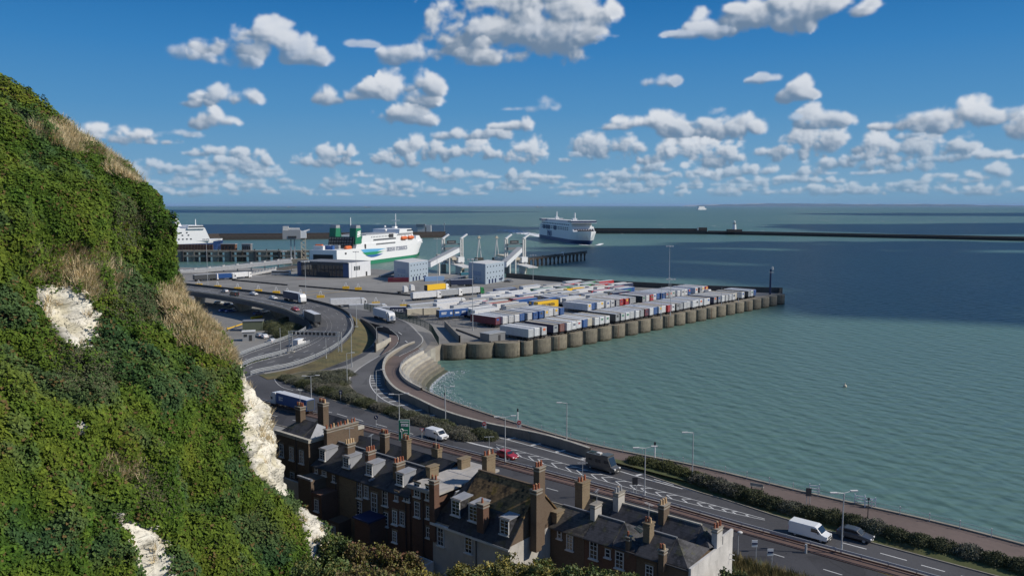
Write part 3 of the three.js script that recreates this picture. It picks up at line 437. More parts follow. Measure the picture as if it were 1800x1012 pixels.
  const g = new THREE.BufferGeometry(); g.setAttribute('position', new THREE.Float32BufferAttribute(pos, 3)); g.setAttribute('uv', new THREE.Float32BufferAttribute(uv, 2)); g.setAttribute('color', new THREE.Float32BufferAttribute(colr, 3)); g.setIndex(idx); g.computeVertexNormals();
  const cm = new THREE.MeshStandardMaterial({ color: 0xffffff, vertexColors: true, roughness: .95, map: T.chalk, bumpMap: T.chalkBump, bumpScale: .35 });
  const cl = struct('cliff', g, cm, 'steep chalk cliff draped in ivy'); 
  // the hill that carries the cliff, closing it behind and below
  const edge = []; for (let i = 0; i <= KN; i += 10) edge.push(grid[i * (WN + 1)]);
  const hill = ribbon(edge, edge.map(p => V3(p.x - 160, Math.max(2, p.y - 10), p.z - 30)), 0); struct('hill', hill, M.grass, 'grassy hill behind the cliff');

  // leaves: small clusters of folded ivy leaves
  function cluster(seed, n, spread, size, up = 0) { const r = rng(seed), P = [], U = []; for (let q = 0; q < n; q++) { const c = V3((r() - .5) * 2 * spread, (r() - .5) * 2 * spread, (r() - .5) * 1.2 * spread), a = r() * 6.283, t = (r() - .5) * 1.5, s = size * (.6 + .8 * r()); const M4 = new THREE.Matrix4().makeRotationFromEuler(new THREE.Euler(t + up, (r() - .5) * 1.5, a)); const v = [[0, -.5, 0], [.42, 0, .1], [0, .55, -.06], [-.42, 0, .1]].map(k => V3(...k).multiplyScalar(s).applyMatrix4(M4).add(c)); for (const k of [0, 1, 2, 0, 2, 3]) { P.push(v[k].x, v[k].y, v[k].z); U.push(0, 0); } }
    const g = new THREE.BufferGeometry(); g.setAttribute('position', new THREE.Float32BufferAttribute(P, 3)); g.setAttribute('uv', new THREE.Float32BufferAttribute(U, 2)); g.computeVertexNormals(); return g; }
  globalThis.leafCluster = cluster;
  const r = rng(31), cell = (fi, fj) => { const i = Math.min(KN - 1, Math.floor(fi)), j = Math.min(WN - 1, Math.floor(fj)), a = fi - i, b = fj - j, W = WN + 1, p = grid[i * W + j].clone().lerp(grid[i * W + j + 1], b), q = grid[(i + 1) * W + j].clone().lerp(grid[(i + 1) * W + j + 1], b); const n = grid[i * W + j + 1].clone().sub(grid[i * W + j]).cross(grid[(i + 1) * W + j].clone().sub(grid[i * W + j])).normalize(); if (n.x < 0) n.negate(); return [p.lerp(q, a), n]; };
  const lists = { ivy: [], straw: [], grey: [] };
  for (let q = 0; q < 330000; q++) {
    const fi = r() * KN, fj = r() * WN, w = -FAR + (NEAR + FAR) * fj / WN; if (w < -5) continue;
    const [p, n] = cell(fi, fj), b = bearingOf(p); if (b[0] < -60 || b[1] > 1080 || p.z > -12) continue;
    const z = zone(p, (r() - .5) * 46); if (z === 'chalk') { if (r() > .007) continue; }
    const kind = z === 'chalk' ? 'straw' : z, main = b[0] > 270 && b[1] > 470; if ((kind === 'straw' && z !== 'chalk' && r() < (main ? .05 : .5)) || (kind === 'grey' && r() < .4)) { lists.ivy.push([p, n, b]); continue; }
    lists[kind].push([p, n, b]);
  }
  const Mx = new THREE.Matrix4(), qn = new THREE.Quaternion(), q2 = new THREE.Quaternion(), Zx = V3(0, 0, 1), C = new THREE.Color();
  const scatter = (name, label, cat, list, geos, m, tint, sz, lift) => {
    const per = geos.map(() => []); list.forEach((e, i) => per[i % geos.length].push(e));
    const im = geos.length === 1 ? null : null;
    per.forEach((L, gi) => { const I = new THREE.InstancedMesh(geos[gi], m, L.length); L.forEach(([p, n, b], i) => { const lump = fbm(p.y * .62, p.z * .62, p.x * .62, 3); const s = sz(p, b) * (.75 + .6 * r()); qn.setFromUnitVectors(Zx, n.clone().add(V3(.1, .35, .2)).normalize()); q2.setFromAxisAngle(Zx, r() * 6.283); qn.multiply(q2); const o = p.clone().addScaledVector(n, lift + .12 + Math.max(-.18, lump * 1.5) + r() * .2); Mx.compose(o, qn, V3(s, s, s)); I.setMatrixAt(i, Mx); tint(p, b, C, lump); I.setColorAt(i, C); }); stuff(name, label, cat, I); });
  };
  const leafM = new THREE.MeshPhysicalMaterial({ color: 0xffffff, roughness: .75, specularIntensity: .35, side: THREE.DoubleSide });
  const A1 = cluster(3, 10, .30, .185);
  scatter('ivy', 'dense green ivy covering the chalk cliff', 'ivy', lists.ivy, [A1], leafM, (p, b, c, l) => { const t = fbm(p.y * .16, p.z * .16, 4, 3), y = fbm(p.y * .5 + 5, p.z * .5, 2, 2), q = r(); const g = .088 + .03 * t + .09 * q * q + .04 * y; const hue = sst(.05, .35, fbm(p.y * .35 + 40, p.z * .35, 9, 3)); c.setRGB(g * (.56 + .16 * t + .22 * y + .1 * q) * (1 - .25 * hue), g * (1 - .18 * hue), g * (.10 + .16 * hue)); if (q < .05) c.setRGB(.12, .085, .03); }, () => 1, .05);
  const B1 = cluster(8, 12, .36, .15);
  scatter('scrub', 'grey green scrub and bushes on the cliff', 'scrub', lists.grey, [B1], leafM, (p, b, c, l) => { const q = r(), t = fbm(p.y * .4, p.z * .4, 14, 3); c.setRGB(.062 + .06 * q * (.6 + t), .072 + .045 * q, .036 + .012 * q); if (q > .9) c.setRGB(.15, .12, .075); }, () => 1.05, .1);
  // dry grass: sheaves of thin blades
  const blades = []; { const rr = rng(4); for (let q = 0; q < 20; q++) { const a = rr() * 6.283, x = (rr() - .5) * .5, z = (rr() - .5) * .5, l = .4 + .6 * rr(), lean = .15 + .5 * rr(), w = .03; const t = V3(x + Math.cos(a) * lean, l, z + Math.sin(a) * lean + .15), s = V3(-Math.sin(a) * w, 0, Math.cos(a) * w); blades.push(x + s.x, 0, z + s.z, x - s.x, 0, z - s.z, t.x, t.y, t.z); } }
  const bg = new THREE.BufferGeometry(); bg.setAttribute('position', new THREE.Float32BufferAttribute(blades, 3)); bg.setAttribute('uv', new THREE.Float32BufferAttribute(new Float32Array(blades.length / 3 * 2), 2)); bg.computeVertexNormals();
  const straw = lists.straw, I = new THREE.InstancedMesh(bg, new THREE.MeshStandardMaterial({ color: 0xffffff, roughness: .9, side: THREE.DoubleSide }), straw.length);
  straw.forEach(([p, n], i) => { qn.setFromUnitVectors(V3(0, 1, 0), n.clone().multiplyScalar(.5).add(V3(0, 1, .0)).normalize()); q2.setFromAxisAngle(V3(0, 1, 0), r() * 6.2); qn.multiply(q2); const s = .8 + .7 * r(); Mx.compose(p.clone().addScaledVector(n, -.05), qn, V3(s, s, s)); I.setMatrixAt(i, Mx); const k = .75 + .5 * r(); C.setRGB(.70 * k, .58 * k, .36 * k); if (r() < .1) C.setRGB(.13, .14, .04); I.setColorAt(i, C); });
  stuff('dry_grass', 'tawny dry grass on the cliff shoulder', 'grass', I);
}

// ───────────────────────── broadleaf trees at the foot of the cliff ─────────────────────────
{
  const r = rng(91), leafM = new THREE.MeshPhysicalMaterial({ color: 0xffffff, roughness: .6, side: THREE.DoubleSide }), bark = mat([.07, .055, .042], .95, { map: T.soil }), C = new THREE.Color(), Mx = new THREE.Matrix4(), q = new THREE.Quaternion();
  const L = globalThis.leafCluster(21, 9, .24, .17);
  function tree(u, v, d, rx, ry, foot, tone, count, label) {
    const top = atDepth(u, v, d), c = V3(top.x, top.y - ry, top.z), base = V3(c.x + (r() - .5), foot, c.z + (r() - .5)), t = thing('tree', label, 'tree', base, 0, 'trees at the foot of the cliff');
    const trunkTop = c.clone().sub(base).add(V3(0, -ry * .1, 0)); const limbs = [rod(V3(0, -.3, 0), trunkTop, .28, .16, 8)], centres = [];
    const n = 15; for (let k = 0; k < n; k++) { const a = k * 2.399 + r(), h = (k + .5) / n * 1.7 - .75, w = Math.sqrt(Math.max(.1, 1 - h * h)) * (.55 + .35 * r()); const e = c.clone().sub(base).add(V3(Math.cos(a) * w * rx, h * ry * .8, Math.sin(a) * w * rx)); centres.push([e, (.30 + .16 * r()) * rx]); limbs.push(rod(trunkTop.clone().multiplyScalar(.55 + .35 * r()), e, .09, .03, 5)); }
    part(t, 'trunk', limbs.slice(0, 1), bark); part(t, 'limbs', limbs.slice(1), bark);
    const I = new THREE.InstancedMesh(L, leafM, count); for (let k = 0; k < count; k++) { const [e, s] = centres[k % n]; let x, y, z; do { x = r() * 2 - 1; y = r() * 2 - 1; z = r() * 2 - 1; } while (x * x + y * y + z * z > 1 || x * x + y * y + z * z < .16 * r()); const p = e.clone().add(V3(x * s, y * s * .8, z * s)); p.add(V3(vn(p.x * 2, p.y * 2, 1), vn(p.y * 2, p.z * 2, 2), vn(p.z * 2, p.x * 2, 3)).multiplyScalar(.45)); q.setFromEuler(new THREE.Euler(r() * 6.28, r() * 6.28, r() * 6.28)); const sc = .8 + .7 * r(); Mx.compose(p, q, V3(sc, sc, sc)); I.setMatrixAt(k, Mx); const m = r(), f = .7 + .55 * r(), cl = m < tone[3] ? tone[1] : m < tone[3] + .12 ? tone[2] : tone[0]; C.setRGB(cl[0] * f, cl[1] * f, cl[2] * f); I.setColorAt(k, C); }
    I.name = 'crown'; I.userData.kind = 'stuff'; I.castShadow = I.receiveShadow = true; t.add(I);
  }
  const G = [.075, .115, .022], DG = [.04, .07, .017], OL = [.145, .14, .03], BR = [.13, .095, .035], YE = [.27, .22, .04], RD = [.17, .075, .04];
  tree(585, 936, 84, 3.0, 4.2, 5, [G, DG, OL, .35], 2600, 'small dark green tree against the foot of the chalk cliff');
  tree(560, 986, 74, 3.4, 3.4, 5, [G, OL, DG, .25], 2600, 'bright green bush growing below the ivy of the cliff foot');
  tree(640, 952, 82, 3.4, 4.4, 5, [OL, BR, RD, .45], 3300, 'brown and olive autumn tree behind the dark terrace');
  tree(700, 964, 80, 2.8, 3.8, 5, [BR, OL, RD, .4], 2600, 'rusty brown autumn tree beside the white balcony');
  tree(640, 999, 70, 3.4, 3.2, 5, [BR, OL, G, .4], 2600, 'low brown tree in front of the autumn trees');
  tree(735, 1006, 70, 2.6, 2.4, 5, [OL, YE, BR, .3], 1800, 'small yellowing bush below the white balcony');
  tree(822, 992, 76, 3.3, 3.4, 5, [OL, YE, G, .3], 3000, 'olive green tree under the pale rendered wall');
  tree(898, 984, 75, 3.4, 3.8, 5, [OL, YE, DG, .25], 3200, 'yellow flecked tree before the brown tiled roof house');
  tree(962, 986, 74, 3.0, 3.4, 5, [OL, G, YE, .35], 2800, 'mid green tree before the brick terrace windows');
  tree(1020, 998, 72, 2.8, 3.0, 5, [G, OL, DG, .35], 2200, 'dark leafed tree below the third brick terrace window');
  tree(1085, 1009, 71, 2.6, 2.6, 5, [G, OL, DG, .35], 1800, 'low dark tree in front of the last terrace house');
  tree(860, 1018, 64, 3.4, 2.6, 5, [OL, G, YE, .3], 2200, 'broad low tree nearest the viewer under the rendered wall');
  tree(1290, 1012, 78, 1.5, 1.2, 8.2, [DG, OL, G, .3], 900, 'small dark shrub beside the white gable wall');
}

// ───────────────────────── terrace: s along the row (towards the right), o across it (towards the sea), e level ─────────────────────────
T.slate.rotation = Math.PI / 2;
const TH = 39.326 * Math.PI / 180, TT = V3(Math.cos(TH), 0, Math.sin(TH)), TN = V3(Math.sin(TH), 0, -Math.cos(TH)), TO = at(935, 914, 13.5).setY(0);
const TP = (s, o, e) => V3(TO.x + TT.x * s + TN.x * o, e, TO.z + TT.z * s + TN.z * o);
class House {
  constructor(label, s0, s1, o0, o1, base, eave, wallMat) { Object.assign(this, { s0, s1, o0, o1, base, eave }); this.g = thing('terrace_house', label, 'house', TP(s0, o0, base), -TH, 'terraced houses below the cliff'); if (wallMat) this.walls(wallMat); }
  L(s, o, e) { return V3(s - this.s0, e - this.base, -(o - this.o0)); }
  box(sa, sb, oa, ob, ea, eb) { const c = this.L((sa + sb) / 2, (oa + ob) / 2, (ea + eb) / 2); return bx(sb - sa, eb - ea, ob - oa, c.x, c.y, c.z); }
  prism(pts, sa, sb) { const s = new THREE.Shape(pts.map(p => new THREE.Vector2(p[0] - this.o0, p[1] - this.base))); return new THREE.ExtrudeGeometry(s, { depth: sb - sa, bevelEnabled: false }).rotateY(Math.PI / 2).translate(sa - this.s0, 0, 0); }
  walls(m) { part(this.g, 'wall', this.box(this.s0, this.s1, this.o0, this.o1, this.base, this.eave), m); this.wallMat = m; }
  slope(oa, ea, ob, eb, m, sa = this.s0, sb = this.s1, over = .3) { const d = Math.hypot(ob - oa, eb - ea), x = (ob - oa) / d, y = (eb - ea) / d, nx = -y * Math.sign(x), ny = Math.abs(x), t = .13; const A = [oa - x * over, ea - y * over]; return part(this.g, 'roof', this.prism([A, [ob, eb], [ob + nx * t, eb + ny * t], [A[0] + nx * t, A[1] + ny * t]], sa, sb), m); }
  gable(list, m, sa = this.s0, sb = this.s1) { part(this.g, 'gable', this.prism(list, sa, sb), m); }
  pile(oa, or, ob, er, m, sa, sb, eave = this.eave, gm = this.wallMat) { this.gable([[oa, eave - .02], [or, er - .06], [ob, eave - .02]], gm, (sa ?? this.s0) + .02, (sb ?? this.s1) - .02); const r = this.slope(oa, eave, or, er, m, sa, sb); this.slope(ob, eave, or, er, m, sa, sb); const c = this.box((sa ?? this.s0), (sb ?? this.s1), or - .13, or + .13, er + .06, er + .22); part(r, 'ridge', c, M.midgrey); return r; }
  tri(a, b, c, m, name = 'roof') { const P = [a, b, c].map(p => this.L(...p)); const n = P[1].clone().sub(P[0]).cross(P[2].clone().sub(P[0])); if (n.y < 0) P.reverse(); const g = new THREE.BufferGeometry(); const u = P[1].clone().sub(P[0]).normalize(), w = P[2].clone().sub(P[0]); g.setAttribute('position', new THREE.Float32BufferAttribute(P.flatMap(p => [p.x, p.y, p.z]), 3)); g.setAttribute('uv', new THREE.Float32BufferAttribute([0, 0, 0, P[1].distanceTo(P[0]), w.clone().addScaledVector(u, -w.dot(u)).length(), w.dot(u)], 2)); g.computeVertexNormals(); return part(this.g, name, g, m); }
  window(s, o, e, w = .95, h = 1.7, bars = 2, frame = M.offwhite, dir = 1) {      // on a wall that faces the cliff
    const c = this.L(s, o, e), b = .09, z = c.z, f = [bx(w, b, .12, c.x, c.y + h / 2 - b / 2, z + .05), bx(w, b, .12, c.x, c.y - h / 2 + b / 2, z + .05), bx(b, h - 2 * b, .12, c.x - w / 2 + b / 2, c.y, z + .05), bx(b, h - 2 * b, .12, c.x + w / 2 - b / 2, c.y, z + .05)];
    for (let k = 1; k < bars; k++) f.push(bx(.05, h - 2 * b, .05, c.x - w / 2 + w * k / bars, c.y, z + .05)); f.push(bx(w - 2 * b, .07, .07, c.x, c.y, z + .055)); if (h > 1.3) for (const k of [-.25, .25]) f.push(bx(w - 2 * b, .045, .05, c.x, c.y + h * k, z + .05));
    const win = part(this.g, 'window', f, frame); part(win, 'pane', bx(w - 2 * b, h - 2 * b, .03, c.x, c.y, z + .02), M.glass); part(win, 'sill', bx(w + .25, .12, .26, c.x, c.y - h / 2 - .05, z + .12), frame); part(win, 'lintel', bx(w + .3, .22, .06, c.x, c.y + h / 2 + .11, z + .03), M.brickYellow); return win;
  }
  wpx(u, v, o, w, h, bars = 2, frame) { const p = hit(u, v, TP(0, o, 0), TN), q = p.clone().sub(TO), s = q.dot(TT); return this.window(s, o, p.y, w, h, bars, frame); }
  chimney(s, o, e0, ws, wo, e1, pots, m = M.brickBrown, along = 's', potMat = M.terracotta) {
    ws *= .88; wo *= .88;
    const c = part(this.g, 'chimney', this.box(s - ws / 2, s + ws / 2, o - wo / 2, o + wo / 2, e0, e1), m);
    part(c, 'cap', [this.box(s - ws / 2 - .1, s + ws / 2 + .1, o - wo / 2 - .1, o + wo / 2 + .1, e1, e1 + .14), this.box(s - ws / 2 - .06, s + ws / 2 + .06, o - wo / 2 - .06, o + wo / 2 + .06, e1 - .35, e1 - .2)], m === M.brickYellow ? M.brickYellow : M.concrete);
    const pg = new THREE.CylinderGeometry(.10, .14, .55, 8); for (let k = 0; k < pots; k++) { const t = (k + .5) / pots - .5, p = this.L(s + (along === 's' ? t * ws : (k % 2 - .5) * .18), o + (along === 's' ? (k % 2 - .5) * .16 : t * wo), e1 + .14 + .27); part(c, 'chimney_pot', pg, k % 4 === 2 ? M.buffpot : potMat, p); }
    return c;
  }
  dormer(s, of, e0, w, h, back, m = M.offwhite, cheeks = M.slateGrey) {       // face at of, running back to the slope
    const d = part(this.g, 'dormer', this.box(s - w / 2, s + w / 2, of + .02, back, e0, e0 + h), cheeks); part(d, 'dormer_roof', this.prism([[of - .15, e0 + h], [back, e0 + h + .1], [back, e0 + h + .22], [of - .15, e0 + h + .1]], s - w / 2 - .12, s + w / 2 + .12), M.lead);
    const wn = this.window(s, of, e0 + h / 2, w * .96, h * .94, 2, m); return d;
  }
  pipe(s, o, ea, eb) { const a = this.L(s, o - .12, ea), b = this.L(s, o - .12, eb); part(this.g, 'drainpipe', rod(a, b, .06), M.dark); }
  gutter(o, e) { part(this.g, 'gutter', this.box(this.s0, this.s1, o - .3, o - .14, e - .16, e - .02), M.dark); }
}
{ // wide stuccoed house at the far end, hipped roof behind a parapet
  const h = new House('broad house with hipped roof and tall chimneys nearest the chalk face', -41.5, -33.9, -6.3, 3.4, 4, 17.6, M.brickBrown);
  part(h.g, 'parapet', h.box(-41.7, -33.7, -6.45, -5.95, 17.62, 18.1), M.paleConcrete); part(h.g, 'parapet', h.box(-34.2, -33.7, -5.93, 3.4, 17.62, 18.1), M.paleConcrete);
  h.prism; const rm = M.slateGrey; h.slope(-6, 17.7, -3.2, 19.3, rm, -39.8, -36); h.slope(-.4, 17.7, -3.2, 19.3, rm, -39.8, -36);
  h.tri([-41.5, -6, 17.7], [-39.8, -6, 17.7], [-39.8, -3.2, 19.35], rm); h.tri([-41.5, -.4, 17.7], [-41.5, -6, 17.7], [-39.8, -3.2, 19.35], rm); h.tri([-36, -6, 17.7], [-34.2, -6, 17.7], [-36, -3.2, 19.35], rm); h.tri([-34.2, -6, 17.7], [-34.2, -.4, 17.7], [-36, -3.2, 19.35], M.lead);
  h.slope(0, 17.7, 1.7, 18.9, rm, -41, -35); h.slope(3.4, 17.7, 1.7, 18.9, rm, -41, -35); part(h.g, 'valley_floor', h.box(-41.4, -34, -.4, 0, 17.5, 17.72), M.lead);
  h.chimney(-39.6, -3.4, 17.5, 1.35, 1.0, 21.2, 6); h.chimney(-37.9, -.7, 17.5, 1.5, 1.1, 21.5, 7);
  for (const s of [-40.2, -37.8, -35.5]) { h.window(s, -6.3, 15.4, .95, 1.9); h.window(s, -6.3, 11.8, .95, 1.9); } h.pipe(-36.6, -6.3, 5, 18); h.chimney(-41, -7.4, 8, 1, 1.2, 15.6, 4);
  const y = part(h.g, 'yard_wall', h.box(-40, -34.2, -7.6, -7.3, 4, 12.2), M.render); part(h.g, 'outbuilding', h.box(-38, -34.4, -7.3, -6.32, 4, 11.9), M.brickBrown);
}
// dark slate terrace of four
const rowA = [[-32.6, -26.9, 'first slate roofed terrace house beside the broad hipped house', M.brickBrown], [-26.9, -22.6, 'second slate roofed terrace house with one pale dormer', M.brickYellow], [-22.6, -17.6, 'third slate roofed terrace house with twin roof gutters', M.brickBrown], [-17.6, -13.5, 'fourth slate roofed terrace house next to the flat white roof', M.brickRed]];
rowA.forEach(([a, b, label, m], k) => {
  const h = new House(label, a, b - .05, -6.7, 4.2, 4, 15, m); h.rear = k;
  h.pile(-6.7, -2.8, -.9, 17.3, M.slate); h.gable([[-.9, 14.9], [1.6, 16.9], [4.2, 14.9]], m, a + .02, b - .07); h.slope(-.9, 15.6, 1.6, 17.1, M.slate, a, b - .05, 0); h.slope(4.2, 15, 1.6, 17.1, M.slate, a, b - .05);
  h.gutter(-6.7, 15); h.pipe(b - .6, -6.7, 5, 15);
  const ds = [-31.2, -26.2, -21.6, -15.9][k]; h.dormer(ds, -6.0, 15.75, 1.25, 1.45, -3.9, M.offwhite, M.lead);
  if (k === 0) { h.chimney(-32.2, -2.0, 15.5, .8, 6.2, 19.4, 9, M.brickBrown, 'o'); part(h.g, 'rear_extension', h.box(-32.4, -29.6, -9.2, -6.72, 9.6, 14), M.brickBrown); part(h.g, 'rear_extension', h.box(-32.4, -29.6, -9.2, -6.72, 4, 9.58), M.renderWhite); part(h.g, 'parapet', h.box(-32.5, -29.5, -9.3, -9, 14, 14.25), M.lead); h.window(-31.2, -9.2, 7.9, .6, .9, 1); part(h.g, 'rear_extension', h.box(-29.3, -27.2, -9.4, -6.72, 4, 12.7), M.brickRed); h.window(-28.2, -9.4, 11.2, .8, 1.6); h.window(-28.2, -9.4, 7.6, .8, 1.3); h.window(-31.7, -6.7, 14.4, .6, .8, 1); h.window(-30, -6.7, 14.4, .9, .7); h.window(-27.9, -6.7, 14.1, .7, .9); }
  if (k === 1) { h.chimney(-26.8, -4.9, 15.6, .75, 1.4, 18.6, 6, M.brickBrown, 'o', M.buffpot); h.chimney(-25.9, .4, 16, 1.2, .9, 18.9, 6, M.brickBrown); h.wpx(632, 861, -6.7, .95, 2.2); h.wpx(644, 864, -6.7, .8, 1.6); h.wpx(632, 893, -6.7, .9, 1.8); h.wpx(658, 883, -6.7, 1.1, 2.5); part(h.g, 'rear_extension', h.box(-26.6, -24.6, -8.8, -6.72, 4, 9.5), M.brickBrown); h.window(-25.6, -8.8, 8.2, .8, 1.4); }
  if (k === 2) { h.chimney(-22.7, -4.9, 15.6, .75, 1.4, 18.4, 6, M.brickRed, 'o'); h.chimney(-21.6, .4, 16, 1.2, .9, 18.9, 5, M.brickYellow); h.wpx(677, 875, -6.7, .95, 2.0); h.wpx(697, 872, -6.7, .6, 1.1); h.wpx(678, 912, -6.7, .9, 1.8); part(h.g, 'gutter', h.box(-20.8, -20.6, -6.9, -3.2, 15.4, 15.6), M.lead); part(h.g, 'rear_extension', h.box(-20.6, -17.8, -9.4, -6.72, 4, 11.4), M.brickRed); part(h.g, 'canopy', h.box(-20.8, -17.7, -9.6, -6.72, 11.42, 11.6), M.navy); h.wpx(694, 909, -9.4, .75, 1.7); h.wpx(694, 943, -9.4, .7, 1.4); }
  if (k === 3) { h.chimney(-17.6, -4.6, 15.4, .75, 1.6, 17.9, 6, M.brickBrown, 'o'); h.chimney(-17.3, 1.8, 15.5, 1.3, .9, 18.2, 5, M.brickYellow); h.wpx(715, 877, -6.7, 1.0, .5); h.window(-14.8, -6.7, 12, .85, 1.7); }
});
{ // flat roofed house
  const h = new House('red brick house with pale flat roof and two sash window columns', -13.45, -9.2, -6.5, 4.2, 4, 16.3, M.brickRed);
  part(h.g, 'roof', h.box(-13.7, -8.6, -6.8, 4.3, 16.32, 16.6), M.felt); part(h.g, 'coping', h.box(-13.72, -8.6, -6.9, -6.7, 16.2, 16.65), M.lead);
  const rs = h.box(-13.3, -9.4, 2.6, 2.66, 16.6, 16.64); part(h.g, 'roof_seam', [h.box(-13.4, -9, -3.5, -3.4, 16.6, 16.63), h.box(-13.4, -9, -.2, -.1, 16.6, 16.63), h.box(-11.4, -11.3, -6.6, 4.2, 16.6, 16.63)], M.lead);
  h.chimney(-13.3, -3.0, 16.3, .8, 1.7, 17.9, 0, M.brickYellow, 'o'); h.chimney(-12.6, 2.0, 16.3, .8, 1.9, 17.8, 0, M.brickYellow, 'o');
  for (const [u, v, w, hh] of [[733.5, 861, 1, 1.7], [754, 867, 1, 1.7], [733.5, 895, .9, 1.9], [754, 901, .8, 1.5], [754, 936, .8, 1.3]]) h.wpx(u, v, -6.5, w, hh); h.pipe(-11.3, -6.5, 5, 16);
  h.chimney(-8.9, -7.1, 11, .95, .95, 18.2, 2, M.brickRed);
}
{ // house with the large brown roof
  const h = new House('pale rendered house with big mossy brown roof and three dormers', -9.1, 2.6, -7.2, 2.8, 4, 13.4, M.render);
  const R = 18.6, ro = -2.2; h.wallMat = M.render;
  h.gable([[-7.15, 13.3], [ro, R - .1], [2.75, 13.3]], M.brickBrown, -6.2, 2.55);
  h.slope(-7.2, 13.5, -4.9, 15.85, M.slate, -6.3, 2.7, .45); h.slope(-4.9, 15.86, ro, R, M.slateBrown, -6.3, 2.7, 0); h.slope(2.8, 13.5, ro, R, M.slateBrown, -6.3, 2.7);
  h.tri([-9.2, -7.3, 13.5], [-6.3, -7.3, 13.5], [-6.3, ro, R + .1], M.slate); h.tri([-9.2, 2.8, 13.5], [-9.2, -7.3, 13.5], [-6.3, ro, R + .1], M.slate); part(h.g, 'ridge', h.box(-6.3, 2.7, ro - .14, ro + .14, R + .06, R + .24), M.brickBrown);
  { const a = h.L(-7.95, -3.6, 15.9); const sk = part(h.g, 'skylight', bx(1.5, .12, 2.6, 0, 0, 0), M.lead, a); sk.rotation.set(.0, 0, 1.03); part(sk, 'pane', bx(.55, .06, 2.3, -.35, .06, 0), M.glass); part(sk, 'pane', bx(.55, .06, 2.3, .35, .06, 0), M.glass); }
  for (const s of [-6.0, -3.3]) h.dormer(s, -6.5, 14.5, 1.35, 1.9, -3.9); h.dormer(1.3, -6.5, 14.2, 1.3, 1.8, -4.0);
  part(h.g, 'eaves_board', h.box(-9.2, 2.7, -7.6, -7.35, 13.02, 13.3), M.offwhite); h.wpx(775, 943, -7.2, 1.0, 2.2); h.wpx(824, 957, -7.2, 1.1, 2.0); h.pipe(-2.2, -7.2, 5, 13);
  h.chimney(-1.8, -6.6, 11, 1.1, 1.1, 17, 1, M.brickRed); h.chimney(-6.4, -.3, 15, .9, 1.8, 20.0, 4, M.brickYellow, 'o'); h.chimney(2.75, -2.2, 12, .9, 1.25, 21, 5, M.brickBrown, 'o'); h.chimney(3.35, -3.55, 12, .95, 1.1, 18.9, 4, M.brickBrown, 'o');
  const ld = []; for (let k = 0; k < 12; k++) { const t = k / 11, p = h.L(-4.85, -7.2 + t * 2.2, 13.8 + t * 2.25); ld.push(bx(.4, .04, .05, p.x, p.y, p.z)); } part(h.g, 'roof_ladder', ld, M.dark);
}
{ // white balcony below it
  const t = thing('balcony', 'white walled roof terrace with trellis beside the trees', 'balcony', TP(-10.2, -9.6, 4), -TH);
  part(t, 'base', bx(3.6, 3.8, 3.6, 0, 1.9, 0), M.renderWhite); part(t, 'floor', bx(3.2, .06, 3.2, 0, 3.84, 0), M.dark); for (const [x, z, w, d] of [[0, 1.7, 3.6, .2], [0, -1.7, 3.6, .2], [1.7, 0, .2, 3.2], [-1.7, 0, .2, 3.2]]) part(t, 'parapet', bx(w, 1, d, x, 4.31, z), M.renderWhite);
  const tr = []; for (let k = 0; k < 8; k++) { tr.push(bx(.05, .75, .05, -1.5 + k * .42, 5.2, 1.7, 0, .6), bx(.05, .75, .05, -1.5 + k * .42, 5.2, 1.72, 0, -.6)); } part(t, 'trellis', tr, M.white);
}
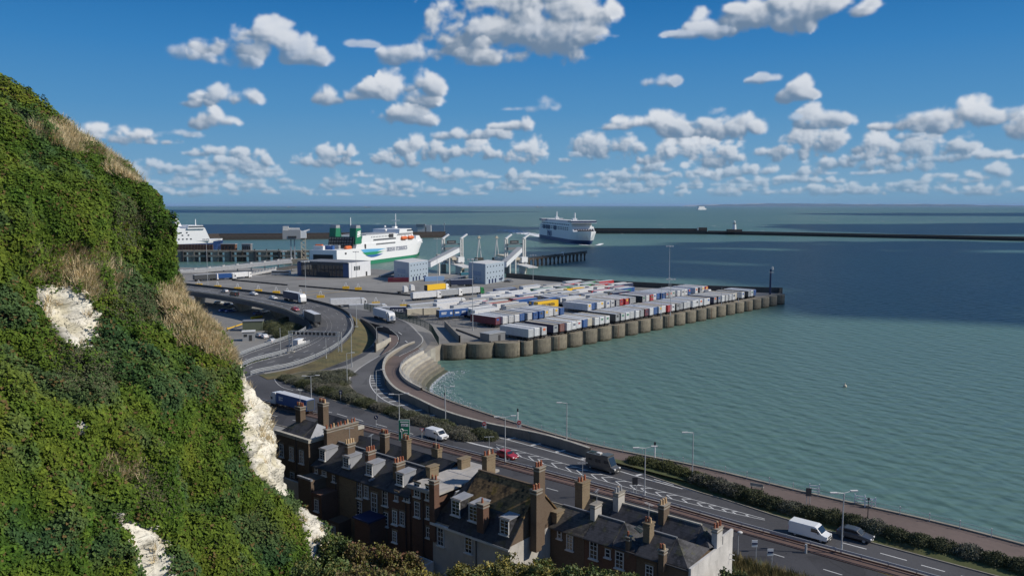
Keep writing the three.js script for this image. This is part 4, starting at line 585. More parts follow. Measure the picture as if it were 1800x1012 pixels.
// brick terrace of three double-pile houses
const rowC = [[2.7, 7.4, 'brick terrace house with mossy slates beside the brown roofed house'], [7.4, 14.0, 'middle brick terrace house with a grey slab chimney'], [14.0, 20.1, 'end terrace house with whitewashed gable wall']];
rowC.forEach(([a, b, label], k) => {
  const h = new House(label, a, b - .04, 0, 9.6, 3.5, 13.5, k === 1 ? M.brickRed : M.brickBrown); const sa = a, sb = b - .04;
  const rm = k === 0 ? mat([.082, .072, .06], .75, { map: T.slate }) : M.slateGrey, hipAt = k === 1 ? 11.0 : k === 2 ? 17.4 : sb;
  h.gable([[.02, 13.4], [2.5, 15.0], [4.9, 13.9]], h.wallMat, sa + .02, hipAt - .02); h.gable([[4.9, 13.9], [6.6, 15.2], [9.58, 13.4]], h.wallMat, sa + .02, (k === 2 ? 18.2 : sb) - .02);
  h.slope(0, 13.5, 2.5, 15.15, rm, sa, hipAt, .35); h.slope(4.9, 14.0, 2.5, 15.15, rm, sa, hipAt, 0); h.slope(4.9, 14.05, 6.6, 15.45, rm, sa, k === 2 ? 18.2 : sb, 0); h.slope(9.6, 13.5, 6.6, 15.45, rm, sa, k === 2 ? 18.2 : sb);
  part(h.g, 'ridge', h.box(sa, hipAt, 2.38, 2.62, 15.2, 15.36), M.midgrey); part(h.g, 'ridge', h.box(sa, k === 2 ? 18.2 : sb, 6.48, 6.72, 15.5, 15.68), M.paleConcrete);
  if (k === 1) { h.tri([11, 0, 13.5], [13.9, 0, 13.5], [11, 2.5, 15.28], rm); h.tri([13.9, 0, 13.5], [13.9, 4.9, 14], [11, 2.5, 15.28], M.slateGrey); h.tri([13.9, 4.9, 14], [11, 4.9, 14], [11, 2.5, 15.28], rm); }
  if (k === 2) { h.tri([17.4, 0, 13.5], [20, 0, 13.5], [17.4, 2.5, 15.28], rm); h.tri([20, 0, 13.5], [20, 4.9, 14], [17.4, 2.5, 15.28], M.slateGrey); h.tri([20, 4.9, 14], [17.4, 4.9, 14], [17.4, 2.5, 15.28], rm); h.tri([18.2, 4.9, 14], [20, 4.9, 14], [18.2, 6.6, 15.58], rm); h.tri([20, 4.9, 14], [20, 9.6, 13.5], [18.2, 6.6, 15.58], M.slateGrey); h.tri([20, 9.6, 13.5], [18.2, 9.6, 13.5], [18.2, 6.6, 15.58], rm);
    part(h.g, 'gable_wall', h.box(20.08, 20.34, -.1, 9.9, 3.5, 13.7), M.renderWhite); part(h.g, 'parapet', h.box(20.08, 20.34, 7.4, 10, 13.7, 14.6), M.renderWhite); h.chimney(20.0, 6.6, 13.7, .7, 1.5, 15.7, 4, M.renderWhite, 'o'); h.chimney(14.5, 1.6, 13.2, .9, 1.1, 16.4, 3, M.brickYellow); h.chimney(17.2, -.2, 12.6, .7, .8, 14.8, 3, M.brickBrown); part(h.g, 'pipe', [h.box(20.36, 20.9, 9.2, 9.26, 12, 12.06), h.box(20.36, 20.9, 9.2, 9.26, 11.4, 11.46), h.box(20.36, 20.9, 9.2, 9.26, 10.2, 10.26)], M.offwhite); h.window(15.6, 0, 11.8, .9, 1.7); h.pipe(16.6, 0, 5, 13.5); }
  if (k === 0) { h.chimney(3.4, 5.4, 13.5, 1.2, 1.8, 17.4, 5, M.brickYellow, 'o'); h.chimney(3.0, 1.0, 12.6, .8, 1.6, 15.0, 0, M.brickYellow, 'o'); h.chimney(7.3, 2.4, 13.6, .7, 1.6, 16.5, 0, M.render, 'o'); h.wpx(959, 938, 0, .95, 2.0); h.wpx(984, 939, 0, .6, 1.0, 1); h.wpx(1002, 953, 0, .9, 1.8); }
  if (k === 1) { h.chimney(7.9, 6.3, 13.8, .8, 1.6, 16.9, 5, M.render, 'o', M.grey); h.chimney(13.8, 6.2, 13.8, .8, 1.5, 16.9, 5, M.brickBrown, 'o', M.buffpot); h.wpx(1044, 967, 0, 1.05, 2.0); h.wpx(1069, 972, 0, .7, 1.0, 1); h.wpx(1089.5, 984, 0, 1.05, 1.9); { const p = h.L(12.4, 3.4, 14.6); const s = part(h.g, 'skylight', bx(.9, .08, 1.1, 0, 0, 0), M.glass, p); s.rotation.z = -.45; } h.chimney(12.9, .2, 12.6, .5, .6, 14.9, 1, M.brickBrown); }
  h.gutter(0, 13.5);
});
{ // gardens in front of and behind the houses
  struct('garden', sheet([TP(-60, -30, 0), TP(-60, 23.8, 0), TP(60, 23.8, 0), TP(60, -30, 0)].map(p => V3(p.x, 5.02, p.z))), M.soil, 'dark earth and gardens about the terrace');
  // extra: low house roof at the lower edge with red ridge tiles
  const h = new House('low slate roof with red ridge tiles at the picture edge', 21.6, 27.5, -2, 3.6, 3.5, 9.2, M.brickRed); h.slope(-2, 9.3, .8, 11, M.slateGrey, 21.6, 27.5); h.slope(3.6, 9.3, .8, 11, M.slateGrey, 21.6, 27.5); part(h.g, 'ridge', h.box(21.6, 27.5, .66, .94, 11.1, 11.32), M.terracotta); part(h.g, 'gable', h.prism([[-2, 9.15], [.8, 10.9], [3.6, 9.15]], 21.62, 27.4), M.brickRed); h.chimney(25.4, 2.6, 9, 1.4, .8, 11.8, 5);
  for (const [s, o] of [[-44, 8], [-24, 8]]) 0;
}

{ // television aerials on the stacks
  [[-39.6, -3.4, 22.2], [-26.8, -4.9, 19.2], [-22.7, -4.7, 19], [-17.4, 1.8, 18.9], [-6.4, -.2, 20.8], [7.4, 2.4, 16.6], [14.5, 1.6, 17], [3.4, 5.4, 18.2]].forEach(([s, o, e], i) => { const t = thing('tv_aerial', `thin television aerial on the chimney, ${['first', 'second', 'third', 'fourth', 'fifth', 'sixth', 'seventh', 'eighth'][i]} along the terrace row list`.replace(' row list', ''), 'aerial', TP(s, o, e - .6), -TH + i, 'television aerials'); part(t, 'mast', rod(V3(0, 0, 0), V3(0, 2.2, 0), .03), M.galv); const g = [rod(V3(-.6, 2.1, 0), V3(.6, 2.1, 0), .02)]; for (let k = 0; k < 7; k++) g.push(rod(V3(-.55 + k * .18, 2.1, -.22), V3(-.55 + k * .18, 2.1, .22), .014)); part(t, 'antenna', g, M.galv); });
}

let yellowTrailer;
const logoM = [M.navy, M.red, M.green, M.blue, M.dark, M.orange, M.yellow];
// ───────────────────────── vehicles: length along x, nose at +x ─────────────────────────
const wheelG = {}; const wheelGeo = r => wheelG[r] ||= new THREE.CylinderGeometry(r, r, .24, 14).rotateX(Math.PI / 2), rimGeo = r => wheelG['r' + r] ||= new THREE.CylinderGeometry(r * .6, r * .6, .26, 10).rotateX(Math.PI / 2);
function wheels(g, xs, w, r, rim = M.silver) { for (const x of xs) for (const s of [-1, 1]) { const t = part(g, 'wheel', wheelGeo(r), M.tyre, V3(x, r, s * (w / 2 - .13))); part(t, 'rim', rimGeo(r), rim); } }
const heading = (a, b) => Math.atan2(-(b.z - a.z), b.x - a.x);
const paintM = (c, o = {}) => new THREE.MeshPhysicalMaterial({ color: col(...c), roughness: .35, clearcoat: .8, clearcoatRoughness: .12, ...o });
const P = { white: paintM([.74, .74, .73]), red: paintM([.34, .012, .022]), grey: paintM([.05, .055, .065]), black: paintM([.012, .012, .014]), silver: paintM([.36, .37, .38], { metalness: .4 }), blue: paintM([.02, .06, .22]), taupe: paintM([.085, .083, .076]) };
function car(label, p, turn, paint, group, s = 1) {
  const g = thing('car', label, 'car', p, turn, group); g.scale.setScalar(s);
  part(g, 'body', profile([[-2.1, .32], [2.05, .30], [2.14, .5], [2.08, .72], [1.1, .9], [.55, .95], [-1.7, .98], [-2.1, .92], [-2.16, .6]], 1.76, .1), paint);
  const c = part(g, 'cabin', profile([[1.02, .88], [.35, 1.38], [-.1, 1.45], [-1.2, 1.43], [-1.85, 1.12], [-1.98, .9]], 1.5, .1), paint);
  part(c, 'side_window', bx(1.75, .32, 1.5, -.45, 1.15, 0), M.glass); part(c, 'windscreen', bx(.04, .6, 1.26, .70, 1.14, 0, 0, .93), M.glass); part(c, 'rear_window', bx(.04, .42, 1.2, -1.62, 1.2, 0, 0, -1.0), M.glass);
  for (const q of [-1, 1]) { part(g, 'headlight', bx(.12, .14, .36, 2.07, .66, q * .62), M.white); part(g, 'tail_light', bx(.08, .16, .3, -2.13, .78, q * .66), M.red); part(g, 'mirror', bx(.12, .12, .18, .72, .98, q * .95), paint); }
  part(g, 'number_plate', bx(.03, .11, .5, 2.16, .45, 0), M.offwhite); wheels(g, [-1.32, 1.3], 1.76, .32); return g;
}
function van(label, p, turn, paint, len = 5.1, high = 2.0, group, cat = 'van') {
  const g = thing(cat === 'van' ? 'van' : 'motorhome', label, cat, p, turn, group), h = high, f = len / 2;
  part(g, 'body', profile([[-f, .34], [f - .05, .32], [f, .55], [f - .06, .9], [f - .75, 1.12], [f - 1.45, h - .12], [f - 1.75, h], [-f + .1, h], [-f, h - .15]], 1.92, .09), paint);
  part(g, 'windscreen', bx(.05, Math.hypot(.62, h - 1.3) * .92, 1.56, f - 1.08, (h + 1.0) / 2 + .02, 0, 0, Math.atan2(.7, h - 1.24)), M.glass);
  for (const q of [-1, 1]) { part(g, 'side_window', bx(.9, .5, .03, f - 1.75, h * .5 + .48, q * .965), M.glass); part(g, 'headlight', bx(.2, .2, .35, f - .12, .86, q * .72), M.white); part(g, 'tail_light', bx(.05, .5, .14, -f - .01, 1.05, q * .86), M.red); part(g, 'mirror', bx(.16, .3, .16, f - 1.2, 1.3, q * 1.06), M.dark); }
  part(g, 'bumper', bx(.16, .28, 1.8, f + .02, .45, 0), M.dark); part(g, 'grille', bx(.06, .16, 1.0, f - .01, .78, 0), M.dark); part(g, 'number_plate', bx(.03, .11, .5, f + .11, .46, 0), M.offwhite); part(g, 'door_seam', [bx(.02, h - .7, .01, f - 1.25, h / 2 + .1, -.962), bx(.02, h - .6, .01, f - 2.3, h / 2 + .1, -.962)], M.grey);
  wheels(g, [-f + .95, f - .85], 1.9, .34); return g;
}
const MAIN = heading(at(900, 812), at(1400, 950));
van('small white van on the seafront road beside the shrub verge', at(768, 771), MAIN, P.white, 4.7, 1.95);
car('red hatchback on the seafront road by the chevrons', at(891, 805), MAIN, P.red);
{ const g = van('grey motorhome with roof racks passing the end of the sea wall', at(1060, 826), MAIN, P.taupe, 6.0, 2.75, null, 'motorhome'); part(g, 'side_window', bx(1.1, .6, .03, -.4, 1.75, .965), M.glass); part(g, 'side_window', bx(.7, .45, .03, -2, 1.8, .965), M.glass); part(g, 'roof_hatch', bx(.8, .16, .7, -.8, 2.84, 0), M.offwhite); part(g, 'roof_hatch', bx(.6, .14, .6, .6, 2.83, 0), M.grey); part(g, 'solar_panel', bx(1.1, .06, .9, -2.1, 2.8, 0), M.glass); part(g, 'luton', bx(1.4, .3, 1.8, .9, 2.78, 0), P.taupe); }
van('large white panel van on the near seafront lane', at(1424, 944), MAIN, P.white, 5.3, 2.0);
car('dark grey hatchback ahead of the white panel van', at(1504, 947), MAIN, P.grey, null, 1.06);
const along = (k, i) => { const p = RI[i].clone().lerp(RO[i], k); p.y += .02; const a = RI[i - 1].clone().lerp(RO[i - 1], k), b = RI[i + 1].clone().lerp(RO[i + 1], k); return [p, heading(a, b)]; };
const near = (u, v) => { let best = 1e9, o = null; for (let i = 2; i < 118; i++) for (let k = .06; k < .95; k += .04) { const [p] = along(k, i), b = bearingOf(p), d = (b[0] - u) ** 2 + (b[1] - v) ** 2; if (d < best) { best = d; o = along(k, i); } } return o; };
{
  const put = (f, u, v, back = true) => { const [p, t] = near(u, v); return f(p, back ? t : t + Math.PI); };
  put((p, t) => car('first silver car on the flyover from the cliff', p, t, P.silver), 394, 513); put((p, t) => van('black van on the flyover', p, t, P.black, 5, 2.1), 412, 521);
  put((p, t) => car('white car between the black van and the far lorry', p, t + Math.PI, P.white), 445, 519); put((p, t) => car('pale car just behind the blue boxed lorry on the flyover', p, t + Math.PI, P.white), 479, 525);
  put((p, t) => car('red car on the ramp beside the blue boxed lorry', p, t + Math.PI, P.red), 518, 546); put((p, t) => van('white van beneath the sign gantry', p, t, P.white, 5.2, 2.1), 526, 605);
}
const park = 'cars parked below the flyover';
[[384, 534, P.white, 'white'], [401, 537, P.blue, 'blue'], [409, 540, P.silver, 'silver'], [393, 548, P.blue, 'dark blue'], [404, 549, P.blue, 'deep blue'], [412, 547, P.white, 'white'], [427, 541, P.white, 'white'], [452, 553, P.blue, 'blue'], [459, 551, P.silver, 'silver'], [466, 549, P.white, 'white'], [455, 592, P.silver, 'silver'], [464, 594, P.white, 'white'], [477, 602, P.white, 'white']].forEach(([u, v, m, c], i) => car(`${c} car, ${['first', 'second', 'third', 'fourth', 'fifth', 'sixth', 'seventh', 'eighth', 'ninth', 'tenth', 'eleventh', 'twelfth', 'thirteenth'][i]} from the cliff in the lot under the flyover`, at(u, v), i < 10 ? .5 + i * .1 : 2.2, m, park));

// ───────────────────────── lorries and trailers ─────────────────────────
const boxM = { white: [mat([.70, .71, .72], .5, { map: T.fine }), 'white'], grey: [mat([.36, .375, .39], .5, { map: T.fine }), 'grey'], pale: [mat([.56, .57, .58], .5, { map: T.fine }), 'pale grey'], navy: [mat([.02, .03, .075], .5), 'navy'], blue: [mat([.02, .085, .27], .5), 'blue'], maroon: [mat([.12, .012, .028], .5), 'maroon'], red: [mat([.40, .03, .035], .5), 'red'], yellow: [mat([.74, .45, .02], .5), 'yellow'], cream: [mat([.58, .52, .40], .55, { map: T.fine }), 'cream'], brown: [mat([.17, .06, .045], .6), 'rust brown'], green: [mat([.05, .22, .09], .5), 'green'], dark: [mat([.05, .055, .06], .5), 'dark grey'] };
const roofM = mat([.62, .63, .65], .5, { map: T.fine }), roofs = [roofM, mat([.50, .51, .53], .5, { map: T.fine }), mat([.36, .37, .385], .55, { map: T.fine }), mat([.68, .68, .67], .5, { map: T.fine }), mat([.44, .40, .33], .6, { map: T.fine })], boxG = bx(13.5, 2.75, 2.5, 0, 2.55, 0), roofG = bx(13.3, .05, 2.36, 0, 3.95, 0), doorG = bx(.06, 2.5, 2.3, 6.78, 2.52, 0), barG = merge([-.75, -.3, .3, .75].map(z => bx(.05, 2.4, .05, 6.83, 2.52, z))), chassG = merge([bx(13.2, .22, 1.1, 0, 1.06, 0), bx(.25, .22, 2.3, 6.65, .62, 0), bx(3, .5, .1, 0, .8, 1.1), bx(3, .5, .1, 0, .8, -1.1)]), bogieG = wheelGeo(.5), legG = bx(.14, .95, .14), frontG = bx(.35, 1.9, 1.9, -6.9, 2.8, 0);
const protoT = {};
function trailerProto(kind, parts) {           // doors at +x
  const key = kind + parts; if (protoT[key]) return protoT[key].clone();
  const g = new THREE.Group(), m = boxM[kind][0]; part(g, 'body', boxG, m); part(g, 'roof_panel', roofG, kind === 'yellow' || kind === 'cream' ? m : roofM); const d = part(g, 'rear_doors', doorG, kind === 'navy' || kind === 'dark' ? boxM.grey[0] : kind === 'grey' ? boxM.pale[0] : m); part(g, 'chassis', chassG, M.dark);
  if (parts > 0) { part(d, 'lock_bars', barG, M.galv); for (const x of [3.2, 4.5, 5.8]) for (const z of [-1.05, 1.05]) part(g, 'wheel', bogieG, M.tyre, V3(x, .5, z)); for (const z of [-.8, .8]) part(g, 'landing_leg', legG, M.dark, V3(-4.2, .48, z)); part(g, 'cooling_unit', frontG, M.offwhite); }
  protoT[key] = g; return g.clone();
}
const ORD = ['first', 'second', 'third', 'fourth', 'fifth', 'sixth', 'seventh', 'eighth', 'ninth', 'tenth', 'eleventh', 'twelfth', 'thirteenth', 'fourteenth', 'fifteenth', 'sixteenth', 'seventeenth', 'eighteenth', 'nineteenth']; const ordinal = k => k < 19 ? ORD[k] : (t => (k + 1) % 10 === 0 ? ['', '', 'twentieth', 'thirtieth', 'fortieth', 'fiftieth'][(k + 1) / 10] : `${t}-${ORD[(k + 1) % 10 - 1]}`)(['', '', 'twenty', 'thirty', 'forty', 'fifty'][Math.floor((k + 1) / 10)]);
function trailer(kind, pos, turn, label, group, parts = 1, len = 1) { const g = trailerProto(kind, parts); g.name = numbered('trailer'); g.position.copy(pos); g.rotation.y = turn; if (len !== 1) g.scale.x = len; if (kind !== 'yellow') g.children[1].material = roofs[Math.floor((hsh(Math.round(pos.x * 9), Math.round(pos.z * 9), 4) * .5 + .5) * 4.99)]; tag(g, label, 'trailer', group); scene.add(g); const lo = hsh(Math.round(pos.z * 7), Math.round(pos.x * 7), 8); if (parts && lo > -.1) { const m = logoM[Math.floor((lo + .1) * 6.99 / 1.1) % 7]; part(g, 'logo', bx(.03, .5 + .5 * Math.abs(lo), 1.1, 6.83, 2.9 + lo * .3, 0), m); if (lo > .35) part(g, 'logo', bx(4 + 3 * lo, .9, .03, -1, 2.7, -1.27), m); } return g; }

const PERP = Math.atan2(Qb.z, -Qb.x);             // doors towards the water
{ // front row on the caissons, doors to the harbour
  const kinds = 'pale white grey . navy brown white white white blue cream white white white . dark grey white pale white dark maroon white blue pale white red white dark navy grey pale white white white white white . navy navy white grey pale white cream . white . dark white blue'.split(' ');
  const r = rng(12); kinds.forEach((k, i) => { if (k === '.') return; const a = -14 + i * 3.36, b = 3.2 + .028 * (a + 14) + (r() - .5) * 1.0; trailer(k, Q(a, b + 6.9 - 6.9 + 0, 5.02).addScaledVector(Qb, 0), PERP + (r() - .5) * .02, `${boxM[k][1]} trailer, ${ordinal(i)} place in the row along the caisson quay`, 'trailers along the caisson quay', 1); });
}
{ // second row
  const kinds = 'maroon white pale white blue grey blue blue grey white pale blue . . . . white blue white white white pale navy red red dark dark . dark white red white blue blue navy grey pale white white white blue . white navy white red'.split(' '); const r = rng(22);
  kinds.forEach((k, i) => { if (k === '.') return; const a = -1.5 + i * 3.42, b = 31 + (r() - .5) * 1.4 + .02 * a; trailer(k, Q(a, b, 5.02), PERP + (r() - .5) * .02, `${boxM[k][1]} trailer, ${ordinal(i)} place in the second row behind the quayside row`, 'trailers in the second row', 1); });
}
{ // lanes parked nose to tail along the quay's direction, seen from their lit long side
  const r = rng(33), bag = 'white white pale white grey white pale dark cream white pale white grey white navy blue green red'.split(' ');
  for (let k = 0; k < 13; k++) { const b = 45 + k * 4.25, a0 = 14 + Math.max(0, k - 4) * 7.6 - (k < 3 ? 2 : 0) + (k % 3) * 2.2, a1 = k < 2 ? 106 : k < 5 ? 128 : 142 - Math.max(0, k - 11) * 3; let n = 0; for (let a = a0; a < a1; a += 16.2 + r() * 3.0) { if (r() < .05) { n++; continue; } let kind = bag[Math.floor(r() * bag.length)]; if (k === 0 && a > 46 && a < 62) kind = 'yellow'; if (k === 2 && a > 66 && a < 82) kind = 'yellow'; if (k === 3 && a > 86 && a < 104) kind = 'red'; if (k === 6 && a > 88 && a < 104) kind = 'yellow'; if (k === 10 && a > 112 && a < 128) kind = 'red';
    const t = trailer(kind, Q(a, b + (r() - .5) * .4, 5.02), QTURN + Math.PI + (r() - .5) * .015, `${boxM[kind][1]} trailer, ${ordinal(n)} along the ${ordinal(k)} lane behind the second row`, 'trailers in the parking lanes', k < 4 ? 1 : 0); t.userData.k = [k, n]; if (k === 0 && kind === 'yellow') yellowTrailer = t; n++; } }
}
function lorry(label, pos, turn, kind, cabPaint = P.white, group, drawbar = false) {       // nose at +x
  const g = thing('lorry', label, 'lorry', pos, turn, group), m = boxM[kind][0]; const b = part(g, 'trailer_body', bx(13.2, 2.75, 2.5, -2.2, 2.55, 0), m); part(b, 'roof_panel', bx(13, .05, 2.36, -2.2, 3.95, 0), kind === 'yellow' ? m : roofM); part(b, 'rear_doors', bx(.06, 2.5, 2.3, -8.83, 2.52, 0), kind === 'white' ? boxM.pale[0] : boxM.dark[0]); if (drawbar) part(b, 'gap', bx(.5, 2.78, 2.52, -2.2, 2.55, 0), M.dark);
  part(g, 'chassis', [bx(15.6, .22, 1.1, -1.1, 1.06, 0), bx(3.4, .5, .1, -1.5, .8, 1.1), bx(3.4, .5, .1, -1.5, .8, -1.1)], M.dark);
  const c = part(g, 'cab', profile([[4.9, .5], [7.2, .5], [7.28, 1.4], [7.14, 2.6], [6.8, 3.3], [6.2, 3.75], [4.9, 3.8]], 2.45, .1), cabPaint); part(c, 'windscreen', bx(.05, .95, 2.1, 7.15, 2.2, 0, 0, .1), M.glass); for (const q of [-1, 1]) { part(c, 'side_window', bx(.8, .7, .03, 6.5, 2.25, q * 1.23), M.glass); part(c, 'headlight', bx(.08, .2, .4, 7.26, .85, q * .85), M.offwhite); } part(c, 'bumper', bx(.12, .4, 2.3, 7.25, .62, 0), M.dark);
  for (const x of [-7.4, -6.1, -4.8, 4.4, 6.3]) for (const q of [-1, 1]) part(g, 'wheel', bogieG, M.tyre, V3(x, .5, q * 1.08)); return g;
}
{
  const D = (u0, v0, u1, v1, e = 5.02) => { const a = at(u0, v0, e), b = at(u1, v1, e); return [a.clone().add(b).multiplyScalar(.5), heading(a, b)]; };
  const go = (label, kind, u0, v0, u1, v1, cab, d) => { const [p, t] = D(u0, v0, u1, v1); return lorry(label, p, t, kind, cab, 'lorries waiting on the port apron', d); };
  go('white lorry crossing the apron below the white building', 'white', 590, 540, 641, 538); go('white lorry at the head of the waiting queue', 'white', 731, 528, 771, 524.5); go('grey lorry second in the waiting queue', 'grey', 772, 524, 808, 520.5); go('pale grey lorry with green cab third in the waiting queue', 'pale', 810, 520, 848, 516.5, paintM([.02, .18, .06]));
  go('yellow lorry behind the waiting queue', 'yellow', 752, 514, 787, 510, P.white); go('navy lorry parked by the corner of the nearer slate blue building', 'navy', 824, 503, 786, 504, P.grey);
  { const g = go('dark lettered lorry at the exit barrier', 'navy', 667, 556, 723, 555.5, P.black); part(g, 'side_stripe', profile([[-1.9, -1.36], [2.4, -1.36], [3.7, 1.36], [-.6, 1.36]], .04), boxM.pale[0], V3(-5.6, 2.55, 1.27)); part(g, 'lettering', letters('WAYS', 1.3), M.white, V3(.9, 2.5, 1.26)); part(g, 'painted_mark', new THREE.TorusGeometry(.7, .22, 6, 16), M.white, V3(5.9, 2.2, 1.26)); } go('dark grey lorry behind the exit barrier', 'grey', 626, 551.5, 675, 549.5); go('cream drawbar lorry beside the blue one', 'cream', 726, 559, 776, 556, P.white, true); { const g = go('blue drawbar lorry with white markings', 'blue', 778, 561.5, 828, 557, P.white, true); part(g, 'painted_mark', [bx(2.4, .35, .03, -6.6, 2.9, 1.27), bx(2.2, .3, .03, -6.7, 2.35, 1.27), bx(.9, .9, .03, -3.4, 2.5, 1.27), bx(1.8, .7, .03, -.6, 2.5, 1.27), bx(1.9, .3, .03, 2.4, 2.85, 1.27), bx(1.9, .3, .03, 2.4, 2.3, 1.27)], boxM.white[0]); } { const g = go('white lorry with green pictured panels behind the blue drawbar', 'pale', 833, 555, 866, 549); part(g, 'picture_panel', [bx(4.6, 2, .03, -5.6, 2.5, 1.27), bx(3, 1.6, .03, 1.2, 2.4, 1.27)], mat([.22, .36, .12], .5)); } go('grey lorry in the queue behind the cream drawbar', 'grey', 727, 551, 768, 546.5); go('white lorry beyond the cream drawbar', 'white', 770, 549, 812, 543.5); go('white lorry in the lane nearest the queue', 'white', 772, 542, 815, 537.5); go('pale lorry beside the blue drawbar', 'pale', 815, 549, 850, 544);
  go('white lorry far along the quay approach by the cliff', 'white', 404, 491, 442, 487.5); go('blue and white lorry behind the long white one', 'blue', 380, 492, 406, 491); go('grey coach sized lorry beside the cliff edge', 'dark', 350, 494, 381, 492);
  { const [p, t] = D(661, 570.5, 646, 556, 7.5); const q = SL[10].clone().lerp(SR[10], .5), k = SL[13].clone().lerp(SR[13], .5); lorry('white lorry coming down the slip road', q.clone().add(V3(0, .03, 0)), heading(q, k), 'white'); }
  { const [p, t] = near(519, 532); lorry('blue boxed lorry with white cab on the flyover', p, t + Math.PI, 'navy'); } { const [p, t] = near(546, 566); const l = lorry('dark grey lorry climbing the ramp', p, t, 'dark'); }
  { const a = at(538, 727), b = at(483, 711.5), g = lorry('blue lorry with white cab behind the tall chimneys of the broad house', a.clone().add(b).multiplyScalar(.5), heading(a, b), 'blue', P.white); g.scale.setScalar(.86); part(g, 'painted_mark', [bx(.8, 1.1, .03, 2.8, 2.6, -1.27), bx(1.1, .3, .03, 1.9, 2.9, -1.27), bx(.9, .3, .03, 1.9, 2.3, -1.27), bx(1.6, .7, .03, -5.6, 2.2, -1.27)], boxM.white[0]); }
  for (const [u, v, l] of [[708, 515, 'nearer'], [720, 512.5, 'farther']]) { const g = thing('lorry_tractor', `${l} of two white lorry tractors without trailers`, 'lorry', at(u, v, 5.02), .5); const c = part(g, 'cab', profile([[.2, .5], [2.5, .5], [2.58, 1.4], [2.44, 2.6], [2.1, 3.2], [1.5, 3.7], [.2, 3.7]], 2.45, .1), P.white); part(c, 'windscreen', bx(.05, .95, 2.1, 2.45, 2.2, 0, 0, .1), M.glass); part(g, 'chassis', bx(5.6, .3, 1, -.4, .95, 0), M.dark); for (const x of [-2, 1.6]) for (const q of [-1, 1]) part(g, 'wheel', bogieG, M.tyre, V3(x, .5, q * 1.08)); }
  { const g = thing('coach', 'grey coach parked beside the glazed terminal', 'coach', at(494, 484), heading(at(478, 484), at(512, 484))); part(g, 'body', profile([[-6, .4], [6, .4], [6.1, 1.2], [5.8, 3.1], [-5.9, 3.2], [-6, 3]], 2.5, .1), boxM.grey[0]); part(g, 'window_band', bx(11, .9, 2.52, -.2, 2.3, 0), M.glass); wheels(g, [-3.6, 4], 2.5, .5); }
  // vans and cars at the pier's end
  van('white van on the pier end among parked trucks', at(1240, 517), 2.2, P.white, 6, 2.6); car('dark car beside the white van on the pier end', at(1228, 518), 2.2, P.black); car('grey car by the pier end wall', at(1258, 519), 1.2, P.grey); car('dark car in front of the nearer slate blue building', at(892, 496), .3, P.grey); car('silver car in front of the nearer slate blue building', at(897, 495), .3, P.silver);
}

// ───────────────────────── lettering ─────────────────────────
if (yellowTrailer) part(yellowTrailer, 'lettering', letters('DISCORDIA', 1.15), M.dark, V3(0, 2.5, -1.30), Math.PI);

// ───────────────────────── port buildings ─────────────────────────
const panelTex = texture(256, (i, j, n) => { const v = ((i % 32) < 2 ? .86 : 1) * (.96 + .06 * tf(i, j, n, 5, 181, 3)); return [v, v, v]; }, true, 1 / 8);
const clad = mat([.34, .41, .48], .5, { map: panelTex }), cladWhite = mat([.66, .68, .71], .5, { map: panelTex });
function block(t, name, Lp, Cp, Rp, y0, y1, mL, mR, mTop) {      // L-C face and C-R face seen; slabs for each face so that each keeps its own cladding
  const F = Lp.clone().add(Rp).sub(Cp), o = t.position, loc = p => V3(p.x - o.x, 0, p.z - o.z); const [a, b, c, d] = [Lp, Cp, Rp, F].map(loc);
  part(t, 'core', poly([a, b, c, d].map((p, i, A) => p.clone().lerp(A[(i + 2) % 4], .02)), y0, y1 - .2), M.grey);
  const wl = (p, q, m, nm) => part(t, nm, bar(V3(p.x, (y0 + y1) / 2, p.z), V3(q.x, (y0 + y1) / 2, q.z), .3, y1 - y0), m); wl(a, b, mL, 'wall'); wl(b, c, mR, 'wall'); wl(c, d, mL, 'wall'); wl(d, a, mR, 'wall');
  part(t, 'roof', poly([a, b, c, d], y1 - .18, y1 + .12), mTop || M.offwhite); return { a, b, c, d };
}
function onFace(t, p, q, k, y, w, h, m, name, out = .2) { const c = p.clone().lerp(q, k), dir = q.clone().sub(p).normalize(), n = V3(-dir.z, 0, dir.x); return part(t, name, bx(w, h, .12, 0, 0, 0), m, V3(c.x + n.x * out, y, c.z + n.z * out), Math.atan2(-dir.z, dir.x)); }
function freight(label, L0, C0, R0, h) {
  const t = thing('port_building', label, 'building', at(...C0).setY(5), 0, 'slate blue passenger lift buildings'), B = block(t, 'b', at(...L0), at(...C0), at(...R0), 0, h, clad, clad);
  const s = onFace(t, B.a, B.b, .5, h * .5, B.a.distanceTo(B.b) * .55, 2.6, mat([.22, .30, .42], .5), 'picture_panel'); for (const k of [.3, .5, .7]) onFace(t, B.a, B.b, k, h * .24, .7, .5, M.glass, 'window');
  for (const y of [.3, .55, .85]) for (let k = 0; k < 6; k++) onFace(t, B.b, B.c, .1 + k * .16, h * y, .7, .7, M.glass, 'window'); for (const k of [.2, .36, .52]) onFace(t, B.b, B.c, k, 1.3, 1.6, 2.4, M.navy, 'door'); onFace(t, B.b, B.c, .8, 1.6, 4, 1, M.navy, 'window');
  return t;
}
freight('slate blue building at the head of the trailer park', [824, 495.5], [853, 499.5], [886, 493.5], 11.6);
freight('slate blue building between the terminal and trailer park', [693, 489.5], [719, 495], [752, 489], 11.2);
